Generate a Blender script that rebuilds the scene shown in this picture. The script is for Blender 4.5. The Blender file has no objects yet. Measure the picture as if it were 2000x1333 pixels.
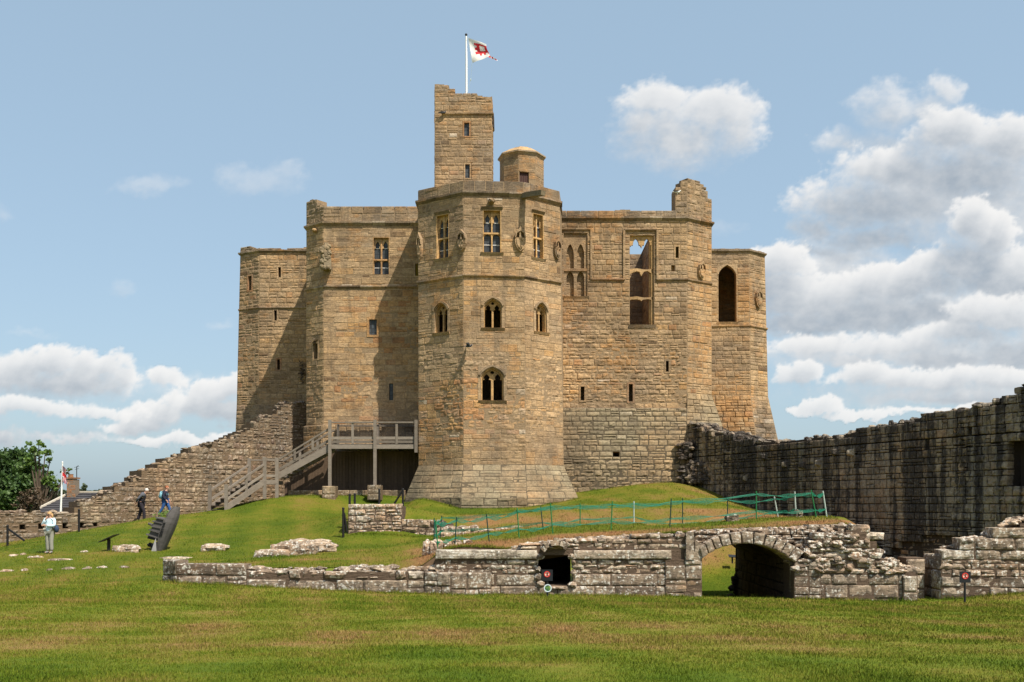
import bpy, bmesh, math, random
import numpy as np
from mathutils import Vector, Matrix, noise as mnoise
from mathutils.geometry import tessellate_polygon

# ------------------------------------------------------------------ camera, world, sun
F, CX, HY, ZC = 1944.0, 1000.0, 985.0, 3.0      # focal length in photo pixels, principal column, horizon row, eye height
sc = bpy.context.scene
C = sc.collection
R = math.radians

cam_d = bpy.data.cameras.new('camera')
cam_d.lens, cam_d.sensor_width = 35.0, 36.0
cam_d.shift_y = 0.159
cam_d.clip_start, cam_d.clip_end = 0.1, 5000
cam = bpy.data.objects.new('camera', cam_d)
cam.location = (0, 0, ZC)
cam.rotation_euler = (R(90), 0, 0)
C.objects.link(cam)
sc.camera = cam

SUN_EL, SUN_AZ = 57.0, 47.0          # azimuth measured from +X towards the camera (-Y)
sd = bpy.data.lights.new('sun', 'SUN')
sd.energy, sd.angle, sd.color = 5.0, R(0.53), (1.0, 0.93, 0.82)
sun = bpy.data.objects.new('sun', sd)
sv = Vector((math.cos(R(SUN_EL)) * math.cos(R(SUN_AZ)), -math.cos(R(SUN_EL)) * math.sin(R(SUN_AZ)), math.sin(R(SUN_EL))))
sun.rotation_euler = sv.to_track_quat('Z', 'Y').to_euler()
sun.location = (40, -40, 60)
C.objects.link(sun)

sc.view_settings.view_transform = 'Standard'
sc.view_settings.look = 'None'
sc.view_settings.exposure = 0.45
sc.view_settings.gamma = 1.0


class NT:
    """tiny helper for writing node trees"""
    def __init__(s, tree):
        s.t = tree

    def n(s, typ, **kw):
        nd = s.t.nodes.new(typ)
        for k, v in kw.items():
            setattr(nd, k, v)
        return nd

    def put(s, sock, v):
        if v is None:
            return
        if isinstance(v, bpy.types.NodeSocket):
            s.t.links.new(v, sock)
        else:
            sock.default_value = v

    def m(s, op, a, b=None, c=None, clamp=False):
        nd = s.n('ShaderNodeMath', operation=op, use_clamp=clamp)
        s.put(nd.inputs[0], a)
        s.put(nd.inputs[1], b)
        s.put(nd.inputs[2], c)
        return nd.outputs[0]

    def vm(s, op, a, b=None):
        nd = s.n('ShaderNodeVectorMath', operation=op)
        s.put(nd.inputs[0], a)
        s.put(nd.inputs[1], b)
        return nd.outputs[0]

    def ss(s, x, lo, hi, a=0.0, b=1.0):
        nd = s.n('ShaderNodeMapRange', interpolation_type='SMOOTHSTEP')
        s.put(nd.inputs[0], x)
        for i, v in enumerate((lo, hi, a, b)):
            nd.inputs[1 + i].default_value = v
        return nd.outputs[0]

    def noise(s, vec, scale, detail=4.0, rough=0.55, dist=0.0, dim='3D'):
        nd = s.n('ShaderNodeTexNoise', noise_dimensions=dim)
        s.put(nd.inputs['Vector'], vec)
        nd.inputs['Scale'].default_value = scale
        nd.inputs['Detail'].default_value = detail
        nd.inputs['Roughness'].default_value = rough
        nd.inputs['Distortion'].default_value = dist
        return nd.outputs[0]

    def mix(s, f, a, b, typ='MIX'):
        nd = s.n('ShaderNodeMix', data_type='RGBA', blend_type=typ)
        s.put(nd.inputs[0], f)
        s.put(nd.inputs[6], a if not isinstance(a, tuple) else (*a, 1)[:4])
        s.put(nd.inputs[7], b if not isinstance(b, tuple) else (*b, 1)[:4])
        return nd.outputs[2]

    def ramp(s, fac, stops, interp='LINEAR'):
        nd = s.n('ShaderNodeValToRGB')
        cr = nd.color_ramp
        cr.interpolation = interp
        while len(cr.elements) < len(stops):
            cr.elements.new(0.5)
        for e, (p, c) in zip(cr.elements, stops):
            e.position = p
            e.color = (*c, 1)
        s.put(nd.inputs[0], fac)
        return nd.outputs[0]

    def scalev(s, vec, sxyz):
        return s.vm('MULTIPLY', vec, sxyz)

    def comb(s, x, y, z):
        nd = s.n('ShaderNodeCombineXYZ')
        for i, v in enumerate((x, y, z)):
            s.put(nd.inputs[i], v)
        return nd.outputs[0]

    def sep(s, v):
        nd = s.n('ShaderNodeSeparateXYZ')
        s.put(nd.inputs[0], v)
        return nd.outputs


# ---- clouds: a density over directions (azimuth / elevation of the sky, not of the picture)
CLOUD_LAYERS = [  # back to front: (opacity, edge softness, shade floor, [(x, y, rx, ry, amount)...]) in photo units of azimuth and elevation
    (.30, .9, .62, [(300, 362, 70, 26, .8), (270, 375, 60, 18, .6), (505, 358, 92, 34, .9), (560, 340, 50, 26, .7), (440, 352, 40, 26, .6)]),
    (.22, .9, .25, [(235, 568, 38, 24, .8), (60, 655, 60, 16, .6), (440, 637, 46, 14, .6), (5, 425, 30, 24, .6), (1400, 450, 60, 20, .5)]),
    (.93, .75, .56, [(1760, 600, 300, 120, 1.0), (1950, 430, 180, 190, 1.0), (1800, 400, 200, 100, 1.0), (1640, 530, 130, 84, 1.0), (1850, 700, 330, 76, 1.0), (1600, 690, 130, 60, 1.0), (1880, 770, 330, 46, 1.0)]),
    (.60, 1.3, .30, [(1750, 640, 380, 130, 1.0), (1950, 500, 220, 220, 1.0), (1600, 580, 160, 100, 1.0), (1800, 760, 340, 50, .9), (1800, 400, 200, 90, .8)]),
    (.60, 1.1, .28, [(120, 770, 260, 60, 1.0), (380, 790, 160, 60, .9), (150, 850, 300, 24, .9)]),
    (.94, .62, .50, [(1285, 205, 86, 50, 1.0), (1400, 225, 100, 60, 1.1), (1325, 275, 124, 104, 1.0), (1440, 260, 62, 70, .9), (1250, 250, 58, 66, .9)]),
    (.80, .8, .45, [(1735, 225, 78, 66, 1.0), (1850, 185, 34, 44, .9), (1800, 225, 70, 54, 1.0), (1660, 285, 80, 40, .9), (1760, 290, 150, 50, 1.0)]),
    (.95, .46, .24, [(1860, 265, 90, 56, 1.1), (1960, 290, 90, 66, 1.1), (1760, 340, 140, 60, 1.1), (1880, 350, 190, 80, 1.2), (1640, 410, 92, 60, 1.0), (1720, 410, 190, 66, 1.1), (1600, 455, 70, 40, .9), (2100, 330, 140, 90, 1.0), (1700, 470, 160, 40, 1.0), (1600, 500, 110, 26, .8)]),
    (.97, .34, .26, [(1900, 440, 52, 60, 1.0), (1945, 470, 50, 56, 1.0), (1890, 520, 110, 50, 1.1), (1960, 555, 120, 66, 1.1), (1770, 560, 150, 46, 1.1), (1650, 575, 130, 44, 1.0), (1530, 520, 62, 50, 1.0), (1500, 570, 90, 46, 1.0), (1560, 600, 120, 40, 1.0), (1830, 620, 190, 34, 1.0), (2080, 560, 120, 90, 1.0), (1420, 590, 70, 40, .9), (1700, 620, 200, 44, 1.0), (1570, 635, 130, 34, 1.0)]),
    (.93, .40, .26, [(1950, 620, 110, 50, 1.0), (1880, 660, 120, 36, 1.0), (1740, 680, 120, 30, .95), (1600, 680, 110, 26, .9), (1990, 700, 120, 44, 1.0), (1660, 710, 60, 24, .9), (2080, 650, 110, 60, 1.0), (1840, 705, 150, 24, .9)]),
    (.92, .36, .10, [(1560, 735, 56, 26, .95), (1800, 745, 210, 26, .9), (1990, 745, 150, 30, .9), (1700, 730, 60, 22, .8), (1900, 780, 240, 16, .7)]),
    (.90, .32, .40, [(1600, 797, 40, 20, 1.0), (1570, 800, 26, 14, .8), (1690, 812, 90, 12, .7), (1860, 805, 160, 10, .6)]),
    (.95, .42, .26, [(90, 715, 100, 34, 1.0), (20, 740, 90, 52, 1.0), (190, 722, 70, 36, 1.0), (240, 745, 34, 26, .9), (130, 755, 150, 42, 1.1), (330, 740, 40, 28, .8), (-120, 740, 120, 60, 1.0)]),
    (.96, .34, .30, [(420, 765, 56, 28, 1.0), (470, 760, 60, 30, 1.0), (380, 795, 80, 34, 1.0), (300, 815, 66, 30, 1.0), (270, 835, 70, 22, .9), (440, 810, 90, 30, 1.0)]),
    (.90, .42, .14, [(60, 800, 130, 24, 1.0), (200, 812, 90, 16, .8), (10, 858, 46, 18, 1.0), (130, 860, 110, 12, .7), (340, 862, 140, 13, .8), (-120, 830, 120, 30, 1.0)]),
]
w = bpy.data.worlds.new('World')
sc.world = w
w.use_nodes = True
wt = w.node_tree
wt.nodes.clear()

W = NT(wt)
sky = W.n('ShaderNodeTexSky', sky_type='NISHITA')
sky.sun_disc = False
sky.sun_elevation = R(SUN_EL)
sky.sun_rotation = R(90 + SUN_AZ)
sky.air_density, sky.dust_density, sky.ozone_density = 1.0, 2.2, 1.0
SKY = 0.108
skyc = W.vm('MULTIPLY', sky.outputs[0], (SKY, SKY, SKY))
tcw = W.n('ShaderNodeTexCoord')
sx_, sy_, sz_ = W.sep(tcw.outputs['Generated'])
veil = W.m('ADD', 0.16, W.m('MULTIPLY', W.ss(sy_, -0.2, 0.8), 0.36))
skyc = W.mix(veil, skyc, (0.375, 0.515, 0.62))         # haze shaped for contrast: pale ahead, thinner behind the camera to cut fill         # thin high veil that pales the blue
bg = W.n('ShaderNodeBackground')
W.put(bg.inputs[0], skyc)
bg.inputs[1].default_value = 1.0
wo = W.n('ShaderNodeOutputWorld')
wt.links.new(bg.outputs[0], wo.inputs[0])
sc.cycles.use_denoising = True
try:
    sc.cycles.max_bounces = 6
    sc.cycles.diffuse_bounces = 3
except Exception:
    pass


# ------------------------------------------------------------------ clouds: a far shell of cloud on the dome of the sky
def fbm(x, y, octs, seed, gain=.55):
    """gradient noise summed over octaves, about -1..1"""
    r = np.random.default_rng(seed)
    out = np.zeros_like(x)
    amp, tot = 1.0, 0.0
    for o in range(octs):
        g_ = r.random((256, 256)) * 2 * np.pi
        gx, gy = np.cos(g_), np.sin(g_)
        xi, yi = np.floor(x).astype(int), np.floor(y).astype(int)
        xf, yf = x - xi, y - yi
        u, v = xf * xf * xf * (xf * (xf * 6 - 15) + 10), yf * yf * yf * (yf * (yf * 6 - 15) + 10)
        d = lambda a, b: gx[(xi + a) % 256, (yi + b) % 256] * (xf - a) + gy[(xi + a) % 256, (yi + b) % 256] * (yf - b)
        n = (d(0, 0) * (1 - u) + d(1, 0) * u) * (1 - v) + (d(0, 1) * (1 - u) + d(1, 1) * u) * v
        out += amp * n * 1.5
        tot += amp
        amp *= gain
        x, y = x * 2.03 + 17.1, y * 2.03 + 5.3
    return out / tot


def make_clouds():
    st_ = 3.0
    gx = np.arange(-320, 2320, st_)          # azimuth, photo units
    gy = np.arange(990, 40, -st_)            # elevation
    X, Y = np.meshgrid(gx, gy)
    col = np.zeros(X.shape + (3,))
    al = np.zeros_like(X)
    cx_stops = [0, .25, .5, .75, 1.0]
    cx_cols = np.array([(.265, .335, .425), (.40, .46, .53), (.60, .635, .675), (.82, .83, .84), (1.0, .985, .965)])
    for li, (opac, edge, floor_, blobs) in enumerate(CLOUD_LAYERS):
        ox, oy = 7.3 * li, 3.9 * li
        wx = 34 * fbm(X / 90 + ox, Y / 70 + oy, 5, 3 + li) + 8 * fbm(X / 17, Y / 15, 4, 40 + li)
        wy = 24 * fbm(X / 90 + 40 + ox, Y / 70 + oy, 5, 4 + li) + 7 * fbm(X / 17 + 9, Y / 15, 4, 60 + li)
        Xw, Yw = X + wx, Y + wy
        D = np.full_like(X, -9.0)
        for (x, y, rx, ry, am_) in blobs:
            ryy = np.where(Yw > y, ry * .72, ry)           # flatter undersides
            q = (1.15 - np.sqrt(((Xw - x) / rx) ** 2 + ((Yw - y) / ryy) ** 2)) * am_
            k = .10
            hh = np.clip(.5 + .5 * (q - D) / k, 0, 1)
            D = D * (1 - hh) + q * hh + k * hh * (1 - hh)
        D = D + .34 * fbm(X / 48 + ox, Y / 38 + oy, 6, 9 + li, .6)
        acc = np.zeros_like(D)                              # cloud lying above, towards the sun
        for i in range(1, 15):
            sy, sx = int(i * 2.2), int(i * 1.0)
            sh = np.full_like(D, -1.0)
            sh[:-sy, :D.shape[1] - sx] = D[sy:, sx:]
            acc += np.clip(sh, 0, .7)
        lit = floor_ + (1 - floor_) * np.exp(-.22 * acc)
        lit = lit + .26 * fbm(X / 40 + ox, Y / 26 + oy, 5, 21 + li, .6) * np.clip(1.2 - lit, .25, 1)
        lit = np.clip(lit, 0, 1)
        D = D + .13 * fbm(X / 11 + ox, Y / 9 + oy, 4, 80 + li, .6)
        a_ = np.clip(D / (edge * (.8 + 3.2 * (1 - lit) ** 1.4)), 0, 1)       # crisp sunlit heads, frayed undersides
        a_ = a_ * a_ * (3 - 2 * a_) * opac
        c_ = np.stack([np.interp(lit, cx_stops, cx_cols[:, k]) for k in range(3)], -1)
        an = a_ + al * (1 - a_)
        col = (c_ * a_[..., None] + col * (al * (1 - a_))[..., None]) / np.maximum(an, 1e-5)[..., None]
        al = an
    RAD = 2600.0
    dxx, dzz = (X - CX) / F, (HY - Y) / F
    ln = np.sqrt(1 + dxx ** 2 + dzz ** 2)
    V = np.stack([dxx / ln * RAD, RAD / ln, ZC + dzz / ln * RAD], -1).reshape(-1, 3)
    ny, nx = X.shape
    idx = np.arange(ny * nx).reshape(ny, nx)
    fq = np.stack([idx[:-1, :-1], idx[:-1, 1:], idx[1:, 1:], idx[1:, :-1]], -1).reshape(-1, 4)
    alf = al.reshape(-1)
    keepf = alf[fq].max(1) > .004
    fq = fq[keepf]
    used = np.unique(fq)
    remap = -np.ones(len(V), dtype=np.int64)
    remap[used] = np.arange(len(used))
    fq = remap[fq]
    V = V[used]
    me = bpy.data.meshes.new('clouds')
    me.vertices.add(len(V))
    me.vertices.foreach_set('co', V.astype(np.float32).ravel())
    me.loops.add(fq.size)
    me.loops.foreach_set('vertex_index', fq.astype(np.int32).ravel())
    me.polygons.add(len(fq))
    me.polygons.foreach_set('loop_start', np.arange(0, fq.size, 4, dtype=np.int32))
    at = me.attributes.new('cloud', 'FLOAT_COLOR', 'POINT')
    at.data.foreach_set('color', np.concatenate([col.reshape(-1, 3)[used], alf[used, None]], 1).astype(np.float32).ravel())
    me.update()
    m = bpy.data.materials.new('cloud')
    m.use_nodes = True
    m.node_tree.nodes.clear()
    n = NT(m.node_tree)
    a_ = n.n('ShaderNodeAttribute', attribute_name='cloud')
    em = n.n('ShaderNodeEmission')
    n.put(em.inputs[0], a_.outputs['Color'])
    em.inputs[1].default_value = CLOUD_GAIN
    tr = n.n('ShaderNodeBsdfTransparent')
    mx = n.n('ShaderNodeMixShader')
    n.put(mx.inputs[0], n.m('MULTIPLY', a_.outputs['Alpha'], .96))
    m.node_tree.links.new(tr.outputs[0], mx.inputs[1])
    m.node_tree.links.new(em.outputs[0], mx.inputs[2])
    o_ = n.n('ShaderNodeOutputMaterial')
    m.node_tree.links.new(mx.outputs[0], o_.inputs[0])
    m.cycles.emission_sampling = 'NONE'
    me.materials.append(m)
    o = bpy.data.objects.new('clouds', me)
    C.objects.link(o)
    o['kind'] = 'structure'


CLOUD_GAIN = .70
make_clouds()


# ------------------------------------------------------------------ geometry helpers
def P(px, py, Y):
    return Vector(((px - CX) * Y / F, Y, ZC + (HY - py) * Y / F))


def XY(px, Y):
    return ((px - CX) * Y / F, Y)


def zat(py, Y):
    return ZC + (HY - py) * Y / F


def lerp(a, b, t):
    return a + (b - a) * t


def prof(pts):
    """piecewise linear function"""
    xs = [p[0] for p in pts]
    ys = [p[1] for p in pts]
    return lambda x: float(np.interp(x, xs, ys))


class MB:
    def __init__(s):
        s.v, s.f, s.st, s.gr, s.mi = [], [], [], [], []

    def vert(s, p, st=0.5, gr=0.0):
        s.v.append((p[0], p[1], p[2]))
        s.st.append(st)
        s.gr.append(gr)
        return len(s.v) - 1

    def face(s, idx, mi=0):
        s.f.append(tuple(idx))
        s.mi.append(mi)

    def quad(s, a, b, c, d, st=0.5, gr=0.0, mi=0):
        s.face([s.vert(p, st, gr) for p in (a, b, c, d)], mi)

    def poly(s, pts, st=0.5, gr=0.0, mi=0):
        s.face([s.vert(p, st, gr) for p in pts], mi)

    def hexa(s, b4, t4, st=0.5, gr=0.0, mi=0):
        """box from four bottom and four top points"""
        i = [s.vert(p, st, gr) for p in list(b4) + list(t4)]
        for f in ((3, 2, 1, 0), (4, 5, 6, 7), (0, 1, 5, 4), (1, 2, 6, 5), (2, 3, 7, 6), (3, 0, 4, 7)):
            s.face([i[k] for k in f], mi)

    def box(s, x0, x1, y0, y1, z0, z1, st=0.5, gr=0.0, mi=0):
        s.hexa([(x0, y0, z0), (x1, y0, z0), (x1, y1, z0), (x0, y1, z0)], [(x0, y0, z1), (x1, y0, z1), (x1, y1, z1), (x0, y1, z1)], st, gr, mi)

    def bar(s, a, b, wd, ht, up=Vector((0, 0, 1)), st=0.5, gr=0.0, mi=0):
        """rectangular bar from a to b"""
        a, b = Vector(a), Vector(b)
        d = (b - a).normalized()
        sx = d.cross(up)
        if sx.length < 1e-4:
            sx = Vector((1, 0, 0))
        sx.normalize()
        uz = sx.cross(d).normalized()
        q = [(-wd / 2, -ht / 2), (wd / 2, -ht / 2), (wd / 2, ht / 2), (-wd / 2, ht / 2)]
        s.hexa([a + sx * x + uz * z for x, z in q], [b + sx * x + uz * z for x, z in q], st, gr, mi)

    def tube(s, pts, rad, n=8, st=0.5, gr=0.0, mi=0, cap=True):
        """round tube through points; rad is a number or a list"""
        pts = [Vector(p) for p in pts]
        rr = rad if isinstance(rad, (list, tuple)) else [rad] * len(pts)
        rings = []
        for k, p in enumerate(pts):
            d = (pts[min(k + 1, len(pts) - 1)] - pts[max(k - 1, 0)])
            d.normalize()
            a = d.cross(Vector((0, 0, 1)) if abs(d.z) < 0.9 else Vector((1, 0, 0))).normalized()
            b = d.cross(a)
            rings.append([s.vert(p + (a * math.cos(t) + b * math.sin(t)) * rr[k], st, gr) for t in [2 * math.pi * i / n for i in range(n)]])
        for k in range(len(rings) - 1):
            for i in range(n):
                s.face((rings[k][i], rings[k][(i + 1) % n], rings[k + 1][(i + 1) % n], rings[k + 1][i]), mi)
        if cap:
            s.face(rings[0][::-1], mi)
            s.face(rings[-1], mi)

    def blob(s, c, r, rng, n=10, m=7, amp=0.15, st=0.5, gr=0.0, mi=0, flat=-1e9):
        """lumpy ellipsoid"""
        c = Vector(c)
        off = Vector((rng.uniform(0, 50), rng.uniform(0, 50), rng.uniform(0, 50)))
        rows = []
        for j in range(m + 1):
            th = math.pi * j / m
            row = []
            for i in range(n):
                ph = 2 * math.pi * i / n
                d = Vector((math.sin(th) * math.cos(ph), math.sin(th) * math.sin(ph), math.cos(th)))
                k = 1 + amp * mnoise.noise(d * 1.7 + off)
                q = c + Vector((d.x * r[0], d.y * r[1], d.z * r[2])) * k
                q.z = max(q.z, flat)
                row.append(s.vert(q, st, gr))
            rows.append(row)
        for j in range(m):
            for i in range(n):
                s.face((rows[j][i], rows[j + 1][i], rows[j + 1][(i + 1) % n], rows[j][(i + 1) % n]), mi)

    def build(s, name, mats, parent=None, smooth=False, local=False):
        me = bpy.data.meshes.new(name)
        me.from_pydata(s.v, [], s.f)
        if not isinstance(mats, (list, tuple)):
            mats = [mats]
        for m in mats:
            me.materials.append(m)
        a = me.attributes.new('st', 'FLOAT', 'POINT')
        a.data.foreach_set('value', np.array(s.st, dtype=np.float32))
        a = me.attributes.new('gr', 'FLOAT', 'POINT')
        a.data.foreach_set('value', np.array(s.gr, dtype=np.float32))
        me.polygons.foreach_set('material_index', np.array(s.mi, dtype=np.int32))
        if smooth:
            me.polygons.foreach_set('use_smooth', np.ones(len(s.f), dtype=bool))
        me.update()
        o = bpy.data.objects.new(name, me)
        C.objects.link(o)
        if parent is not None:
            o.parent = parent
            if not local:                       # built in world coordinates: undo where the parents stand
                q, t = parent, Vector((0, 0, 0))
                while q is not None:
                    if q.matrix_parent_inverse == Matrix.Identity(4):
                        t = t + Vector(q.location)
                    else:
                        t = Vector((0, 0, 0))
                        break
                    q = q.parent
                o.matrix_parent_inverse = Matrix.Translation(-t)
        return o


def tag(o, label, cat, group=None):
    o['label'] = label
    o['category'] = cat
    if group:
        o['group'] = group
    return o


def thing(name, label, cat, loc=(0, 0, 0), group=None):
    o = bpy.data.objects.new(name, None)
    o.location = loc
    o.empty_display_size = 0.3
    C.objects.link(o)
    return tag(o, label, cat, group)


def struct(o, kind='structure'):
    o['kind'] = kind
    return o


# ------------------------------------------------------------------ materials
def mat(name):
    m = bpy.data.materials.new(name)
    m.use_nodes = True
    m.node_tree.nodes.clear()
    n = NT(m.node_tree)
    b = n.n('ShaderNodeBsdfPrincipled')
    o = n.n('ShaderNodeOutputMaterial')
    m.node_tree.links.new(b.outputs[0], o.inputs[0])
    return m, n, b


def plain(name, col, rough=0.6, var=0.15, scale=8.0, metal=0.0, bump=0.0, spec=0.3):
    m, n, b = mat(name)
    pos = n.n('ShaderNodeTexCoord').outputs['Object']
    nz = n.noise(pos, scale, 5.0, 0.6)
    c = n.mix(nz, tuple(x * (1 - var) for x in col), tuple(min(1, x * (1 + var)) for x in col))
    n.put(b.inputs['Base Color'], c)
    b.inputs['Roughness'].default_value = rough
    b.inputs['Metallic'].default_value = metal
    b.inputs['Specular IOR Level'].default_value = spec
    if bump:
        bp = n.n('ShaderNodeBump')
        bp.inputs['Strength'].default_value = bump
        n.put(bp.inputs['Height'], nz)
        n.put(b.inputs['Normal'], bp.outputs[0])
    return m


def stone(name, ramp, grey, mortar, stain=0.5, staincol=(0.10, 0.085, 0.065), streak=0.0, lichen=0.0, rust=0.25, bump=0.5, dark=0.0, moss=0.0, bed=0.35, runs=0.0):
    """stone with a colour per block (attribute st), weathering in patches, bedding lines and lichen"""
    m, n, b = mat(name)
    st = n.n('ShaderNodeAttribute', attribute_name='st').outputs['Fac']
    gr = n.n('ShaderNodeAttribute', attribute_name='gr').outputs['Fac']
    pos = n.n('ShaderNodeNewGeometry').outputs['Position']
    base = n.ramp(st, ramp)
    greyc = n.ramp(st, grey)
    big = n.noise(pos, 0.33, 5.0, 0.6)
    gfac = n.m('ADD', gr, n.m('MULTIPLY', n.m('SUBTRACT', big, 0.5), 2.6), clamp=True)
    col = n.mix(gfac, base, greyc)
    broad = n.noise(pos, 0.16, 4.0, 0.6, 0.5)
    col = n.mix(.9, col, n.ramp(broad, [(.34, (.58, .58, .60)), (.5, (.96, .96, .96)), (.64, (1.18, 1.16, 1.12))]), 'MULTIPLY')
    # rusty ochre patches
    ru = n.m('ADD', n.m('MULTIPLY', n.noise(pos, 0.3, 3.0, 0.6), .6), n.m('MULTIPLY', n.noise(n.scalev(pos, (1, 1, 2.2)), 1.3, 4.0, 0.6), .4))
    col = n.mix(n.m('MULTIPLY', n.ss(ru, 0.5, 0.64), rust), col, (0.43, 0.215, 0.075))
    # bedding lines inside the blocks
    bd = n.noise(n.scalev(pos, (1.2, 1.2, 11.0)), 1.6, 5.0, 0.65, 0.6)
    col = n.mix(bed, col, n.ramp(bd, [(0.25, (0.45, 0.43, 0.42)), (0.5, (1.0, 1.0, 1.0)), (0.75, (1.35, 1.33, 1.3))]), 'MULTIPLY')
    fine = n.noise(pos, 9.0, 6.0, 0.7)
    col = n.mix(0.8, col, n.ramp(fine, [(0.28, (0.52, 0.52, 0.52)), (0.52, (1.0, 1.0, 1.0)), (0.74, (1.4, 1.39, 1.36))]), 'MULTIPLY')
    md = n.noise(n.scalev(pos, (1.0, 1.0, 1.8)), 2.3, 6.0, 0.7, 0.4)
    col = n.mix(.75, col, n.ramp(md, [(.3, (.50, .48, .46)), (.48, (1, 1, 1)), (.7, (1.24, 1.22, 1.18))]), 'MULTIPLY')
    # weather stains
    sn = n.noise(pos, 0.6, 7.0, 0.68, 0.3)
    col = n.mix(n.m('MULTIPLY', n.ss(sn, 0.5, 0.72), stain), col, staincol)
    if runs:
        rk = n.noise(n.scalev(pos, (1.5, 1.5, 0.16)), 0.8, 5.0, 0.65, 0.3)
        col = n.mix(n.m('MULTIPLY', n.ss(rk, 0.53, 0.68), runs), col, (0.13, 0.10, 0.068))
    if streak:
        sk = n.noise(n.scalev(pos, (2.4, 2.4, 0.11)), 0.8, 5.0, 0.65, 0.35)
        sk2 = n.noise(pos, 3.0, 5.0, 0.7)
        sk3 = n.noise(pos, 0.28, 3.0, 0.6)
        f = n.ss(n.m('ADD', n.m('ADD', sk, n.m('MULTIPLY', n.m('SUBTRACT', sk2, 0.5), 0.3)), n.m('MULTIPLY', n.m('SUBTRACT', sk3, 0.5), 0.35)), 0.43, 0.54)
        col = n.mix(n.m('MULTIPLY', f, streak), col, (0.026, 0.024, 0.024))
    if moss:
        ms = n.noise(pos, 1.4, 6.0, 0.7)
        col = n.mix(n.m('MULTIPLY', n.ss(ms, 0.55, 0.68), moss), col, (0.10, 0.07, 0.025))
    if lichen:
        lj = n.noise(n.vm('ADD', pos, (13.0, 5.0, 9.0)), 3.1, 6.0, 0.72)
        col = n.mix(n.m('MULTIPLY', n.ss(lj, 0.46, 0.60), lichen * 0.78), col, (0.105, 0.082, 0.062))
        li = n.noise(pos, 9.0, 6.0, 0.7)
        lm = n.noise(n.vm('ADD', pos, (3.0, 15.0, 2.0)), 1.1, 4.0, 0.6)
        col = n.mix(n.m('MULTIPLY', n.ss(n.m('ADD', li, n.m('MULTIPLY', n.m('SUBTRACT', lm, .5), .3)), 0.555, 0.625), lichen * .9), col, (0.60, 0.57, 0.50))
    if lichen > .5:
        vo = n.n('ShaderNodeTexVoronoi', feature='F1')
        n.put(vo.inputs['Vector'], n.vm('ADD', pos, n.scalev(n.comb(n.noise(pos, 14.0, 3.0), n.noise(pos, 13.0, 3.0), n.noise(pos, 12.0, 3.0)), (.07, .07, .07))))
        vo.inputs['Scale'].default_value = 6.5
        sp = n.m('SUBTRACT', n.m('MULTIPLY', n.noise(pos, 1.3, 4.0, .7), .95), .27)
        col = n.mix(n.m('MULTIPLY', n.ss(n.m('SUBTRACT', sp, vo.outputs['Distance']), -.03, .04), .75), col, (0.60, 0.57, 0.49))
    if streak > .6:
        pk = n.noise(n.scalev(n.vm('ADD', pos, (31.0, 7.0, 3.0)), (2.2, 2.2, 0.12)), 1.0, 4.0, 0.6, 0.2)
        col = n.mix(n.m('MULTIPLY', n.ss(pk, 0.54, 0.66), .5), col, (0.30, 0.265, 0.205))
    mo = n.m('LESS_THAN', st, -0.5)
    mn = n.mix(fine, tuple(c * 0.6 for c in mortar), tuple(c * 1.4 for c in mortar))
    col = n.mix(mo, col, mn)
    n.put(b.inputs['Base Color'], col)
    b.inputs['Roughness'].default_value = 0.92
    b.inputs['Specular IOR Level'].default_value = 0.15
    h = n.m('ADD', n.m('MULTIPLY', fine, 0.6), n.m('MULTIPLY', bd, 0.55))
    bp = n.n('ShaderNodeBump')
    bp.inputs['Strength'].default_value = bump
    bp.inputs['Distance'].default_value = 0.06
    n.put(bp.inputs['Height'], h)
    n.put(b.inputs['Normal'], bp.outputs[0])
    return m


RAMP_KEEP = [(0.0, (0.20, 0.126, 0.068)), (0.2, (0.345, 0.226, 0.120)), (0.45, (0.42, 0.281, 0.152)), (0.62, (0.455, 0.314, 0.178)), (0.75, (0.45, 0.268, 0.118)), (0.88, (0.375, 0.192, 0.090)), (0.95, (0.54, 0.41, 0.275)), (1.0, (0.57, 0.465, 0.35))]
GREY_KEEP = [(0.0, (0.112, 0.086, 0.062)), (0.4, (0.205, 0.158, 0.110)), (0.8, (0.285, 0.222, 0.158)), (1.0, (0.38, 0.308, 0.228))]
RAMP_RUIN = [(0.0, (0.19, 0.128, 0.086)), (0.3, (0.30, 0.215, 0.148)), (0.6, (0.41, 0.31, 0.22)), (0.8, (0.37, 0.24, 0.152)), (1.0, (0.53, 0.44, 0.335))]
GREY_RUIN = [(0.0, (0.165, 0.13, 0.094)), (0.5, (0.30, 0.245, 0.18)), (1.0, (0.44, 0.385, 0.305))]
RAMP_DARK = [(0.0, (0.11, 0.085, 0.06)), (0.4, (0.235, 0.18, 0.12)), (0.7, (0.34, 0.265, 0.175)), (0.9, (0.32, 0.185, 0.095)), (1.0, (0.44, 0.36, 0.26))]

M = {}
M['keep'] = stone('keep_sandstone', RAMP_KEEP, GREY_KEEP, (0.27, 0.19, 0.112), stain=0.62, staincol=(0.125, 0.095, 0.062), streak=0.0, rust=0.6, bump=0.8, runs=.5)
M['trim'] = stone('dressed_trim_stone', [(0.0, (0.40, 0.24, 0.10)), (1.0, (0.54, 0.345, 0.155))], GREY_KEEP, (0.2, 0.15, 0.09), stain=0.3, rust=0.35, bump=0.3)
M['plinth'] = stone('weathered_plinth_stone', RAMP_KEEP, [(0.0, (0.16, 0.13, 0.085)), (0.6, (0.25, 0.205, 0.13)), (1.0, (0.34, 0.285, 0.19))], (0.10, 0.078, 0.05), stain=0.55, rust=0.1, bump=0.5)
M['ruin'] = stone('lichened_rubble', RAMP_RUIN, GREY_RUIN, (0.115, 0.08, 0.055), stain=0.6, lichen=1.0, rust=0.25, bump=1.0, moss=0.4, bed=0.3)
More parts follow.
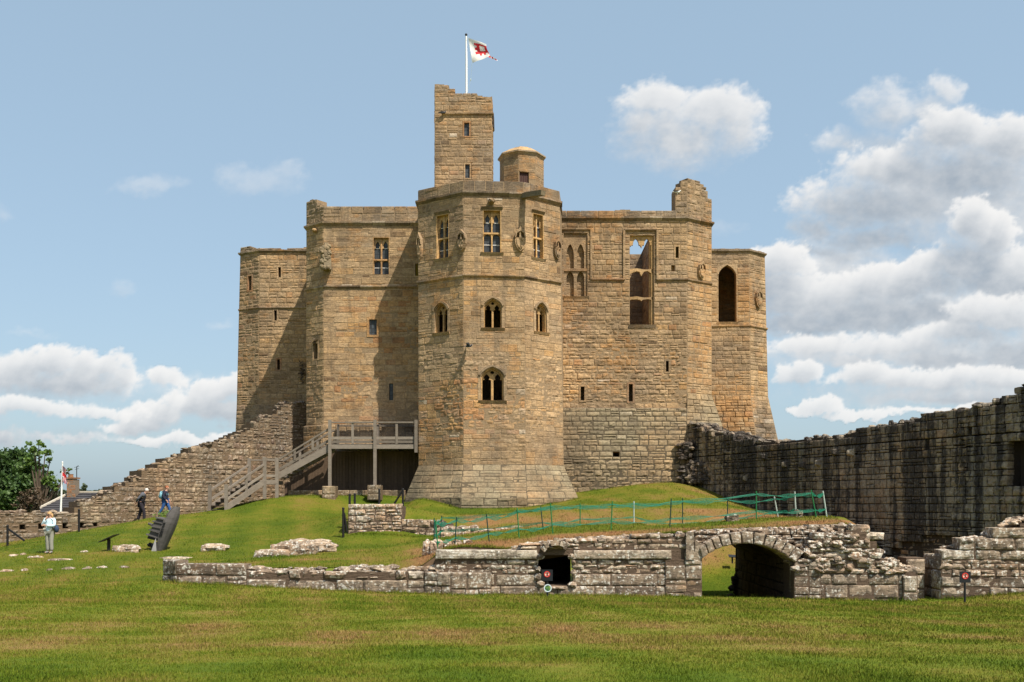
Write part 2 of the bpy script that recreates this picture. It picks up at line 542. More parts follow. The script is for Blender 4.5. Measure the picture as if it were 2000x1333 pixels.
M['curtain'] = stone('streaked_curtain_stone', RAMP_DARK, [(0.0, (0.11, 0.095, 0.075)), (0.5, (0.225, 0.19, 0.145)), (1.0, (0.36, 0.31, 0.24))], (0.06, 0.046, 0.034), stain=0.5, staincol=(0.045, 0.038, 0.032), streak=0.86, lichen=0.12, rust=0.25, bump=0.8)
M['west'] = stone('warm_curtain_stone', [(0.0, (0.17, 0.11, 0.068)), (0.3, (0.28, 0.195, 0.115)), (0.6, (0.38, 0.285, 0.172)), (0.82, (0.29, 0.165, 0.10)), (1.0, (0.46, 0.37, 0.25))], [(0.0, (0.15, 0.12, 0.09)), (0.5, (0.28, 0.23, 0.17)), (1.0, (0.42, 0.36, 0.28))], (0.15, 0.105, 0.065), stain=0.6, streak=0.3, runs=.6, lichen=0.35, rust=0.2, bump=0.8)
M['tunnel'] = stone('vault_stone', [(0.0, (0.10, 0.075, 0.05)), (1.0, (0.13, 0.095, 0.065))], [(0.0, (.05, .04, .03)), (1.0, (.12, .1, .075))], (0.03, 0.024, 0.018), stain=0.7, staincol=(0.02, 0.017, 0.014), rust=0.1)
M['lead'] = plain('roof_lead', (0.16, 0.165, 0.17), 0.6)
M['glass'] = plain('leaded_glass', (0.045, 0.058, 0.075), 0.16, 0.5, 14.0, spec=0.5)
M['iron'] = plain('black_iron', (0.012, 0.011, 0.011), 0.5)
M['door'] = plain('dark_door_timber', (0.06, 0.025, 0.018), 0.7)
M['white'] = plain('white_paint', (0.8, 0.8, 0.78), 0.4, 0.04)


def leaded(name):
    m, n, b = mat(name)
    pos = n.n('ShaderNodeNewGeometry').outputs['Position']
    x, y, z = n.sep(pos)
    u = n.m('ADD', x, y)
    gx = n.m('LESS_THAN', n.m('FRACT', n.m('MULTIPLY', u, 5.5)), 0.14)
    gz = n.m('LESS_THAN', n.m('FRACT', n.m('MULTIPLY', z, 4.0)), 0.12)
    ln = n.m('MAXIMUM', gx, gz)
    wn_ = n.n('ShaderNodeTexWhiteNoise', noise_dimensions='3D')
    n.put(wn_.inputs[0], n.comb(n.m('FLOOR', n.m('MULTIPLY', u, 5.5)), 0.0, n.m('FLOOR', n.m('MULTIPLY', z, 4.0))))
    c = n.mix(wn_.outputs[0], (0.03, 0.036, 0.044), (0.085, 0.098, 0.108))
    n.put(b.inputs['Base Color'], n.mix(ln, c, (0.03, 0.03, 0.03)))
    b.inputs['Roughness'].default_value = 0.4
    b.inputs['Specular IOR Level'].default_value = 0.25
    return m


M['leaded'] = leaded('leaded_lights')


# ------------------------------------------------------------------ masonry
class Panel:
    """a flat (or battered) wall face: p00 bottom left, p10 bottom right, p01 top left, p11 top right, seen from outside"""
    def __init__(s, p00, p10, p01, p11):
        s.a, s.b, s.c, s.d = (Vector(p) for p in (p00, p10, p01, p11))
        s.L = ((s.b - s.a).length + (s.d - s.c).length) / 2
        s.H = ((s.c - s.a).length + (s.d - s.b).length) / 2
        s.n = (s.d - s.a).cross(s.c - s.b).normalized()

    def at(s, u, v, d=0.0):
        x, y = u / s.L, v / s.H
        q = s.a * ((1 - x) * (1 - y)) + s.b * (x * (1 - y)) + s.c * ((1 - x) * y) + s.d * (x * y)
        return q + s.n * d

    def uv(s, px, py):
        o = Vector((0, 0, ZC))
        r = Vector(((px - CX) / F, 1, (HY - py) / F))
        t = (s.a - o).dot(s.n) / r.dot(s.n)
        q = o + r * t
        y = (q.z - s.a.z) / (s.c.z - s.a.z)
        l, rr = s.a.lerp(s.c, y), s.b.lerp(s.d, y)
        x = (q - l).dot(rr - l) / (rr - l).length_squared
        return x * s.L, y * s.H

    def rect(s, x0, y0, x1, y1):
        xm, ym = (x0 + x1) / 2, (y0 + y1) / 2
        return s.uv(x0, ym)[0], s.uv(x1, ym)[0], s.uv(xm, y1)[1], s.uv(xm, y0)[1]


def wall_panel(a, b, z0, z1, a2=None, b2=None):
    """a, b = plan points left to right at the bottom, a2, b2 at the top"""
    a2, b2 = a2 or a, b2 or b
    return Panel((*a, z0), (*b, z0), (*a2, z1), (*b2, z1))


def block(mb, pan, u0, u1, v0, v1, relief, depth, rng, rough=0.0, st=0.5, gr=0.0, skew=0.0, bev=0.02, d0=0.0):
    w_, h_ = u1 - u0, v1 - v0
    if w_ < 0.04 or h_ < 0.03:
        return
    j = lambda k: rng.uniform(-k, k)
    cs = [(u0 + j(skew * w_), v0 + j(skew * h_)), (u1 + j(skew * w_), v0 + j(skew * h_)), (u1 + j(skew * w_), v1 + j(skew * h_)), (u0 + j(skew * w_), v1 + j(skew * h_))]
    bi = lambda x, y: (lerp(lerp(cs[0][0], cs[1][0], x), lerp(cs[3][0], cs[2][0], x), y), lerp(lerp(cs[0][1], cs[1][1], x), lerp(cs[3][1], cs[2][1], x), y))
    if rough <= 0:
        out = [mb.vert(pan.at(*c, d0), st, gr) for c in cs]
        bx, by = min(0.3, bev / w_), min(0.3, bev / h_)
        tl = [relief * rng.uniform(0.5, 1.25) for _ in range(4)]
        inn = [mb.vert(pan.at(*bi(x, y), d0 + t), st, gr) for (x, y), t in zip(((bx, by), (1 - bx, by), (1 - bx, 1 - by), (bx, 1 - by)), tl)]
        mb.face(inn)
        for i in range(4):
            k = (i + 1) % 4
            mb.face((out[i], out[k], inn[k], inn[i]))
        ring = out
    else:
        nu = max(2, min(9, int(w_ / 0.10)))
        nv = max(2, min(6, int(h_ / 0.08)))
        off = Vector((rng.uniform(0, 99), rng.uniform(0, 99), rng.uniform(0, 99)))
        gx = [0, 0.06] + [i / nu for i in range(1, nu)] + [0.94, 1]
        gy = [0, 0.09] + [i / nv for i in range(1, nv)] + [0.91, 1]
        tilt = (j(rough * 0.8), j(rough * 0.8))
        idx = []
        for y in gy:
            row = []
            for x in gx:
                e = min(min(x, 1 - x) * w_, min(y, 1 - y) * h_)
                k = min(1.0, (e / (0.03 + rough * 0.8))) ** 0.5 if e > 1e-6 else 0.0
                dd = d0 + relief * k + rough * (mnoise.noise(Vector((x * w_ * 6, y * h_ * 7, 0)) + off) * 0.9) * (0.35 + 0.65 * k) + k * (tilt[0] * (x - .5) + tilt[1] * (y - .5))
                uu, vv = bi(x, y)
                uu += mnoise.noise(Vector((y * 5, x * 5, 7)) + off) * rough * 0.35
                vv += mnoise.noise(Vector((x * 6, y * 5, 17)) + off) * rough * 0.35
                row.append(mb.vert(pan.at(uu, vv, dd), st, gr))
            idx.append(row)
        for a in range(len(gy) - 1):
            for c in range(len(gx) - 1):
                mb.face((idx[a][c], idx[a][c + 1], idx[a + 1][c + 1], idx[a + 1][c]))
        ring = idx[0] + [r[-1] for r in idx[1:]] + idx[-1][-2::-1] + [r[0] for r in idx[-2:0:-1]]
    if depth:
        back = []
        for i in ring:
            q = Vector(mb.v[i]) - pan.n * depth
            back.append(mb.vert(q, st, gr))
        k = len(ring)
        for i in range(k):
            mb.face((ring[(i + 1) % k], ring[i], back[i], back[(i + 1) % k]))


def masonry(mb, pan, rng, openings=(), top=None, bot=None, hrow=(.26, .38), wblk=(.4, .9), relief=.03, gap=.02, rough=0.0, tone=None, depth=.05, skew=0.0, core=True, thick=0.5, jit=0.012, stf=None, roughf=None, clip=0.55, back=True, vmin=0.0, vmax=None, skip=None, split=.16, proud=0.0):
    """courses of blocks over a backing wall; openings = (u0,u1,v0,v1,reveal depth); top(u) = ragged upper edge"""
    L, H = pan.L, pan.H if vmax is None else vmax
    brk = sorted({vmin, H} | {v for o in openings for v in (o[2], o[3]) if vmin + .08 < v < H - .08})
    rows = []
    for a, b in zip(brk[:-1], brk[1:]):
        n = max(1, round((b - a) / ((hrow[0] + hrow[1]) / 2)))
        ws = [rng.uniform(hrow[0], hrow[1]) * rng.choice((.72, .9, 1, 1, 1.15)) for _ in range(n)]
        k = (b - a) / sum(ws)
        v = a
        for x in ws:
            rows.append((v, v + x * k))
            v += x * k
    for (v0, v1) in rows:
        iv = [(0.0, L)]
        vm = (v0 + v1) / 2
        for o in openings:
            if o[2] - .01 < vm < o[3] + .01:
                nx = []
                for (a, b) in iv:
                    if o[0] > a:
                        nx.append((a, min(b, o[0])))
                    if o[1] < b:
                        nx.append((max(a, o[1]), b))
                iv = [q for q in nx if q[1] - q[0] > .05]
        for (a, b) in iv:
            u = a
            while u < b - 0.02:
                wd = rng.uniform(*wblk) * rng.choice((.75, 1, 1, 1.3))
                if b - (u + wd) < wblk[0] * 0.6:
                    wd = b - u
                wd = min(wd, b - u)
                um = u + wd / 2
                ok = True
                if top is not None and v0 + (v1 - v0) * clip > top(um):
                    ok = False
                if bot is not None and v1 < bot(um):
                    ok = False
                if ok and skip is not None and skip(um, vm):
                    ok = False
                if ok:
                    st = stf(rng, um, vm) if stf else min(1, max(0, rng.gauss(0.48, 0.18)))
                    gr = tone(um, vm) if tone else 0.0
                    rg = roughf(um, vm) if roughf else rough
                    e = jit * (1 + 10 * rg)
                    cells = [(u, u + wd, v0, v1)]
                    if rng.random() < split and wd > .2:
                        f = rng.uniform(.35, .65)
                        vm_ = lerp(v0, v1, f)
                        cells = [(u, u + wd, v0, vm_), (u, u + wd, vm_, v1)]
                        if rng.random() < .5 and wd > .5:
                            um_ = u + wd * rng.uniform(.35, .65)
                            cells = [(u, um_, v0, vm_), (um_, u + wd, v0, vm_), (u, u + wd, vm_, v1)]
                    for (ca, cb, cc, cd) in cells:
                        if len(cells) > 1:
                            st = stf(rng, um, vm) if stf else min(1, max(0, rng.gauss(0.48, 0.18)))
                        block(mb, pan, ca + gap / 2, cb - gap / 2, cc + gap / 2, cd - gap / 2, relief * rng.uniform(.55, 1.2), depth, rng, rg, st, gr, skew, d0=proud + rng.uniform(-e, e * .3))
                u += wd
    if not core:
        return
    if top is None:
        us = sorted({0.0, L} | {x for o in openings for x in (o[0], o[1])})
        vs = sorted({vmin, H} | {x for o in openings for x in (o[2], o[3])})
        for a, b in zip(us[:-1], us[1:]):
            for c, d in zip(vs[:-1], vs[1:]):
                um, vm = (a + b) / 2, (c + d) / 2
                if any(o[0] < um < o[1] and o[2] < vm < o[3] for o in openings):
                    continue
                mb.quad(pan.at(a, c), pan.at(b, c), pan.at(b, d), pan.at(a, d), -1.0, 0.3)
        for o in openings:
            a, b, c, d, dp = o[:5]
            if dp:
                g_ = 0.3
                mb.quad(pan.at(a, c), pan.at(b, c), pan.at(b, c, -dp), pan.at(a, c, -dp), .3, g_)
                mb.quad(pan.at(a, d), pan.at(b, d), pan.at(b, d, -dp), pan.at(a, d, -dp), .3, g_)
                mb.quad(pan.at(a, c), pan.at(a, d), pan.at(a, d, -dp), pan.at(a, c, -dp), .4, g_)
                mb.quad(pan.at(b, c), pan.at(b, d), pan.at(b, d, -dp), pan.at(b, c, -dp), .4, g_)
    else:
        n = max(2, int(L / .3))
        lo = 0.0
        hs = [max(0.0, min(H, top(min(L, (i + .5) * L / n))) - .06) for i in range(n)]
        for i in range(n):
            a, b = i * L / n, (i + 1) * L / n
            if hs[i] < 0.02:
                continue
            um = (a + b) / 2
            segs = [(vmin, hs[i])]
            for o in openings:
                if o[0] < um < o[1]:
                    segs = [q for s_ in segs for q in ((s_[0], min(s_[1], o[2])), (max(s_[0], o[3]), s_[1])) if q[1] - q[0] > .02]
            for (c, d) in segs:
                mb.hexa([pan.at(a, c, 0), pan.at(b, c, 0), pan.at(b, c, -thick), pan.at(a, c, -thick)], [pan.at(a, d, 0), pan.at(b, d, 0), pan.at(b, d, -thick), pan.at(a, d, -thick)], -1.0, 0.3)
        for o in openings:
            if len(o) > 4 and o[4]:
                a, b, c, d, dp = o[:5]
                mb.quad(pan.at(a, c, -dp), pan.at(b, c, -dp), pan.at(b, d, -dp), pan.at(a, d, -dp), -1.0, .3)


def sweep(mb, pts, profile, st=0.5, gr=0.4, jit=0.0, rng=None, seg=0.7):
    """moulding along a plan polyline (left to right seen from outside); profile = (out, z) points"""
    pts = [Vector((p[0], p[1], p[2])) for p in pts]
    dirs = [(pts[i + 1] - pts[i]).normalized() for i in range(len(pts) - 1)]
    nor = [Vector((d.y, -d.x, 0)).normalized() for d in dirs]
    rings = []
    stv = []
    for i in range(len(pts)):
        if i == 0:
            nn = nor[0]
        elif i == len(pts) - 1:
            nn = nor[-1]
        else:
            nn = (nor[i - 1] + nor[i])
            nn = nn / max(0.3, nn.dot(nor[i]))
        rings.append((pts[i], nn))
    full = []
    for i in range(len(rings) - 1):
        ln = (rings[i + 1][0] - rings[i][0]).length
        k = max(1, int(ln / seg)) if rng else 1
        for q in range(k):
            t0, t1 = q / k, (q + 1) / k
            g_ = 0.012 if rng and k > 1 else 0
            a = (rings[i][0].lerp(rings[i + 1][0], t0), rings[i][1].lerp(rings[i + 1][1], t0))
            b = (rings[i][0].lerp(rings[i + 1][0], t1), rings[i][1].lerp(rings[i + 1][1], t1))
            s_ = rng.random() if rng else st
            jo = rng.uniform(-jit, jit) if rng else 0
            jz = rng.uniform(-jit, jit) if rng else 0
            ra = [mb.vert(a[0] + a[1] * (o + jo * (o > .02)) + Vector((0, 0, z + jz)), s_, gr) for o, z in profile]
            rb = [mb.vert(b[0] + b[1] * (o + jo * (o > .02)) + Vector((0, 0, z + jz)) - (b[0] - a[0]).normalized() * g_, s_, gr) for o, z in profile]
            for c in range(len(profile)):
                d = (c + 1) % len(profile)
                mb.face((ra[c], ra[d], rb[d], rb[c]))
            mb.face(ra[::-1])
            mb.face(rb)


def course(parent, *args, **kw):
    m_ = MB()
    sweep(m_, *args, **kw)
    return m_.build('string_course', M['keep'], parent)


def plate(mb, pan, outer, holes, d0, d1, st=.5, gr=.1):
    """flat stone plate with cut-outs, front at d0, back at d1"""
    loops = [outer] + list(holes)
    flat = [p for l in loops for p in l]
    tris = tessellate_polygon([[Vector((p[0], p[1], 0)) for p in l] for l in loops])
    for dd in (d0, d1):
        ids = [mb.vert(pan.at(p[0], p[1], dd), st, gr) for p in flat]
        for t in tris:
            mb.face([ids[k] for k in t])
    for l in loops:
        k = len(l)
        fr = [mb.vert(pan.at(p[0], p[1], d0), st, gr) for p in l]
        bk = [mb.vert(pan.at(p[0], p[1], d1), st, gr) for p in l]
        for i in range(k):
            mb.face((fr[i], fr[(i + 1) % k], bk[(i + 1) % k], bk[i]))


def rectl(a, b, c, d):
    return [(a, c), (b, c), (b, d), (a, d)]


def archl(a, b, c, d, rise, n=7, flat=1.0):
    """pointed arch outline"""
    m_, hw = (a + b) / 2, (b - a) / 2
    s_ = d - rise
    right = []
    for i in range(n + 1):
        t = i / n
        ang = t * R(68) * flat
        x = hw * (1 - (1 - math.cos(ang)) / (1 - math.cos(R(68) * flat)))
        y = s_ + rise * math.sin(ang) / math.sin(R(68) * flat)
        right.append((m_ + x, y))
    left = [(2 * m_ - x, y) for x, y in right[-2::-1]]
    return [(a, c), (b, c)] + right + left


TREF = [(1.0, 0.0), (.97, .06), (.84, .10), (.74, .16), (.82, .30), (.84, .46), (.78, .64), (.66, .80), (.5, 1.0)]


def light_tref(a, b, c, d, rise):
    w_ = b - a
    s_ = d - rise
    r_ = [(a + w_ * x, s_ + rise * y) for x, y in TREF]
    l_ = [(a + w_ * (1 - x), s_ + rise * y) for x, y in TREF[-2::-1]]
    return [(a, c), (b, c)] + r_ + l_


KEEP_OPEN = {}


def window_tracery(keep, pan, r, glazed=True, hood=True, sill=True, m='trim', rows=(.46, .54)):
    """square-headed two-light window with transom, cusped heads above"""
    u0, u1, v0, v1 = r
    w_, h_ = u1 - u0, v1 - v0
    mb = MB()
    j = .065 * w_
    mul = .075 * w_
    mid = v0 + h_ * rows[0]
    um = (u0 + u1) / 2
    holes = [light_tref(u0 + j, um - mul / 2, mid + .03 * h_, v1 - .09 * h_, .27 * h_ * .8), light_tref(um + mul / 2, u1 - j, mid + .03 * h_, v1 - .09 * h_, .27 * h_ * .8),
             archl(u0 + j, um - mul / 2, v0 + .01, mid - .01, .1 * h_), archl(um + mul / 2, u1 - j, v0 + .01, mid - .01, .1 * h_)]
    plate(mb, pan, rectl(u0 + .01, u1 - .01, v0, v1), holes, -.20, -.34, .6, 0.0)
    # outer order, transom and mullion standing proud of the plate
    e = .045 * w_
    plate(mb, pan, rectl(u0, u1, v0, v1), [rectl(u0 + e, u1 - e, v0 + .006, v1 - e)], .012, -.197, .75, 0.0)
    o = mb.build('window', M[m], keep)
    m2 = MB()
    m2.quad(pan.at(um - .035, v0 + .02, -.15), pan.at(um + .035, v0 + .02, -.15), pan.at(um + .035, v1 - e - .01, -.15), pan.at(um - .035, v1 - e - .01, -.15), .7)
    m2.hexa([pan.at(um - .04, v0 + .02, -.145), pan.at(um + .04, v0 + .02, -.145), pan.at(um + .04, v0 + .02, -.198), pan.at(um - .04, v0 + .02, -.198)],
            [pan.at(um - .04, v1 - e - .01, -.145), pan.at(um + .04, v1 - e - .01, -.145), pan.at(um + .04, v1 - e - .01, -.198), pan.at(um - .04, v1 - e - .01, -.198)], .8)
    m2.hexa([pan.at(u0 + e, mid - .045, -.12), pan.at(u1 - e, mid - .045, -.12), pan.at(u1 - e, mid - .045, -.196), pan.at(u0 + e, mid - .045, -.196)],
            [pan.at(u0 + e, mid + .045, -.12), pan.at(u1 - e, mid + .045, -.12), pan.at(u1 - e, mid + .045, -.196), pan.at(u0 + e, mid + .045, -.196)], .8)
    m2.build('mullion', M[m], o)
    if glazed:
        m3 = MB()
        m3.quad(pan.at(u0 + .02, v0 + .02, -.30), pan.at(u1 - .02, v0 + .02, -.30), pan.at(u1 - .02, v1 - .02, -.30), pan.at(u0 + .02, v1 - .02, -.30))
        m3.quad(pan.at(u0 + .02, v0 + .02, -.32), pan.at(u1 - .02, v0 + .02, -.32), pan.at(u1 - .02, v1 - .02, -.32), pan.at(u0 + .02, v1 - .02, -.32))
        for hz in (.2, .72):
            z = v0 + h_ * hz
            m3.hexa([pan.at(u0 + j, z - .014, -.27), pan.at(u1 - j, z - .014, -.27), pan.at(u1 - j, z - .014, -.3), pan.at(u0 + j, z - .014, -.3)],
                    [pan.at(u0 + j, z + .014, -.27), pan.at(u1 - j, z + .014, -.27), pan.at(u1 - j, z + .014, -.3), pan.at(u0 + j, z + .014, -.3)], mi=1)
        m3.build('pane', [M['leaded'], M['white']], o)
    if sill:
        m4 = MB()
        m4.hexa([pan.at(u0 - .12, v0 - .16, .02), pan.at(u1 + .12, v0 - .16, .02), pan.at(u1 + .12, v0 - .16, -.18), pan.at(u0 - .12, v0 - .16, -.18)],
                [pan.at(u0 - .12, v0 - .02, .10), pan.at(u1 + .12, v0 - .02, .10), pan.at(u1 + .12, v0 - .002, -.18), pan.at(u0 - .12, v0 - .002, -.18)], .6, .5)
        m4.build('sill', M['keep'], o)
    if hood:
        m5 = MB()
        m5.hexa([pan.at(u0 - .08, v1 + .03, .02), pan.at(u1 + .08, v1 + .03, .02), pan.at(u1 + .08, v1 + .03, -.05), pan.at(u0 - .08, v1 + .03, -.05)],
                [pan.at(u0 - .08, v1 + .15, .12), pan.at(u1 + .08, v1 + .15, .12), pan.at(u1 + .08, v1 + .15, -.05), pan.at(u0 - .08, v1 + .15, -.05)], .3, .8)
        m5.build('hood_mould', M['keep'], o)
    return o


def window_arched(keep, pan, r):
    """pointed window of two open lights under one arch"""
    u0, u1, v0, v1 = r
    w_, h_ = u1 - u0, v1 - v0
    um = (u0 + u1) / 2
    mg = .16
    mb = MB()
    # arch stones flush with the wall
    plate(mb, pan, rectl(u0 - mg, u1 + mg, v0, v1 + mg * .7), [archl(u0, u1, v0 + .004, v1, .34 * h_)], .028, -.16, .62, 0.15)
    o = mb.build('window', M['keep'], keep)
    m2 = MB()
    e = .05 * w_
    mul = .105 * w_
    plate(m2, pan, archl(u0 - .03, u1 + .03, v0, v1 + .02, .34 * h_), [archl(u0 + e, u1 - e, v0 + .01, v1 - e, .33 * h_)], -.08, -.2, .75, 0.0)
    sp = v0 + h_ * .82
    holes = [light_tref(u0 + 1.3 * e, um - mul / 2, v0 + .02, sp, .2 * h_), light_tref(um + mul / 2, u1 - 1.3 * e, v0 + .02, sp, .2 * h_),
             [(um + .09 * w_ * math.cos(t), v0 + h_ * .865 + .05 * h_ * math.sin(t)) for t in [k * math.pi / 4 for k in range(8)]]]
    plate(m2, pan, archl(u0 - .01, u1 + .01, v0, v1 + .01, .34 * h_), holes, -.203, -.34, .55, 0.0)
    m2.build('tracery', M['trim'], o)
    m4 = MB()
    m4.hexa([pan.at(u0 - .16, v0 - .16, .03), pan.at(u1 + .16, v0 - .16, .03), pan.at(u1 + .16, v0 - .16, -.15), pan.at(u0 - .16, v0 - .16, -.15)],
            [pan.at(u0 - .16, v0 - .03, .10), pan.at(u1 + .16, v0 - .03, .10), pan.at(u1 + .16, v0 - .004, -.15), pan.at(u0 - .16, v0 - .004, -.15)], .7, .3)
    m4.build('sill', M['keep'], o)
    # hood mould over the arch
    m5 = MB()
    out = archl(u0 - .15, u1 + .15, v0, v1 + .15, .36 * h_)[3:-1]
    inn = archl(u0 - .05, u1 + .05, v0, v1 + .05, .35 * h_)[3:-1]
    plate(m5, pan, out + inn[::-1], [], .10, .02, .5, .5)
    m5.build('hood_mould', M['keep'], o)
    return o


def slit(keep, pan, r, frame=.1, glazed=False, dp=.5):
    u0, u1, v0, v1 = r
    mb = MB()
    plate(mb, pan, rectl(u0 - frame, u1 + frame, v0 - frame, v1 + frame), [rectl(u0, u1, v0, v1)], .03, -.12, random.Random(int(u0 * 1e4)).random() * .6 + .3, 0.2)
    for a, b in ((u0, u0), (u1, u1)):
        mb.quad(pan.at(a, v0, -.12), pan.at(a, v1, -.12), pan.at(a, v1, -dp), pan.at(a, v0, -dp), .3, .3)
    o = mb.build('window', M['keep'], keep)
    if glazed:
        m3 = MB()
        m3.quad(pan.at(u0, v0, -.11), pan.at(u1, v0, -.11), pan.at(u1, v1, -.11), pan.at(u0, v1, -.11))
        m3.build('pane', M['leaded'], o)
    return o


def grow(r, k=.0, d=.6):
    return (r[0] - k, r[1] + k, r[2] - k, r[3] + k, d)


def shield(keep, pan, px, py, wpx, hpx, rng, broken=False):
    """carved heraldic shield under a small hood, standing off the wall"""
    u, v = pan.uv(px, py)
    u1, _ = pan.uv(px + wpx / 2, py)
    _, v1 = pan.uv(px, py - hpx / 2)
    w_, h_ = abs(u1 - u), v1 - v
    mb = MB()
    out = [(u - w_, v + .15 * h_), (u - .95 * w_, v - .3 * h_), (u - .6 * w_, v - .75 * h_), (u, v - h_), (u + .6 * w_, v - .75 * h_), (u + .95 * w_, v - .3 * h_), (u + w_, v + .15 * h_)]
    plate(mb, pan, out, [], .16, -.01, .5, .35)
    inn = [(u + (x - u) * .72, v + (y - v) * .78 - .02) for x, y in out]
    plate(mb, pan, inn, [], .20, .15, .6, .3)
    # hood with two dark sockets and a finial
    mb.hexa([pan.at(u - .16 * w_, v + .1 * h_, .02), pan.at(u + .16 * w_, v + .1 * h_, .02), pan.at(u + .16 * w_, v + .1 * h_, .22), pan.at(u - .16 * w_, v + .1 * h_, .22)],
            [pan.at(u - .12 * w_, v + .75 * h_, .02), pan.at(u + .12 * w_, v + .75 * h_, .02), pan.at(u + .12 * w_, v + .75 * h_, .18), pan.at(u - .12 * w_, v + .75 * h_, .18)], .6, .3)
    hood = [(u - w_, v + .15 * h_), (u - .8 * w_, v + .15 * h_), (u - .62 * w_, v + .52 * h_), (u, v + .72 * h_), (u + .62 * w_, v + .52 * h_), (u + .8 * w_, v + .15 * h_), (u + w_, v + .15 * h_),
            (u + .85 * w_, v + .6 * h_), (u + .2 * w_, v + .92 * h_), (u, v + 1.12 * h_), (u - .2 * w_, v + .92 * h_), (u - .85 * w_, v + .6 * h_)]
    plate(mb, pan, hood, [], .24, -.01, .45, .5)
    for k in range(5):
        a = rng.uniform(0, 6.28)
        mb.blob(pan.at(u + .45 * w_ * math.cos(a), v - .25 * h_ + .4 * h_ * math.sin(a), .19), (.06, .06, .09), rng, 6, 4, .3, .5, .3)
    return mb.build('carved_shield', M['keep'], keep)


# ------------------------------------------------------------------ the castle keep
keep = thing('castle_keep', 'great weathered sandstone keep with polygonal towers and a tall lookout tower', 'castle', (-1.3, 58, 3.0))
rng = random.Random(11)

A0, A1, A2, A3 = XY(816.5, 56.75), XY(905, 55.0), XY(1023, 55.25), XY(1093, 56.9)
A0b, A3b = XY(817.5, 56.75), XY(1101, 56.9)
A2b = XY(1027, 55.25)
ZPL, ZSTR, ZPAR = 5.18, 20.2, 20.88
tower = MB()


def tower_tone(pan, z0):
    def f(u, v):
        z = z0 + v
        p = pan.at(u, v)
        t = 0.18 * mnoise.noise(Vector((p.x * .35, p.y * .35, z * .3))) + .12
        if z > 17.5:
            t += .22
        if 5 < z < 7.5:
            t += .12
        if 12 < z < 16 and p.x > 0:
            t += .2
        return max(0, min(1, t))
    return f


faces = [(A0, A1, A0b, A1, 'l'), (A1, A2, A1, A2b, 'f'), (A2, A3, A2b, A3b, 'r')]
tr_rect = {'l': [(852, 420, 877, 505)], 'f': [(943, 411, 979, 494)], 'r': [(1040, 419, 1061, 505)]}
ar_rect = {'l': [(849.5, 594, 874.5, 650)], 'f': [(945, 585, 980, 641), (939.5, 719, 984, 783)], 'r': [(1046, 594, 1067, 649)]}
for (a, b, ab, bb, k) in faces:
    pan = wall_panel(ab, bb, ZPL, ZSTR, a, b)
    tr = [pan.rect(*r) for r in tr_rect[k]]
    ar = [pan.rect(*r) for r in ar_rect[k]]
    ops = [grow(r, 0, .6) for r in tr] + [(r[0] - .16, r[1] + .16, r[2], r[3] + .11, .6) for r in ar]
    tn = tower_tone(pan, ZPL)

    def rf(u, v, pan=pan):
        p = pan.at(u, v)
        e = mnoise.noise(Vector((p.x * .5 + 3, p.y * .5, p.z * .45)))
        e2 = .042 if 7.2 < p.z < 11.5 and e > -.15 else 0
        return max(e2, .022 if e > .32 else 0.0)
    def sf(r_, u, v, pan=pan, k=k):
        p = pan.at(u, v)
        z_ = p.z + .9 * mnoise.noise(Vector((p.x * .6, p.y * .6, p.z * .5)))
        if 6.6 < z_ < 9.8 and k != 'r':                     # soft orange beds, eroded
            return min(1, max(0, r_.gauss(.80, .09)))
        if k == 'l' and z_ < 15.6:                          # smooth renewed ashlar
            return min(.74, max(.2, r_.gauss(.58, .10)))
        if k == 'f' and 10 < z_ < 12.6:
            return min(.8, max(.2, r_.gauss(.62, .12)))
        return min(1, max(0, r_.gauss(.42 if p.z > 15.6 else .47, .16)))
    masonry(tower, pan, rng, ops, stf=sf, hrow=(.22, .38), wblk=(.32, .85), relief=.018, gap=.016, tone=tn, roughf=rf, jit=.012)
    for r in tr:
        window_tracery(keep, pan, r)
    for r in ar:
        window_arched(keep, pan, r)
    # parapet course above the string
    pp = wall_panel(a, b, ZSTR + .05, ZPAR)
    masonry(tower, pp, rng, hrow=(.6, .7), wblk=(.45, .9), relief=.02, gap=.03, tone=lambda u, v: .75, depth=.5, top=lambda u: .82, thick=.45)
# closing walls and roof
B0, B3 = (A0[0] + .02, 60.2), (A3[0] + .3, 60.0)
tower.quad((*B0, 3), (*A0b, 3), (*A0, ZPAR - .1), (*B0, ZPAR - .1), -1, .3)
tower.quad((*A3b, 3), (*B3, 3), (*B3, ZPAR - .1), (*A3, ZPAR - .1), -1, .3)
tower.quad((*B0, 3), (*B3, 3), (*B3, ZPAR - .1), (*B0, ZPAR - .1), -1, .3)
tower.poly([(*A0, ZSTR - .1), (*A1, ZSTR - .1), (*A2, ZSTR - .1), (*A3, ZSTR - .1), (*B3, ZSTR - .1), (*B0, ZSTR - .1)], -1, .5)
for x in (B0, B3):
    pass
front = tower.build('front_tower', M['keep'], keep)
PROF = [(-.05, -.16), (.03, -.16), (.15, -.03), (.15, .07), (-.05, .12)]
for z in (ZSTR,):
    course(front, [(A0[0], A0[1] + 3, z), (*A0, z), (*A1, z), (*A2, z), (*A3, z), (A3[0] + .1, A3[1] + 2.3, z)], PROF, gr=.9, rng=rng, jit=.012)
z = 15.62
L = lambda p, q: (lerp(p[0], q[0], .3), lerp(p[1], q[1], .3))
course(front, [(A0[0], A0[1] + 3, z), (*L(A0, A0b), z), (*A1, z), (*L(A2, A2b), z), (*L(A3, A3b), z)], [(-.05, -.12), (.02, -.12), (.11, -.02), (.11, .05), (-.05, .1)], gr=.5, rng=rng, jit=.012)
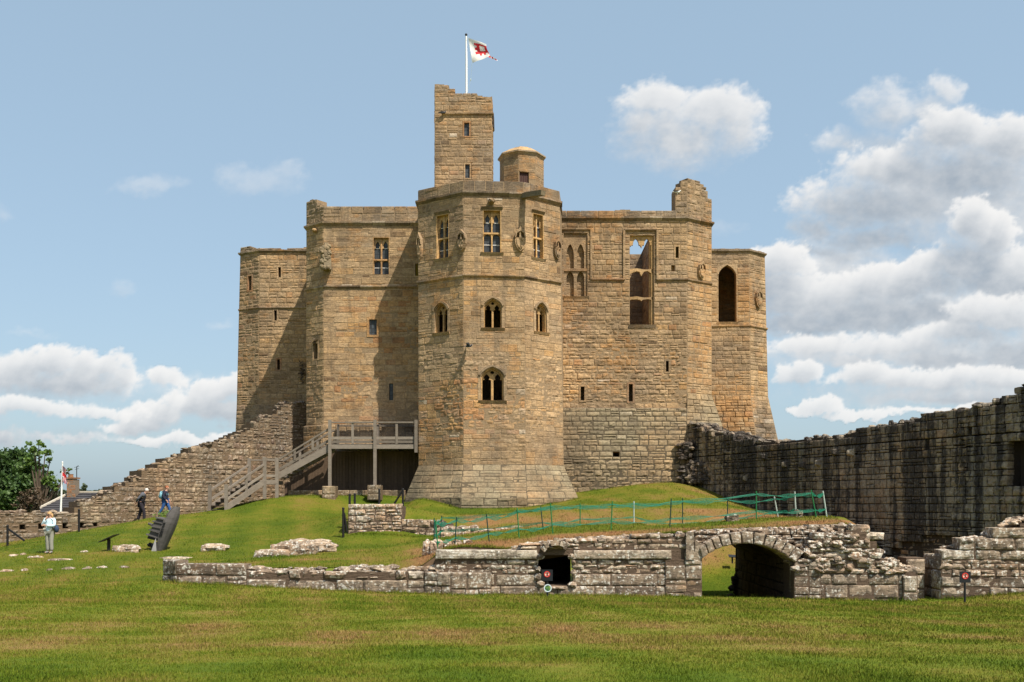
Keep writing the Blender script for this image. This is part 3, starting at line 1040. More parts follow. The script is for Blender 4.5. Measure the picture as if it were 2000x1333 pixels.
# plinth
mb = MB()
D0, D1, D2, D3 = XY(790, 56.45), XY(899, 53.95), XY(1029, 54.2), XY(1130, 56.4)
for a, b, c, d in ((A0b, A1, D0, D1), (A1, A2b, D1, D2), (A2b, A3b, D2, D3)):
    pan = wall_panel(c, d, 3.3, ZPL, a, b)
    masonry(mb, pan, rng, hrow=(.28, .40), wblk=(.5, 1.3), relief=.02, gap=.02, tone=lambda u, v: .85, roughf=lambda u, v: .016, core=True)
    pan = wall_panel(c, d, 1.8, 3.3)
    masonry(mb, pan, rng, hrow=(.3, .4), wblk=(.6, 1.2), relief=.03, gap=.02, tone=lambda u, v: .8, roughf=lambda u, v: .02)
mb.quad((*D0, 1.8), (A0[0] - .55, 60, 1.8), (A0[0], 60, ZPL), (*A0b, ZPL), -1, .5)
mb.quad((*D3, 1.8), (A3b[0] + .3, 60, 1.8), (A3b[0], 60, ZPL), (*A3b, ZPL), -1, .5)
mb.build('plinth', M['plinth'], keep)

# carved shields round the tower head
pl_ = wall_panel(A0b, A1, ZPL, ZSTR, A0, A1)
pf_ = wall_panel(A1, A2b, ZPL, ZSTR, A1, A2)
pr_ = wall_panel(A2b, A3b, ZPL, ZSTR, A2, A3)
shield(keep, pf_, 1016, 470, 21, 46, rng)
shield(keep, pr_, 1086, 488, 12, 40, rng)
shield(keep, pl_, 904, 472, 17, 40, rng)
shield(keep, pl_, 822, 484, 9, 50, rng)
# stone water spout reaching out under the parapet
mb = MB()
q0, q1 = P(1021, 384, 55.3), P(1061, 378, 53.9)
mb.bar(q0, q1, .30, .26, st=.2, gr=1)
mb.bar(q0 + Vector((0, 0, .15)), q1 + Vector((-.12, .05, .15)), .12, .06, st=.1, gr=1)
mb.build('water_spout', M['plinth'], keep)
mb = MB()
for px, py in ((960, 394),):
    p = P(px, py, 54.95)
    mb.blob(p, (.2, .3, .14), rng, 8, 6, .3, .4, .6)
mb.build('gargoyle', M['keep'], keep)

# ---- main block, west (left) wing
Y1 = 59.6
C0, C1, C2 = XY(598.5, 60.6), XY(632, Y1), XY(850, Y1)
ZS2 = 19.82
wing = MB()
pc = wall_panel(C0, C1, 7.75, ZS2)
pw_ = wall_panel(C1, C2, 7.75, ZS2)
r_tr = pw_.rect(728, 464, 761, 537)
r_sq = pw_.rect(721, 625, 736, 655)
r_sl = pw_.rect(760, 750, 768, 783)
r_ed = pw_.rect(811, 516, 819, 540)
r_ch = pc.rect(612, 672, 621, 702)
wt_ = lambda p: (lambda u, v: max(0, .12 + .25 * mnoise.noise(p.at(u, v) * .3) + (.25 if v > 10.5 else 0)))
wr_ = lambda p: (lambda u, v: .025 if mnoise.noise(p.at(u, v) * .45 + Vector((9, 0, 0))) > .25 or (v < 3.6 and p is pc) else 0.0)
masonry(wing, pc, rng, [grow(r_ch, .1)], hrow=(.3, .42), wblk=(.4, .9), tone=wt_(pc), roughf=wr_(pc), gap=.016)
def wf(r_, u, v):
    p = pw_.at(u, v)
    z_ = p.z + .8 * mnoise.noise(p * .5)
    if z_ < 15.4 and u > .9:
        return min(.86, max(.15, r_.gauss(.66 if r_.random() > .15 else .85, .08)))
    return min(1, max(0, r_.gauss(.45, .2)))
masonry(wing, pw_, rng, stf=wf, openings=[grow(r_tr), grow(r_sq, .13), grow(r_sl, .1), grow(r_ed, .1)], hrow=(.25, .40), wblk=(.4, .95), tone=wt_(pw_), roughf=wr_(pw_), gap=.009, relief=.018)
window_tracery(keep, pw_, r_tr, hood=False, sill=False, m='keep', rows=(.40, .6))
slit(keep, pw_, r_sq, .13, True)
slit(keep, pw_, r_sl, .1, True)
slit(keep, pw_, r_ed, .1)
slit(keep, pc, r_ch, .1)
# lower stage standing slightly forward
C0l, C1l, C2l = (C0[0] - .16, C0[1] - .1), (C1[0] - .05, C1[1] - .22), (C2[0], C2[1] - .22)
for a, b in ((C0l, C1l), (C1l, C2l)):
    pan = wall_panel(a, b, 2.8, 7.7)
    masonry(wing, pan, rng, hrow=(.3, .42), wblk=(.45, 1.0), tone=lambda u, v: .35, gap=.024, roughf=lambda u, v: .015)
wing.quad((*C0l, 7.7), (*C1l, 7.7), (*C1, 7.76), (*C0, 7.76), .3, .7)
wing.quad((*C1l, 7.7), (*C2l, 7.7), (*C2, 7.76), (*C1, 7.76), .3, .7)
# parapet, broken corner stub
pan = wall_panel(C1, C2, ZS2 + .05, ZS2 + 1.0)
masonry(wing, pan, rng, hrow=(.36, .42), wblk=(.6, 1.1), tone=lambda u, v: .75, gap=.03, depth=.4, top=lambda u: .8 + .03 * math.sin(u * 5), thick=.4)
pan = wall_panel(C0, C1, ZS2 + .05, ZS2 + 1.9)
tp = prof([(0, 1.35), (.25, 1.62), (.75, 1.6), (.95, 1.3), (1.15, 1.1), (pan.L, .85)])
masonry(wing, pan, rng, hrow=(.24, .36), wblk=(.3, .6), tone=lambda u, v: .8, gap=.03, depth=.7, top=tp, thick=.8, rough=.03)
# other faces of the block, flat roof
XR = 3.4                      # west wall of the roofless chamber
bk = 76.0
wing.quad((C0[0], bk, 2), (*C0, 2), (*C0, ZS2 + .5), (C0[0], bk, ZS2 + .5), .4, .3)
wing.poly([(*C0, ZS2 - .05), (*C1, ZS2 - .05), (XR, Y1, ZS2 - .05), (XR, 75.9, ZS2 - .05), (C0[0], 75.9, ZS2 - .05)], -1, .5)
wing.quad((XR, Y1 + .5, 3), (XR, 75.9, 3), (XR, 75.9, ZS2 - .1), (XR, Y1 + .5, ZS2 - .1), .4, .4)
main = wing.build('main_block', M['keep'], keep)
course(main, [(C0[0], C0[1] + 4, ZS2), (*C0, ZS2), (*C1, ZS2), (*C2, ZS2)], PROF, gr=.95, rng=rng, jit=.01)
course(main, [(C0[0], C0[1] + 4, 16), (*C0, 16), (*C1, 16), (*C2, 16)], [(-.05, -.12), (.02, -.12), (.11, -.02), (.11, .05), (-.05, .1)], gr=.55, rng=rng, jit=.01)
# remains of a carved figure on the corner
mb = MB()
def ring_(py, x0, x1, out):
    return [P(x0, py, Y1 + .35), P((x0 * .62 + x1 * .38), py, Y1 - out), P(x1, py, Y1 - out * .8), P(x1 + 1, py, Y1 + .1)]
rs = [ring_(527, 624, 647, .62), ring_(508, 624.5, 646.5, .5), ring_(492, 626, 645, .36), ring_(475, 630, 641, .12)]
for i in range(3):
    for k in range(3):
        mb.quad(rs[i][k], rs[i][k + 1], rs[i + 1][k + 1], rs[i + 1][k], .25, .9)
mb.poly(rs[0], .2, .9)
mb.poly(rs[3], .2, .9)
for k in range(26):
    t = rng.random()
    py = lerp(524, 482, t)
    mb.blob(P(lerp(627, 644, rng.random()), py, Y1 - lerp(.56, .22, t)), (.14, .1, .13), rng, 7, 5, .4, rng.random() * .5, .9)
mb.build('carved_figure', M['plinth'], keep)
mb = MB()
mb.blob(P(614.5, 451, 59.9), (.16, .2, .12), rng, 8, 6, .2, .7, .2)
mb.build('corbel', M['keep'], keep)

# ---- west tower standing back on the left
W0, W1, W2 = XY(469.5, 66.8), XY(507, 66.0), XY(606, 66.0)
W0b = XY(462.5, 66.7)
ZW = 19.75
mb = MB()
pa = wall_panel(W0b, XY(505, 66), 9.6, ZW, W0, W1)
pb = wall_panel(XY(505, 66), W2, 9.6, ZW, W1, W2)
rs_ = [pb.rect(*r) for r in ((543.5, 523, 549, 543), (535.5, 607, 541, 627), (541.5, 703, 547, 723))]
rc_ = pa.rect(484, 540, 491, 568)
wtn = lambda u, v: .18
masonry(mb, pa, rng, [grow(rc_, .1)], hrow=(.25, .36), wblk=(.35, .7), tone=wtn, gap=.02, relief=.035, roughf=lambda u, v: .03)
masonry(mb, pb, rng, [grow(r, .1) for r in rs_], hrow=(.25, .36), wblk=(.35, .8), tone=wtn, gap=.02, relief=.035, roughf=lambda u, v: .026 if (u * 3 + v) % 2.3 < 1.2 else .012)
W0c, W1c = XY(455, 66.4), XY(500, 65.6)
for a, b, c, d in ((W0c, W1c, W0b, XY(505, 66)), (W1c, W2, XY(505, 66), W2)):
    masonry(mb, wall_panel(a, b, 4.0, 9.6, c, d), rng, hrow=(.28, .36), wblk=(.4, .8), tone=lambda u, v: .6, gap=.03, roughf=lambda u, v: .03)
cap = [(0, .12), (.5, .3), (1.2, .26), (1.6, .1)]
for a, b, t in ((W0, W1, prof([(0, .2), (.3, .34), (1.1, .28), (1.3, .16)])), (W1, W2, prof([(0, .12), (.9, .2), (1.3, .1), (1.7, .04), (2.0, .18), (4, .2)]))):
    masonry(mb, wall_panel(a, b, ZW + .08, ZW + .45), rng, hrow=(.1, .14), wblk=(.25, .6), tone=lambda u, v: 1, gap=.015, depth=.6, top=t, thick=.6, rough=.03)
mb.quad((W0[0], bk, 4), (*W0, 4), (*W0, ZW), (W0[0], bk, ZW), .4, .3)
mb.poly([(*W0, ZW), (*W1, ZW), (*W2, ZW), (W2[0], bk, ZW), (W0[0], bk, ZW)], -1, .6)
mb.quad((W0[0] + .8, 67.2, 4), (W2[0], 67.2, 4), (W2[0], 67.2, ZW - .1), (W0[0] + .8, 67.2, ZW - .1), -1, .6)
wt = mb.build('west_tower', M['keep'], keep)
for r in rs_:
    slit(keep, pb, r, .1)
slit(keep, pa, rc_, .1)
course(wt, [(W0[0], W0[1] + 4, ZW), (*W0, ZW), (*W1, ZW), (*W2, ZW)], [(-.05, -.1), (.03, -.1), (.13, .0), (.13, .08), (-.05, .1)], gr=1, rng=rng, jit=.015)
course(wt, [(*XY(467, 66.8), 16), (*W1, 16), (*W2, 16)], [(-.05, -.1), (.02, -.1), (.10, -.02), (.10, .05), (-.05, .1)], gr=.5, rng=rng, jit=.01)

# ---- main block, east (right) wing: a roofless chamber behind the front wall
Y2 = 59.2
E0, E1, E2 = XY(1070, Y2), XY(1342, Y2 + .05), XY(1390, 60.4)
ZE = 20.0
mb = MB()
pe = wall_panel(E0, E1, 8.7, ZE)
px_ = wall_panel(E1, E2, 9.6, ZE)
r_bl = pe.rect(1101, 457, 1147, 580)
r_bg = pe.rect(1230, 461, 1277, 635)
r_s = [pe.rect(*r) for r in ((1319.5, 483, 1325.5, 505), (1300.5, 706, 1306, 727), (1134, 756, 1141.5, 783), (1228, 751, 1236, 785))]
r_n = pe.rect(1311, 519, 1318, 531)


def east_tone(u, v):
    z = 8.7 + v
    t = .12 + .3 * mnoise.noise(pe.at(u, v) * .3)
    if z > 16.5:
        t += .28
    if 9.5 < z < 13.2 and 5.0 < u < 6.6:
        t += .4
    if z > 11.4 and z < 14.5 and u < 2.4:
        t += .3
    return max(0, min(1, t))


def east_rough(u, v):
    z = 8.7 + v
    if u > 7.2 and z < 12.2 and abs(u - 7.75 - .25 * math.sin(z * 3)) < .45:
        return .07
    if z < 14 and u < 7.2:
        return .038
    return .032 if mnoise.noise(pe.at(u, v) * .5) > .2 else .008


masonry(mb, pe, rng, [grow(r_bl, 0, .34), grow(r_bg, 0, .9), (r_n[0], r_n[1], r_n[2], r_n[3], .25)] + [grow(r, .1) for r in r_s], hrow=(.20, .34), wblk=(.28, .75), tone=east_tone, roughf=east_rough, gap=.022, relief=.035)
masonry(mb, px_, rng, hrow=(.28, .38), wblk=(.35, .8), tone=lambda u, v: .35 if v > 6 else .12, roughf=lambda u, v: .012, gap=.025)
# blocking wall inside the first window
pk = Panel(pe.at(r_bl[0], r_bl[2], -.32), pe.at(r_bl[1], r_bl[2], -.32), pe.at(r_bl[0], r_bl[3], -.32), pe.at(r_bl[1], r_bl[3], -.32))
masonry(mb, pk, rng, hrow=(.2, .3), wblk=(.25, .5), gap=.025, relief=.03, roughf=lambda u, v: .02)
mb.quad(*[pe.at(a, b, -.25) for a, b in ((r_n[0], r_n[2]), (r_n[1], r_n[2]), (r_n[1], r_n[3]), (r_n[0], r_n[3]))], .75, 0)
low = MB()
# lower stage, greyer and rougher, leaning out a little
for (a, b, c, d, z0, z1, rg, tn, hr) in (
        ((E0[0], E0[1] - .5), (E1[0] - .1, E1[1] - .5), (E0[0], E0[1] - .12), (E1[0] - .05, E1[1] - .12), 5.6, 8.68, .03, .75, (.26, .34)),
        ((E0[0], E0[1] - .62), (E1[0] - .1, E1[1] - .62), (E0[0], E0[1] - .5), (E1[0] - .1, E1[1] - .5), 3.0, 5.6, .06, .65, (.26, .4))):
    pan = wall_panel(a, b, z0, z1, c, d)
    dr = pan.rect(1197, 883, 1210, 893)
    ops = [(dr[0], dr[1], dr[2], dr[3], .5)] if z0 < dr[2] + z0 < z1 and dr[2] > 0 and dr[3] < pan.H else []
    masonry(low, pan, rng, ops, hrow=hr, wblk=(.4, .85), tone=lambda u, v, t=tn: t, rough=rg, gap=.03, relief=.04)
mb.quad((E0[0], E0[1] - .12, 8.68), (E1[0], E1[1] - .12, 8.68), (E1[0], E1[1], 8.72), (E0[0], E0[1], 8.72), .4, .8)
E1l, E2l = XY(1340, 58.62), XY(1446, 59.4)
masonry(low, wall_panel(E1l, E2l, 4.6, 9.6, E1, E2), rng, hrow=(.3, .45), wblk=(.5, 1.0), tone=lambda u, v: .62, roughf=lambda u, v: .014, gap=.022)
low.build('lower_stage', M['plinth'], keep)
# parapet and the ruined corner turret
masonry(mb, wall_panel(E0, XY(1322, Y2), ZE + .08, ZE + .75), rng, hrow=(.28, .34), wblk=(.45, 1.0), tone=lambda u, v: .85, gap=.03, depth=.5, thick=.5, rough=.012,
        top=lambda u: .36 + .07 * (3.5 < u < 5) + .05 * math.sin(u * 3.1))
pan = wall_panel(XY(1319, Y2), E1, ZE + .05, ZE + 2.4)
masonry(mb, pan, rng, hrow=(.24, .34), wblk=(.3, .55), tone=lambda u, v: .75, gap=.03, depth=.7, thick=1.0, rough=.035, top=prof([(0, 1.2), (.13, 1.25), (.14, 1.75), (.3, 1.8), (.32, 2.05), (.5, 2.08), (.52, 2.25), (.7, 2.25)]))
pan = wall_panel(E1, E2, ZE + .05, ZE + 2.4)
masonry(mb, pan, rng, hrow=(.24, .34), wblk=(.3, .6), tone=lambda u, v: .75, gap=.03, depth=.7, thick=1.0, rough=.03, top=prof([(0, 2.28), (1.3, 2.25), (1.34, 1.95), (1.6, 1.9), (1.64, 1.5), (1.9, 1.4), (2.0, 1.2)]))
# chamber: back wall, side walls, floor
XE = E2[0]
mb.quad((XE, bk, 2), (XE, 60.4, 2), (XE, 60.4, ZE), (XE, bk, ZE), .4, .4)
back_ = Panel((XR, 68, 12.5), (9.0, 68, 12.5), (XR, 68, 20.05), (9.0, 68, 20.05))
masonry(mb, back_, rng, hrow=(.3, .42), wblk=(.45, 1.0), tone=lambda u, v: .4, gap=.03, roughf=lambda u, v: .015)
side_ = Panel((8.9, 68, 12.5), (8.75, 60.3, 12.5), (8.9, 68, 20.1), (8.75, 60.3, 20.1))
masonry(mb, side_, rng, hrow=(.3, .42), wblk=(.45, 1.0), tone=lambda u, v: .4, gap=.03, roughf=lambda u, v: .015)
mb.quad((8.75, 60.3, 20.1), (XE, 60.6, 20.1), (XE, 75, 20.1), (8.9, 75, 20.1), -1, .6)
mb.quad((XR, 68, 20.05), (8.9, 68, 20.05), (8.9, 75, 20.05), (XR, 75, 20.05), -1, .6)
mb.quad((E0[0], Y2 + .1, 12.5), (8.9, Y2 + .1, 12.5), (8.9, 68, 12.5), (E0[0], 68, 12.5), -1, .6)
mb.quad((E0[0], Y2 + .9, 8.0), (9, Y2 + .9, 8), (9, Y2 + .9, 13.5), (E0[0], Y2 + .9, 13.5), -1, .6)
mb.quad((E0[0], Y2 + 1.6, 2), (XE, Y2 + 1.6, 2), (XE, Y2 + 1.6, 12.5), (E0[0], Y2 + 1.6, 12.5), -1, .6)
ew = mb.build('main_block', M['keep'], keep)
course(ew, [(*E0, ZE), (*E1, ZE), (*E2, ZE), (E2[0], E2[1] + 4, ZE)], PROF, gr=.95, rng=rng, jit=.012)
z = zat(547, Y2)
SM = [(-.05, -.1), (.02, -.1), (.09, -.02), (.09, .05), (-.05, .1)]
course(ew, [(*XY(1283, Y2), z), (*E1, z), (*E2, z)], SM, gr=.5, rng=rng, jit=.01)
course(ew, [(*XY(1156, Y2), z), (*XY(1219, Y2), z)], SM, gr=.5, rng=rng, jit=.01)
for (xa, xb, yt, yb) in ((1093, 1155, 449, 547), (1219, 1284, 450, 547)):
    zt = zat(yt, Y2)
    course(ew, [(*XY(xa, Y2), zt), (*XY(xb, Y2), zt)], SM, gr=.45, rng=rng, jit=.01)
    for x in ((xa, xb) if xa > 1200 else (xb,)):
        a, b = P(x, yt, Y2 - .03), P(x, yb, Y2 - .03)
        mb = MB()
        mb.bar(a, b, .12, .1, Vector((0, 1, 0)), .5, .4)
        mb.build('label_mould', M['keep'], ew)
# blocked window: mullion, transom and cusped heads
u0, u1, v0, v1 = r_bl
um, mid, wd, ht = (u0 + u1) / 2, v0 + (v1 - v0) * .42, u1 - u0, v1 - v0
mb = MB()
j = .06 * wd
mw = .13 * wd
holes = [archl(u0 + 2 * j, um - mw / 2, mid + .12, v1 - .16 * ht, .2 * ht), archl(um + mw / 2, u1 - 2 * j, mid + .12, v1 - .16 * ht, .2 * ht), archl(u0 + 2 * j, um - mw / 2, v0 + .01, mid - .06, .12 * ht), archl(um + mw / 2, u1 - 2 * j, v0 + .01, mid - .06, .12 * ht)]
plate(mb, pe, rectl(u0, u1, v0, v1), holes, -.10, -.3, .6, .15)
o = mb.build('window', M['keep'], keep)
mb = MB()
mb.hexa([pe.at(u0, mid - .05, -.03), pe.at(u1, mid - .05, -.03), pe.at(u1, mid - .05, -.098), pe.at(u0, mid - .05, -.098)], [pe.at(u0, mid + .1, -.03), pe.at(u1, mid + .1, -.03), pe.at(u1, mid + .1, -.098), pe.at(u0, mid + .1, -.098)], .8, .3)
mb.build('transom', M['keep'], o)
mb = MB()
mb.hexa([pe.at(u0 - .1, v0 - .14, .03), pe.at(u1 + .1, v0 - .14, .03), pe.at(u1 + .1, v0 - .14, -.1), pe.at(u0 - .1, v0 - .14, -.1)], [pe.at(u0 - .1, v0 - .004, .08), pe.at(u1 + .1, v0 - .004, .08), pe.at(u1 + .1, v0 - .004, -.1), pe.at(u0 - .1, v0 - .004, -.1)], .7, .3)
mb.build('sill', M['keep'], o)
# great open window: broken cusped head and two transoms
u0, u1, v0, v1 = r_bg
um, wd, ht = (u0 + u1) / 2, u1 - u0, v1 - v0
vy = lambda py: pe.uv(1253, py)[1]
mb = MB()
hd, hb = vy(475), vy(482)
def cusp(a, b):
    w_ = b - a
    return [(a, hb + .04), (a + .12 * w_, hb + .12), (a + .2 * w_, hb + .1), (a + .24 * w_, hb + .28), (a + .36 * w_, hb + .42), (a + .5 * w_, hb + .5), (a + .64 * w_, hb + .42), (a + .76 * w_, hb + .28), (a + .8 * w_, hb + .1), (a + .88 * w_, hb + .12), (b, hb + .02)]
lo = [(u0, hb + .1)] + cusp(u0 + .08, um - .03) + [(um, hb - .06)] + cusp(um + .03, u1 - .08) + [(u1, hb + .1)]
plate(mb, pe, lo + [(u1, v1), (u0, v1)], [], -.14, -.34, .55, .1)
o = mb.build('window', M['trim'], keep)
for y, k in ((527, 1), (582, .5)):
    v = vy(y)
    lo = [(u0, v - .3 * k), (u0 + .12, v - .2 * k), (u0 + .3 * wd, v - .08), (u0 + .42 * wd, v - .12), (um - .07, v - .26 * k), (um, v - .38 * k), (um + .08, v - .2 * k), (um + .12 * wd, v - .1), (u0 + .75 * wd, v - .07), (u1 - .12, v - .22 * k), (u1, v - .32 * k)]
    mb = MB()
    plate(mb, pe, lo + [(u1, v + .05), (u0 + .6 * wd, v + .02), (u0 + .3 * wd, v + .09), (u0, v + .04)], [], -.12, -.34, .75, .3)
    mb.build('transom', M['trim'], o)
mb = MB()
for (a, b, d) in ((u0, u0 + .035, -.3), (u1 - .14, u1 - .02, -.12), (u1 - .24, u1 - .142, -.24)):
    mb = MB()
    mb.hexa([pe.at(a, v0, d), pe.at(b, v0, d), pe.at(b, v0, d - .3), pe.at(a, v0, d - .3)], [pe.at(a, v1 - .01, d), pe.at(b, v1 - .01, d), pe.at(b, v1 - .01, d - .3), pe.at(a, v1 - .01, d - .3)], .6, .1)
    mb.build('jamb', M['trim'], o)
mb = MB()
mb.hexa([pe.at(u0 - .05, v0 - .22, .03), pe.at(u1 + .1, v0 - .22, .03), pe.at(u1 + .1, v0 - .22, -.3), pe.at(u0 - .05, v0 - .22, -.3)], [pe.at(u0 - .05, v0 - .02, .1), pe.at(u1 + .1, v0 - .02, .1), pe.at(u1 + .1, v0 - .004, -.3), pe.at(u0 - .05, v0 - .004, -.3)], .8, .9)
mb.build('sill', M['keep'], o)
for r in r_s:
    slit(keep, pe, r, .1)
shield(keep, px_, 1368, 530, 13, 34, rng)

# ---- east tower standing back on the right
V0, V1, V2 = XY(1380, 66.0), XY(1463, 66.0), XY(1493.5, 67.0)
ZV = 19.75
V1b, V2b = XY(1466, 65.9), XY(1500, 66.9)
mb = MB()
pv = wall_panel(V0, V1b, 10.2, ZV, V0, V1)
pz = wall_panel(V1b, V2b, 10.2, ZV, V1, V2)
r_o = pv.rect(1401, 517, 1440, 630)
vt = lambda u, v: .5 if 1.5 < v < 4.5 else (.3 if v > 6 else .1)
masonry(mb, pv, rng, [grow(r_o, 0, .9)], hrow=(.26, .36), wblk=(.4, .9), tone=vt, gap=.02, roughf=lambda u, v: .018)
masonry(mb, pz, rng, hrow=(.26, .36), wblk=(.4, .9), tone=vt, gap=.02, roughf=lambda u, v: .018)
V1c, V2c = XY(1486, 65.0), XY(1536, 66.2)
masonry(mb, wall_panel(V0, V1c, 4.8, 10.2, V0, V1b), rng, hrow=(.28, .36), wblk=(.4, .9), tone=lambda u, v: .1 if v > 2.2 else .8, gap=.03, roughf=lambda u, v: .025)
masonry(mb, wall_panel(V1c, V2c, 4.8, 10.2, V1b, V2b), rng, hrow=(.28, .36), wblk=(.4, .9), tone=lambda u, v: .6, gap=.03, roughf=lambda u, v: .025)
for a, b in ((V0, V1), (V1, V2)):
    masonry(mb, wall_panel(a, b, ZV + .06, ZV + .4), rng, hrow=(.08, .12), wblk=(.2, .5), tone=lambda u, v: 1, gap=.012, depth=.6, top=lambda u: .14 + .04 * math.sin(u * 7), thick=.6, rough=.03)
mb.quad((*V2c, 4.8), (V2c[0], bk, 4.8), (V2b[0], bk, 10.2), (*V2b, 10.2), .4, .4)
mb.quad((*V2b, 10.2), (V2b[0], bk, 10.2), (V2[0], bk, ZV), (*V2, ZV), .4, .4)
vk = Panel((V0[0] - 1, 70.5, 12), (V2[0], 70.5, 12), (V0[0] - 1, 70.5, 20.3), (V2[0], 70.5, 20.3))
masonry(mb, vk, rng, hrow=(.3, .42), wblk=(.45, 1.0), tone=lambda u, v: .6, gap=.03)
mb.quad((V0[0] - 1, 66.6, 12), (V2[0], 67, 12), (V2[0], 70.5, 12), (V0[0] - 1, 70.5, 12), -1, .6)
mb.quad((XE - .02, 66.1, 12), (XE - .02, 70.5, 12), (XE - .02, 70.5, 19.6), (XE - .02, 66.1, 19.6), .4, .6)
mb.quad((V0[0] - 1, 66.3, 19.5), (V2[0], 67.1, 19.5), (V2[0], 70.5, 19.5), (V0[0] - 1, 70.5, 19.5), -1, .6)
et = mb.build('east_tower', M['keep'], keep)
course(et, [(*V0, ZV), (*V1, ZV), (*V2, ZV), (V2[0], 71, ZV)], [(-.05, -.1), (.03, -.1), (.13, .0), (.13, .07), (-.05, .1)], gr=1, rng=rng, jit=.015)
z = zat(638, 66)
course(et, [(*V0, z), (*XY(1465, 66), z), (*XY(1497.5, 67), z)], [(-.05, -.12), (.02, -.12), (.11, -.02), (.11, .05), (-.05, .1)], gr=.4, rng=rng, jit=.01)
u0, u1, v0, v1 = r_o
mb = MB()
plate(mb, pv, rectl(u0 - .002, u1 + .002, v0, v1 + .002), [archl(u0 + .06, u1 - .06, v0 + .005, v1 - .05, .2 * (v1 - v0), flat=.75)], .01, -.4, .6, .2)
o = mb.build('window', M['keep'], keep)
mb = MB()
mb.hexa([pv.at(u0 - .05, v0 - .2, .03), pv.at(u1 + .05, v0 - .2, .03), pv.at(u1 + .05, v0 - .2, -.3), pv.at(u0 - .05, v0 - .2, -.3)], [pv.at(u0 - .05, v0 - .02, .08), pv.at(u1 + .05, v0 - .02, .08), pv.at(u1 + .05, v0 - .004, -.3), pv.at(u0 - .05, v0 - .004, -.3)], .7, .2)
mb.build('sill', M['keep'], o)
shield(keep, pz, 1479, 585, 12, 36, rng)

# ---- lookout tower
T0, T1 = XY(849, 66), XY(961, 66)
zb = 17.0
zt = zat(163, 66) + .1
mb = MB()
pt = Panel((*T0, zb), (*T1, zb), (*T0, zt), (*T1, zt))
rr = [pt.rect(906.5, 241, 916.5, 267), pt.rect(908.5, 322, 917.5, 349)]
vz = lambda py: zat(py, 66) - zb
tp = prof([(0, vz(164)), (.35, vz(163.5)), (.8, vz(166)), (.86, vz(174)), (1.2, vz(177)), (1.3, vz(183)), (2.2, vz(185)), (2.9, vz(184)), (3.1, vz(188)), (3.8, vz(189))])
masonry(mb, pt, rng, [grow(r, .1, .5) for r in rr], hrow=(.22, .32), wblk=(.3, .75), tone=lambda u, v: .38 + .3 * (v > vz(223)), gap=.026, depth=.4, top=tp, thick=.6, roughf=lambda u, v: .03 if v > vz(205) else .012)
ps = Panel((*T1, zb), (T1[0], 69.5, zb), (*T1, zat(189, 66)), (T1[0], 69.5, zat(189, 66)))
masonry(mb, ps, rng, hrow=(.25, .32), wblk=(.3, .7), tone=lambda u, v: .4)
ps = Panel((T0[0], 69.5, zb), (*T0, zb), (T0[0], 69.5, zat(185, 66)), (*T0, zat(170, 66)))
masonry(mb, ps, rng, hrow=(.25, .32), wblk=(.3, .7), tone=lambda u, v: .4)
zz = zat(196, 66)
mb.quad((T0[0], 66.5, zz), (T1[0], 66.5, zz), (T1[0], 69.5, zz), (T0[0], 69.5, zz), -1, .6)
mb.quad((T0[0], 69.5, zb), (T1[0], 69.5, zb), (T1[0], 69.5, zz), (T0[0], 69.5, zz), -1, .6)
lt = mb.build('lookout_tower', M['keep'], keep)
z = zat(224, 66)
course(lt, [(*XY(864, 66), z), (*T1, z), (T1[0], 69, z)], [(-.05, -.1), (.02, -.1), (.12, -.01), (.12, .05), (-.05, .1)], gr=.7, rng=rng, jit=.01)
for r in rr:
    slit(keep, pt, r, .1, True)
mb = MB()
mb.tube([P(962.5, 224, 66.2), P(962.5, 246, 66.2), P(964, 251, 66)], .05, 8)
mb.build('drainpipe', M['iron'], keep)

# ---- octagonal stair turret with a stone cap
tc_ = P(1019, 400, 58.6)
rad = 40 * 58.6 / F
mb = MB()
z0, z1 = 19.8, zat(312, 58.6)
pts = [(tc_.x + rad / math.cos(R(22.5)) * math.sin(R(22.5 + 45 * k)), tc_.y - rad / math.cos(R(22.5)) * math.cos(R(22.5 + 45 * k))) for k in range(8)]
rot = R(14)
pts = [(tc_.x + (x - tc_.x) * math.cos(rot) - (y - tc_.y) * math.sin(rot), tc_.y + (x - tc_.x) * math.sin(rot) + (y - tc_.y) * math.cos(rot)) for x, y in pts]
doorp = None
for k in range(8):
    a, b = pts[k - 1], pts[k]
    pan = wall_panel(a, b, z0, z1)
    ops = []
    if k == 0:
        doorp = pan
        rd = pan.rect(1009, 337, 1033, 362)
        rd = (max(.05, rd[0]), min(pan.L - .05, rd[1]), rd[2], rd[3])
        ops = [(*rd, .15)]
    masonry(mb, pan, rng, ops, hrow=(.3, .36), wblk=(.5, .9), tone=lambda u, v: .35, gap=.015, relief=.012)
tu = mb.build('stair_turret', M['keep'], keep)
mb = MB()
def ringo(r_, z):
    return [(tc_.x + (x - tc_.x) * r_, tc_.y + (y - tc_.y) * r_, z) for x, y in pts]
rgs = [ringo(1.0, z1 - .12), ringo(1.06, z1 - .02), ringo(1.10, z1), ringo(1.10, z1 + .08), ringo(.62, z1 + .44), ringo(.45, z1 + .46), ringo(.43, z1 + .56), ringo(.22, z1 + .63), ringo(.01, z1 + .66)]
for i in range(len(rgs) - 1):
    for k in range(8):
        mb.quad(rgs[i][k - 1], rgs[i][k], rgs[i + 1][k], rgs[i + 1][k - 1], .95, .25 if i > 2 else .8)
mb.build('cap', M['trim'], tu)
mb = MB()
mb.quad(*[doorp.at(a, b, -.1) for a, b in ((rd[0], rd[2]), (rd[1], rd[2]), (rd[1], rd[3]), (rd[0], rd[3]))])
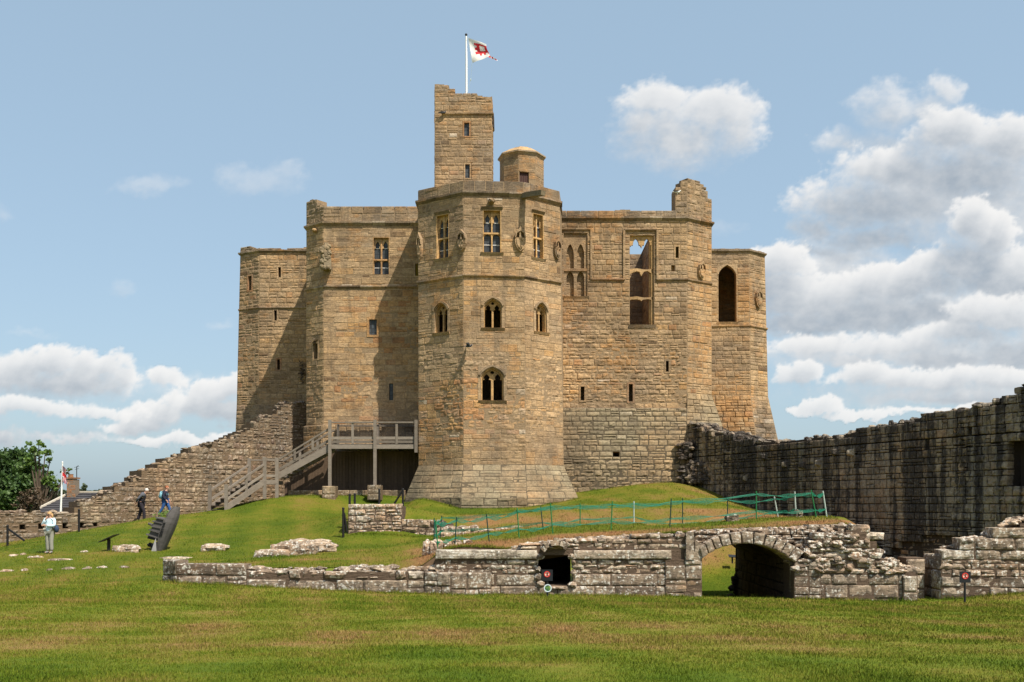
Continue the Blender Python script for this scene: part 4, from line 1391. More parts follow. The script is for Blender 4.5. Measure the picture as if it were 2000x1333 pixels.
for k in range(1, 4):
    u = lerp(rd[0], rd[1], k / 4)
    mb.hexa([doorp.at(u - .01, rd[2], -.08), doorp.at(u + .01, rd[2], -.08), doorp.at(u + .01, rd[2], -.1), doorp.at(u - .01, rd[2], -.1)], [doorp.at(u - .01, rd[3], -.08), doorp.at(u + .01, rd[3], -.08), doorp.at(u + .01, rd[3], -.1), doorp.at(u - .01, rd[3], -.1)])
mb.build('door', M['door'], tu)


# ------------------------------------------------------------------ the ground
def tps(pts, lam=0.02):
    p = np.array(pts, dtype=float)
    x, z = p[:, :2], p[:, 2]
    k = lambda r2: 0.5 * r2 * np.log(r2 + 1e-9)
    n = len(p)
    d2 = ((x[:, None] - x[None]) ** 2).sum(-1)
    A = np.zeros((n + 3, n + 3))
    A[:n, :n] = k(d2) + lam * np.eye(n)
    A[:n, n:n + 1] = 1
    A[:n, n + 1:] = x
    A[n:, :n] = A[:n, n:].T
    b = np.zeros(n + 3)
    b[:n] = z
    c = np.linalg.solve(A, b)

    def f(X, Y):
        q = np.stack([np.asarray(X, float).ravel(), np.asarray(Y, float).ravel()], -1)
        d = ((q[:, None] - x[None]) ** 2).sum(-1)
        r = k(d) @ c[:n] + c[n] + q @ c[n + 1:]
        return r.reshape(np.shape(X))
    return f


def pz(px, py, Y):
    v = P(px, py, Y)
    return (v.x, v.y, v.z)


ptsA = []
for px in (-150, 0, 160):
    ptsA.append(pz(px, 1146 - px * .02, 30.6))
ptsA += [pz(320, 1139, 30.6), pz(430, 1143, 30.5), pz(560, 1150, 30.3), pz(700, 1157, 30.1), pz(850, 1162, 29.9), pz(1000, 1163, 29.9), pz(1150, 1164, 29.9), pz(1300, 1166, 29.9), pz(1450, 1170, 29.9), pz(1560, 1171, 29.9), pz(1700, 1174, 29.9), pz(1800, 1175, 29.9), pz(1890, 1171, 29.6), pz(2000, 1161, 29.3), pz(2150, 1150, 29)]
for x in (-30, -15, -5, 0, 5, 15, 30):
    for y, z in ((-15, 1.55), (0, 1.5), (5, 1.45), (9, 1.39), (14.5, 1.0), (20, .68), (25, .42)):
        ptsA.append((x, y, z + (.12 if x <= -15 and y > 18 else 0)))
for x, y in ((5, 34), (9, 34), (13, 34), (6, 38), (11, 40), (16, 40), (15, 46), (30, 34), (30, 46), (22, 36)):
    ptsA.append((x, y, .2 if x < 20 else .4))
hA0 = tps(ptsA)


def hA(X, Y):
    X, Y = np.asarray(X, float), np.asarray(Y, float)
    m_ = np.clip((X - 4.8) / .8, 0, 1) * np.clip((11 - X) / .8, 0, 1) * np.clip((Y - 30.3) / 7, 0, 1)
    return hA0(X, Y) - .75 * m_

ptsB = [pz(*a) for a in (
    (700, 1108, 31.2), (820, 1107, 31.2), (838, 1095, 31.3), (855, 1079, 31.3), (1000, 1071, 31.3), (1100, 1058, 31.3), (1200, 1050, 31.3), (1340, 1039, 31.3), (1450, 1033, 31.3), (1560, 1030, 31.3), (1640, 1025, 31.3),
    (892, 1068, 33.5), (956, 1060, 34), (1080, 1044, 34.6), (1193, 1036, 35.2), (1308, 1031, 35.8), (1477, 1015, 36.8), (1580, 1012, 37), (1640, 1014, 35.5),
    (1061, 1036, 38), (1133, 1028, 39), (1238, 1023, 41), (1333, 1019, 43), (1421, 1010, 43.5), (1520, 1010, 43.5), (1590, 1012, 41),
    (1130, 988, 50), (1240, 980, 50.5), (1127, 976, 56), (1240, 950, 58), (1330, 944, 58.5), (1400, 974, 54.5), (1440, 990, 51), (1500, 1003, 47.5), (1360, 965, 54),
    (793, 993, 55.5), (900, 998, 53.4), (1000, 997, 53.2), (1080, 989, 54), (900, 1006, 48.5), (1000, 1012, 46), (830, 1003, 47.5), (1080, 1003, 47),
    (900, 1040, 43), (980, 1032, 42.5), (830, 1052, 42.3), (740, 1052, 42.3), (690, 1052, 42.3), (860, 1050, 41), (740, 991, 45), (800, 992, 46),
    (430, 998, 54), (560, 971, 56.5), (640, 970, 57), (740, 968, 57.5), (800, 985, 55.5), (640, 972, 60), (780, 968, 60),
    (300, 1012, 54), (277, 1020, 54), (325, 1012, 54.5), (200, 1031, 50.5), (100, 1048, 49.3), (0, 1066, 48), (-100, 1080, 46),
    (400, 1040, 47), (500, 1030, 48), (600, 1036, 45.5), (650, 1045, 43.5), (500, 1062, 42), (400, 1062, 42.5), (570, 1086, 37.6), (660, 1078, 38.5), (760, 1072, 38),
    (97, 1082, 40), (210, 1078, 40), (250, 1078, 40), (320, 1076, 41), (415, 1076, 40.5), (100, 1095, 38), (0, 1086, 39), (200, 1111, 35.3), (0, 1118, 35), (330, 1112, 35), (-120, 1095, 38),
    (800, 1093, 34), (600, 1100, 33.5), (700, 1102, 33.2), (450, 1101, 34.2), (600, 1110, 31.6), (480, 1108, 31.8), (340, 1112, 32.5), (560, 1109, 31.2))]
ptsB += [(13, 31.5, 2.3), (14.5, 36, 2.4), (15.5, 41, 2.45), (-24, 64, 2.2), (-40, 56, .5), (-40, 70, .5), (0, 72, 4), (12, 66, 4), (-12, 66, 3.8), (16.5, 47, 1.2)]
hB0 = tps(ptsB, .004)


def smooth(t):
    t = np.clip(t, 0, 1)
    return t * t * (3 - 2 * t)


def hB(X, Y):
    X, Y = np.asarray(X, float), np.asarray(Y, float)
    wgt = np.maximum(smooth((X + 10.5) / 1.2), smooth((Y - 31.0) / 4.5))
    z = hA(X, Y) * (1 - wgt) + hB0(X, Y) * wgt
    # the terrace ends in a short bank towards the curtain wall
    xe_ = 10.75 + .27 * (Y - 31.3)
    dn = smooth((X - xe_) / 1.5) * smooth((45.5 - Y) / 3)
    z = z * (1 - dn) + .3 * dn
    # open hollow at the far end of the vaulted passage, with its grass bank
    f = smooth((X - 5.2) / .4) * smooth((10.3 - X) / .6) * smooth((Y - 37.76) / .06) * smooth((44.5 - Y) / .8)
    zb_ = -.52 + np.clip((Y - 38.9), 0, 9) * .60
    return np.where(f > 0, np.minimum(z, z * (1 - f) + zb_ * f), z)


def ground_z(x, y):
    if y < 31.0:
        return float(hA(np.array([x]), np.array([y]))[0])
    return float(hB(np.array([x]), np.array([y]))[0])


def grass_mat(name='turf', k=1.0):
    m, n, b = mat(name)
    pos = n.n('ShaderNodeNewGeometry').outputs['Position']
    dry = n.n('ShaderNodeAttribute', attribute_name='dry').outputs['Fac']
    tip = n.n('ShaderNodeAttribute', attribute_name='st').outputs['Fac']
    p2 = n.scalev(pos, (1, 1, 0.0))
    a = n.noise(n.scalev(p2, (.5, 1.0, 1)), .45, 6.0, .66, .4)
    c = n.noise(n.scalev(p2, (.6, 1, 1)), 1.5, 6.0, .72)
    d = n.noise(p2, 9.0, 5.0, .7)
    e = n.noise(p2, 55.0, 4.0, .75)
    g_ = n.noise(p2, 3.6, 5.0, .75)
    f = n.m('ADD', n.m('ADD', n.m('MULTIPLY', a, .8), n.m('MULTIPLY', c, .45)), n.m('ADD', n.m('MULTIPLY', d, .36), n.m('MULTIPLY', g_, .36)))
    f = n.m('ADD', n.m('SUBTRACT', f, .485), dry)
    # mowing stripes running away from the viewer, a little oblique
    x, y, z = n.sep(pos)
    s = n.m('SINE', n.m('MULTIPLY', n.m('ADD', x, n.m('MULTIPLY', y, .22)), 3.1))
    f = n.m('ADD', f, n.m('MULTIPLY', s, .06))
    col = n.ramp(f, [(.24, (.076, .126, .008)), (.43, (.126, .163, .013)), (.56, (.180, .178, .024)), (.69, (.232, .176, .048)), (.82, (.29, .178, .072)), (1.0, (.32, .172, .075))])
    col = n.mix(.7, col, n.ramp(n.noise(p2, 17.0, 5.0, .8), [(.3, (.55, .56, .5)), (.5, (1, 1, 1)), (.72, (1.5, 1.45, 1.4))]), 'MULTIPLY')
    col = n.mix(.75, col, n.ramp(e, [(.3, (.5, .5, .48)), (.5, (1, 1, 1)), (.72, (1.55, 1.5, 1.45))]), 'MULTIPLY')
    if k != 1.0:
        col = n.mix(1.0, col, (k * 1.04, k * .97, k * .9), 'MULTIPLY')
    n.put(b.inputs['Base Color'], col)
    b.inputs['Roughness'].default_value = .9
    b.inputs['Specular IOR Level'].default_value = .12
    bp = n.n('ShaderNodeBump')
    bp.inputs['Strength'].default_value = .7
    bp.inputs['Distance'].default_value = .05
    n.put(bp.inputs['Height'], n.m('ADD', e, n.m('MULTIPLY', d, 1.2)))
    n.put(b.inputs['Normal'], bp.outputs[0])
    return m


M['turf'] = grass_mat()
M['shaded_turf'] = grass_mat('shaded_turf', .74)  # more olive turf copy, darkened for the blade self-shadow the bare sheet lacks


def dryness(X, Y, hump=True):
    """scorched patches: terrace edges, banks and the scarp below the keep"""
    o = np.zeros_like(X)
    wv = fbm(X / 5.0, Y / 4.0, 3, 77)
    o += .40 * smooth((X + 4.5) / 2) * smooth((Y - 31.0) / .5) * smooth((34.6 - Y) / 1.2)
    o += .33 * smooth((X + 3.2) / 1.5) * smooth((Y - 38.5) / 3) * smooth((49 - Y) / 3)
    o += .16 * smooth((X - 4.2) / 1.2) * smooth((Y - 50) / 2)
    o -= .10 * smooth((Y - 33) / 4)
    o += .30 * np.clip(fbm(X / 4.5 + 3, Y / 7.0, 4, 79), -.3, .6) * smooth((Y - 30) / 3)
    o += .22 * smooth((X + 9) / 2) * smooth((Y - 34) / 1) * smooth((40 - Y) / 2) * smooth((1 - X) / 2)
    o -= .09 * smooth((14.5 - Y + 3.0 * wv) / 5)
    o -= .2 * smooth((X - 5.2) / .5) * smooth((10.2 - X) / .5) * smooth((Y - 37.7) / .3) * smooth((41 - Y) / 2)
    o += .17 * np.exp(-((Y - 15.5 + 3.0 * wv) / 3.2) ** 2) * np.clip(.75 + 1.3 * fbm(X / 2.2 + 9, Y / 2.6, 3, 78), 0, 1.6)
    return o


def sheet(name, h, x0, x1, y0, y1, step, keep_face, lumps=.02, m='turf'):
    xs = np.arange(x0, x1 + 1e-6, step)
    ys = np.arange(y0, y1 + 1e-6, step)
    X, Y = np.meshgrid(xs, ys)
    Z = h(X, Y)
    V = np.stack([X.ravel(), Y.ravel(), Z.ravel()], -1)
    if lumps:
        for i in range(len(V)):
            q = Vector((V[i, 0] * .8, V[i, 1] * .8, 3))
            V[i, 2] += lumps * (mnoise.noise(q) + .6 * mnoise.noise(q * 2.7))
    nx = len(xs)
    fs = []
    for j in range(len(ys) - 1):
        for i in range(nx - 1):
            if keep_face(xs[i] + step / 2, ys[j] + step / 2):
                a = j * nx + i
                fs.append((a, a + 1, a + nx + 1, a + nx))
    me = bpy.data.meshes.new(name)
    me.from_pydata(V.tolist(), [], fs)
    me.materials.append(M[m])
    at = me.attributes.new('dry', 'FLOAT', 'POINT')
    at.data.foreach_set('value', dryness(V[:, 0], V[:, 1]).astype(np.float32))
    me.polygons.foreach_set('use_smooth', np.ones(len(fs), dtype=bool))
    me.update()
    o = bpy.data.objects.new(name, me)
    C.objects.link(o)
    return struct(o)


sheet('lawn', hA, -45, 45, -15, 60, .5, lambda x, y: y < 31.0 or x > 4.6)
sheet('grass_mound', hB, -45, 17.0, 31.0, 76, .25, lambda x, y: (y > 31 and (x < 13.4 + .28 * (y - 34))) and not (37.75 < y < 38 and 5.7 < x < 8.55), .02, 'shaded_turf')
mb = MB()
for k in range(int((12.5 + 4.5) / .25)):
    xa, xb = -4.5 + k * .25, -4.5 + k * .25 + .25
    za, zb_ = float(hB(np.array([xa]), np.array([31.0]))[0]), float(hB(np.array([xb]), np.array([31.0]))[0])
    mb.quad((xa, 31.02, za - .45), (xb, 31.02, zb_ - .45), (xb, 31.02, zb_ - .005), (xa, 31.02, za - .005))
struct(mb.build('earth_edge', plain('bare_earth', (.16, .105, .06), .95, .4, 6.0, bump=.5)))
mb = MB()
mb.quad((-3000, 40, -3.0), (3000, 40, -3.0), (3000, 4000, -3.0), (-3000, 4000, -3.0))
mb.quad((-3000, -1500, -3.0), (3000, -1500, -3.0), (3000, 40, -3.0), (-3000, 40, -3.0))
struct(mb.build('fields', M['turf']))

# grass blades on the near lawn
def blades(n, seed):
    r = np.random.default_rng(seed)
    # denser near the viewer
    y = 8.4 + (r.random(n) ** 1.75) * 22
    half = (y * 1010 / F) + 3.5
    x = (r.random(n) * 2 - 1) * half
    z = hA(x, y)
    for i in range(0, n):
        pass
    h = (.012 + .024 * r.random(n)) * (1 + .35 * (y > 14))
    wd = (.0035 + .003 * r.random(n)) * (y / 9)
    an = r.random(n) * 2 * np.pi
    lx, ly = (r.random(n) - .5) * .045, (r.random(n) - .5) * .045
    V = np.zeros((n, 3, 3))
    V[:, 0] = np.stack([x - wd * np.cos(an), y - wd * np.sin(an), z - .012], -1)
    V[:, 1] = np.stack([x + wd * np.cos(an), y + wd * np.sin(an), z - .012], -1)
    V[:, 2] = np.stack([x + lx, y + ly, z + h], -1)
    me = bpy.data.meshes.new('grass_blades')
    me.vertices.add(3 * n)
    me.vertices.foreach_set('co', V.ravel())
    me.loops.add(3 * n)
    me.loops.foreach_set('vertex_index', np.arange(3 * n, dtype=np.int32))
    me.polygons.add(n)
    me.polygons.foreach_set('loop_start', np.arange(0, 3 * n, 3, dtype=np.int32))
    me.materials.append(M['turf'])
    at = me.attributes.new('dry', 'FLOAT', 'POINT')
    at.data.foreach_set('value', np.repeat(dryness(x, y) + (r.random(n) - .55) * .22, 3).astype(np.float32))
    me.update()
    me.validate()
    o = bpy.data.objects.new('grass_blades', me)
    C.objects.link(o)
    return struct(o, 'stuff')


blades(420000, 5)


def tufts(n, seed):
    """longer scattered tufts over the mound and the far lawn"""
    r = np.random.default_rng(seed)
    y = 24 + (r.random(n) ** 1.25) * 34
    x = (r.random(n) * 2 - 1) * (y * 1010 / F)
    z = np.where(y < 31, hA(x, y), hB(x, y))
    ok = (y < 31) | (x < 10.5 + .27 * (y - 31.3))
    ok &= ~((x > 5.3) & (x < 9) & (y > 29.5) & (y < 31.4))
    x, y, z = x[ok], y[ok], z[ok]
    n = len(x)
    h = (.03 + .06 * r.random(n) ** 2)
    wd = .010 + .014 * r.random(n)
    an = r.random(n) * np.pi
    V = np.zeros((n, 3, 3))
    V[:, 0] = np.stack([x - wd * np.cos(an), y - wd * np.sin(an), z - .03], -1)
    V[:, 1] = np.stack([x + wd * np.cos(an), y + wd * np.sin(an), z - .03], -1)
    V[:, 2] = np.stack([x + (r.random(n) - .5) * .07, y + (r.random(n) - .5) * .07, z + h], -1)
    me = bpy.data.meshes.new('grass_tufts')
    me.vertices.add(3 * n)
    me.vertices.foreach_set('co', V.ravel())
    me.loops.add(3 * n)
    me.loops.foreach_set('vertex_index', np.arange(3 * n, dtype=np.int32))
    me.polygons.add(n)
    me.polygons.foreach_set('loop_start', np.arange(0, 3 * n, 3, dtype=np.int32))
    me.materials.append(M['turf'])
    at = me.attributes.new('dry', 'FLOAT', 'POINT')
    at.data.foreach_set('value', np.repeat(dryness(x, y) + (r.random(n) - .5) * .3, 3).astype(np.float32))
    me.update()
    o = bpy.data.objects.new('grass_tufts', me)
    C.objects.link(o)
    return struct(o, 'stuff')


tufts(170000, 8)


def edge_tufts(lines, per_m, seed):
    """long grass the mower misses along the foot of the walls"""
    r = np.random.default_rng(seed)
    xs, ys = [], []
    for (x0, y0), (x1, y1), dens in lines:
        n = int(math.hypot(x1 - x0, y1 - y0) * per_m * dens)
        t = r.random(n)
        xs.append(x0 + (x1 - x0) * t + r.normal(0, .05, n))
        ys.append(y0 + (y1 - y0) * t - np.abs(r.normal(0, .10, n)))
    x, y = np.concatenate(xs), np.concatenate(ys)
    z = np.where(y < 31, hA(x, y), hB(x, y))
    n = len(x)
    h = .04 + .13 * r.random(n) ** 2 * (.4 + .6 * np.sin(x * 2.3) ** 2)
    wd = .006 + .008 * r.random(n)
    an = r.random(n) * np.pi
    V = np.zeros((n, 3, 3))
    V[:, 0] = np.stack([x - wd * np.cos(an), y - wd * np.sin(an), z - .03], -1)
    V[:, 1] = np.stack([x + wd * np.cos(an), y + wd * np.sin(an), z - .03], -1)
    V[:, 2] = np.stack([x + r.normal(0, .05, n), y + r.normal(0, .05, n), z + h], -1)
    me = bpy.data.meshes.new('long_grass')
    me.vertices.add(3 * n)
    me.vertices.foreach_set('co', V.ravel())
    me.loops.add(3 * n)
    me.loops.foreach_set('vertex_index', np.arange(3 * n, dtype=np.int32))
    me.polygons.add(n)
    me.polygons.foreach_set('loop_start', np.arange(0, 3 * n, 3, dtype=np.int32))
    me.materials.append(M['turf'])
    at = me.attributes.new('dry', 'FLOAT', 'POINT')
    at.data.foreach_set('value', np.repeat(dryness(x, y) * .5 + r.normal(-.05, .12, n), 3).astype(np.float32))
    me.update()
    o = bpy.data.objects.new('long_grass', me)
    C.objects.link(o)
    return struct(o, 'stuff')


edge_tufts([(XY(319, 31.0), XY(345, 30.5), 1), (XY(345, 30.5), XY(860, 29.95), 1), (XY(830, 29.9), XY(880, 29.66), 1), (XY(880, 29.66), XY(960, 29.8), .8), (XY(960, 29.95), XY(1371, 29.85), .8), (XY(1551, 29.82), XY(1792, 29.8), .9), (XY(1838, 30.0), XY(2050, 29.45), 1),
            (XY(680, 42.9), XY(870, 42.5), .6), (XY(790, 56.3), XY(899, 53.85), .5), (XY(899, 53.85), XY(1029, 54.1), .5), (XY(1029, 54.1), XY(1130, 56.3), .6), (XY(1130, 58.4), XY(1335, 58.4), .6), (XY(562, 57.4), XY(792, 57.4), .5),
            (XY(850, 31.15), XY(1345, 31.15), 1.2), (XY(1352, 31.1), XY(1660, 31.1), 1.4), (XY(218, 39.9), XY(272, 39.9), .8), (XY(390, 40.3), XY(444, 40.3), .8), (XY(490, 37.3), XY(655, 37.3), .6)], 420, 9)

# ------------------------------------------------------------------ ruined walls
def topf(pan, pts, Y=None, swap=None):
    """ragged upper edge given as photo points on the face"""
    us = [pan.uv(px, py) for px, py in pts]
    return prof(sorted(us))


RU = dict(gap=.016, relief=.04, jit=.02)
rng = random.Random(23)
ruin = thing('ruined_wall', 'long lichened ruined wall with a broken archway across the middle of the lawn', 'ruined wall', (2, 30, .2))
# low western stretch
mb = MB()
pl = wall_panel(XY(345, 30.55), XY(482, 30.4), .1, 1.6)
tf = topf(pl, [(345, 1106), (370, 1101), (420, 1101), (450, 1103), (482, 1110)])
masonry(mb, pl, rng, hrow=(.34, .4), wblk=(.7, 1.05), top=tf, rough=.018, depth=.5, thick=1.2, skew=.02, clip=.6, tone=lambda u, v: .35, **RU)
pl = wall_panel(XY(319, 31.1), XY(345, 30.55), .1, 1.6)
masonry(mb, pl, rng, hrow=(.34, .4), wblk=(.35, .45), top=lambda u: 1.02, rough=.018, depth=.4, thick=1.0, skew=.02, tone=lambda u, v: .8, **RU)
pl = wall_panel(XY(482, 30.4), XY(860, 30.0), .0, 1.4)
masonry(mb, pl, rng, hrow=(.30, .36), wblk=(.8, 1.7), rough=.022, depth=.5, skew=.012, tone=lambda u, v: .45, core=False, vmax=.70, **RU)
tf = topf(pl, [(482, 1112), (520, 1111), (560, 1116), (610, 1111), (640, 1114), (700, 1108), (760, 1108), (800, 1112), (860, 1108)])
masonry(mb, pl, rng, hrow=(.36, .42), wblk=(.22, .62), rough=.06, depth=.4, skew=.15, top=tf, vmin=.72, clip=.75, core=False, gap=.055, relief=.08, jit=.05, stf=lambda r, u, v: r.choice((.1, .35, .6, .9, 1)), tone=lambda u, v: rng.uniform(-.3, .5), split=.3)
masonry(mb, pl, rng, hrow=(9, 9), wblk=(90, 90), top=lambda u: min(tf(u), 1.05) - .05, thick=1.0, clip=9)
for k in range(70):
    u = rng.uniform(0, pl.L)
    mb.blob(pl.at(u, tf(u) - .06 + rng.uniform(-.05, .05), -rng.uniform(.15, .9)), (rng.uniform(.1, .26), rng.uniform(.1, .2), rng.uniform(.05, .1)), rng, 8, 5, .5, rng.random(), rng.random() * .6)
mb.build('low_wall', M['ruin'], ruin)

# central stretch with the drain hole
mb = MB()
pm = wall_panel(XY(850, 30.0), XY(1345, 30.0), .0, 2.4)
zc = lambda py: zat(py, 30.0)
hole = pm.rect(1050, 1085, 1119, 1145)
hole = (hole[0], hole[1], hole[2], hole[3], 0)
tf = topf(pm, [(850, 1092), (990, 1092), (1000, 1072), (1030, 1066), (1070, 1058), (1120, 1055), (1200, 1050), (1300, 1044), (1345, 1040)])
masonry(mb, pm, rng, [hole], hrow=(.36, .42), wblk=(.6, 1.5), rough=.018, depth=.5, skew=.015, tone=lambda u, v: .6, core=False, vmax=zc(1122), split=.06, **RU)
masonry(mb, pm, rng, [hole], hrow=(.13, .2), wblk=(.18, .5), rough=.06, depth=.4, skew=.12, tone=lambda u, v: rng.uniform(-.4, .5), stf=lambda r, u, v: r.choice((.05, .3, .5, .8, .95, 1)), core=False, vmin=zc(1121), vmax=zc(1094), gap=.018, relief=.04)
pq = wall_panel(XY(850, 29.96), XY(1312, 29.96), .0, 2.4)
masonry(mb, pq, rng, [(hole[0], hole[1], hole[2], 9.0, 0)], hrow=(.27, .29), wblk=(.9, 1.7), rough=.018, depth=.5, skew=.012, tone=lambda u, v: .85, core=False, vmin=zc(1093), vmax=zc(1075), stf=lambda r, u, v: r.uniform(.75, 1), split=0, proud=.03, **RU)
masonry(mb, pm, rng, hrow=(.10, .19), wblk=(.14, .5), rough=.05, depth=.4, skew=.13, tone=lambda u, v: rng.uniform(-.4, .5), stf=lambda r, u, v: r.choice((.05, .3, .5, .8, .95, 1)), core=False, vmin=zc(1074), top=tf, gap=.018, relief=.05, jit=.02, skip=lambda u, v: u < 2.2)
masonry(mb, pm, rng, [(hole[0], hole[1], hole[2], hole[3], 0)], hrow=(9, 9), wblk=(90, 90), top=lambda u: max(1.55, tf(u)) - .05 if u > 2.1 else 1.52, thick=1.2, clip=9)
# voussoirs over the hole
hc = P(1086, 1096, 29.93)
for k in range(6):
    a = R(140 - 18 * k + rng.uniform(-5, 5))
    r0, r1 = .36, rng.uniform(.50, .60)
    p0_, p1_ = hc + Vector((r0 * 1.1 * math.cos(a), rng.uniform(-.02, .03), .10 + r0 * math.sin(a))), hc + Vector((r1 * math.cos(a), rng.uniform(-.02, .03), .10 + r1 * math.sin(a)))
    mb.bar(p0_, p1_, .5, rng.uniform(.09, .15), Vector((-math.sin(a), 0, math.cos(a))), rng.random(), .5)
# jagged stones round the rim of the hole
for (x, y, rx, rz) in ((1050, 1113, .10, .12), (1050, 1128, .14, .12), (1120, 1098, .08, .1), (1121, 1120, .10, .12), (1054, 1143, .16, .12), (1118, 1143, .14, .10), (1086, 1149, .40, .06), (1053, 1088, .16, .11), (1118, 1088, .13, .11)):
    mb.blob(P(x, y, 30.05), (rx, .16, rz), rng, 9, 6, .4, rng.random(), .5)
# quoin block stepping forward
pl = wall_panel(XY(829, 30.0), XY(880, 29.72), .0, .95)
masonry(mb, pl, rng, hrow=(.38, .44), wblk=(.25, .36), rough=.018, depth=.4, thick=.6, top=lambda u: .84, tone=lambda u, v: .8, **RU)
pl = wall_panel(XY(880, 29.72), XY(960, 29.85), .0, .95)
masonry(mb, pl, rng, hrow=(.38, .44), wblk=(.4, .6), rough=.018, depth=.4, thick=.3, top=lambda u: .84, tone=lambda u, v: .5, **RU)
for k in range(90):
    u = rng.uniform(2.3, pm.L)
    mb.blob(pm.at(u, tf(u) - .06 + rng.uniform(-.06, .04), -rng.uniform(.15, 1.0)), (rng.uniform(.08, .22), rng.uniform(.08, .18), rng.uniform(.04, .09)), rng, 7, 5, .5, rng.random(), rng.random() * .6)
mb.build('middle_wall', M['ruin'], ruin)
mb = MB()
x0, x1 = P(1050, 1100, 30.02).x, P(1119, 1100, 30.02).x
za, zb2 = zc(1145), zc(1084)
for (p, q, r_, s_) in (((x0, 31.19, za), (x0, 34, za), (x0, 34, zb2), (x0, 31.19, zb2)), ((x1, 31.19, za), (x1, 34, za), (x1, 34, zb2), (x1, 31.19, zb2)),
                       ((x0, 34, za), (x1, 34, za), (x1, 34, zb2), (x0, 34, zb2)), ((x0, 31.19, zb2), (x1, 31.19, zb2), (x1, 34, zb2), (x0, 34, zb2)), ((x0, 31.19, za), (x1, 31.19, za), (x1, 34, za), (x0, 34, za))):
    mb.quad(p, q, r_, s_, .1, .3)
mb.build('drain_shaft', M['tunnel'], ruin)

# arch: pier, voussoirs, eastern mass
mb = MB()
pl = wall_panel(XY(1300, 29.93), XY(1371, 29.93), -.1, 2.4)
masonry(mb, pl, rng, hrow=(.36, .42), wblk=(.34, .6), rough=.025, depth=.9, thick=1.3, skew=.012, tone=lambda u, v: .75, top=topf(pl, [(1300, 1108), (1306, 1094), (1312, 1090), (1350, 1090), (1371, 1088)]), **RU)
mb.hexa([P(1340, 1094, 29.86), P(1356, 1094, 29.86), P(1356, 1094, 30.5), P(1340, 1094, 30.5)], [P(1340, 1041, 29.86), P(1355, 1040, 29.86), P(1355, 1040, 30.5), P(1340, 1041, 30.5)], .8, .8)
mb.hexa([P(1357, 1094, 29.9), P(1371, 1094, 29.9), P(1371, 1094, 30.6), P(1357, 1094, 30.6)], [P(1357, 1056, 29.9), P(1371, 1066, 29.9), P(1371, 1066, 30.6), P(1357, 1056, 30.6)], .7, .8)
mb.build('pier', M['ruin'], ruin)
ex = [(1366, 1072), (1384, 1057), (1406, 1047), (1440, 1040), (1480, 1040), (1516, 1050), (1545, 1063), (1572, 1080)]
ix = [(1371, 1092), (1392, 1077), (1413, 1068), (1443, 1062), (1478, 1063), (1506, 1071), (1533, 1083), (1554, 1100)]
xs_ = np.linspace(0, 7, 12)
exi = [(float(np.interp(t, range(8), [p[0] for p in ex])), float(np.interp(t, range(8), [p[1] for p in ex]))) for t in xs_]
ixi = [(float(np.interp(t, range(8), [p[0] for p in ix])), float(np.interp(t, range(8), [p[1] for p in ix]))) for t in xs_]
arch = MB()
for k in range(11):
    g_ = .08
    e0, e1, i0, i1 = [(lerp(a[0], b[0], t), lerp(a[1], b[1], t)) for a, b, t in ((exi[k], exi[k + 1], g_), (exi[k], exi[k + 1], 1 - g_), (ixi[k], ixi[k + 1], g_), (ixi[k], ixi[k + 1], 1 - g_))]
    yf = 29.88 + rng.uniform(-.03, .03)
    pan = Panel(P(*i0, yf), P(*i1, yf), P(*e0, yf), P(*e1, yf))
    block(arch, pan, 0, pan.L, 0, pan.H, .03, 1.3, rng, .03, rng.uniform(.5, 1), .75)
arch.build('arch', M['ruin'], ruin)
mb = MB()
pu = wall_panel(XY(1352, 30.35), XY(1650, 30.35), 1.3, 2.7)
tf = topf(pu, [(1352, 1040), (1400, 1039), (1440, 1035), (1500, 1033), (1560, 1031), (1650, 1026)])
bf = topf(pu, [(1352, 1090), (1366, 1074), (1384, 1059), (1406, 1049), (1440, 1042), (1480, 1042), (1516, 1052), (1545, 1065), (1572, 1082), (1650, 1082)])
masonry(mb, pu, rng, hrow=(.10, .18), wblk=(.15, .45), rough=.06, depth=.6, skew=.1, tone=lambda u, v: .2, core=False, top=tf, bot=lambda u: bf(u) + .05, gap=.018, relief=.05, jit=.03)
for k in range(60):
    u = rng.uniform(0, pu.L)
    mb.blob(pu.at(u, tf(u) - .03, -rng.uniform(0, .5)), (rng.uniform(.08, .2), rng.uniform(.1, .2), rng.uniform(.04, .08)), rng, 7, 5, .5, rng.random(), rng.random() * .5)
mb.build('rubble_over_arch', M['ruin'], ruin)
mb = MB()
pr = wall_panel(XY(1553, 29.95), XY(1792, 29.95), -.15, 2.6)
tf = topf(pr, [(1553, 1098), (1570, 1082), (1580, 1060), (1600, 1046), (1620, 1037), (1650, 1029), (1690, 1024), (1696, 1042), (1710, 1058), (1722, 1083), (1740, 1092), (1770, 1106), (1792, 1111)])
masonry(mb, pr, rng, hrow=(.34, .42), wblk=(.45, .95), rough=.035, depth=.5, skew=.02, tone=lambda u, v: .6, core=False, vmax=zc(1122) + .15, **RU)
masonry(mb, pr, rng, hrow=(.15, .30), wblk=(.25, .7), rough=.065, depth=.5, skew=.13, tone=lambda u, v: rng.uniform(-.4, .5), stf=lambda r, u, v: r.choice((.05, .3, .5, .8, .95, 1)), core=False, vmin=zc(1121) + .15, top=tf, gap=.02, relief=.06, jit=.04)
masonry(mb, pr, rng, hrow=(9, 9), wblk=(90, 90), top=lambda u: tf(u) - .08, thick=1.3, clip=9)
for k in range(150):
    u = rng.uniform(0, pr.L)
    v = rng.uniform(1.1, max(1.15, tf(u)))
    mb.blob(pr.at(u, v, -rng.uniform(-.06, .1) if v < tf(u) - .2 else -rng.uniform(.1, .9)), (rng.uniform(.08, .24), rng.uniform(.08, .16), rng.uniform(.05, .13)), rng, 8, 6, .5, rng.random(), rng.random() * .6)
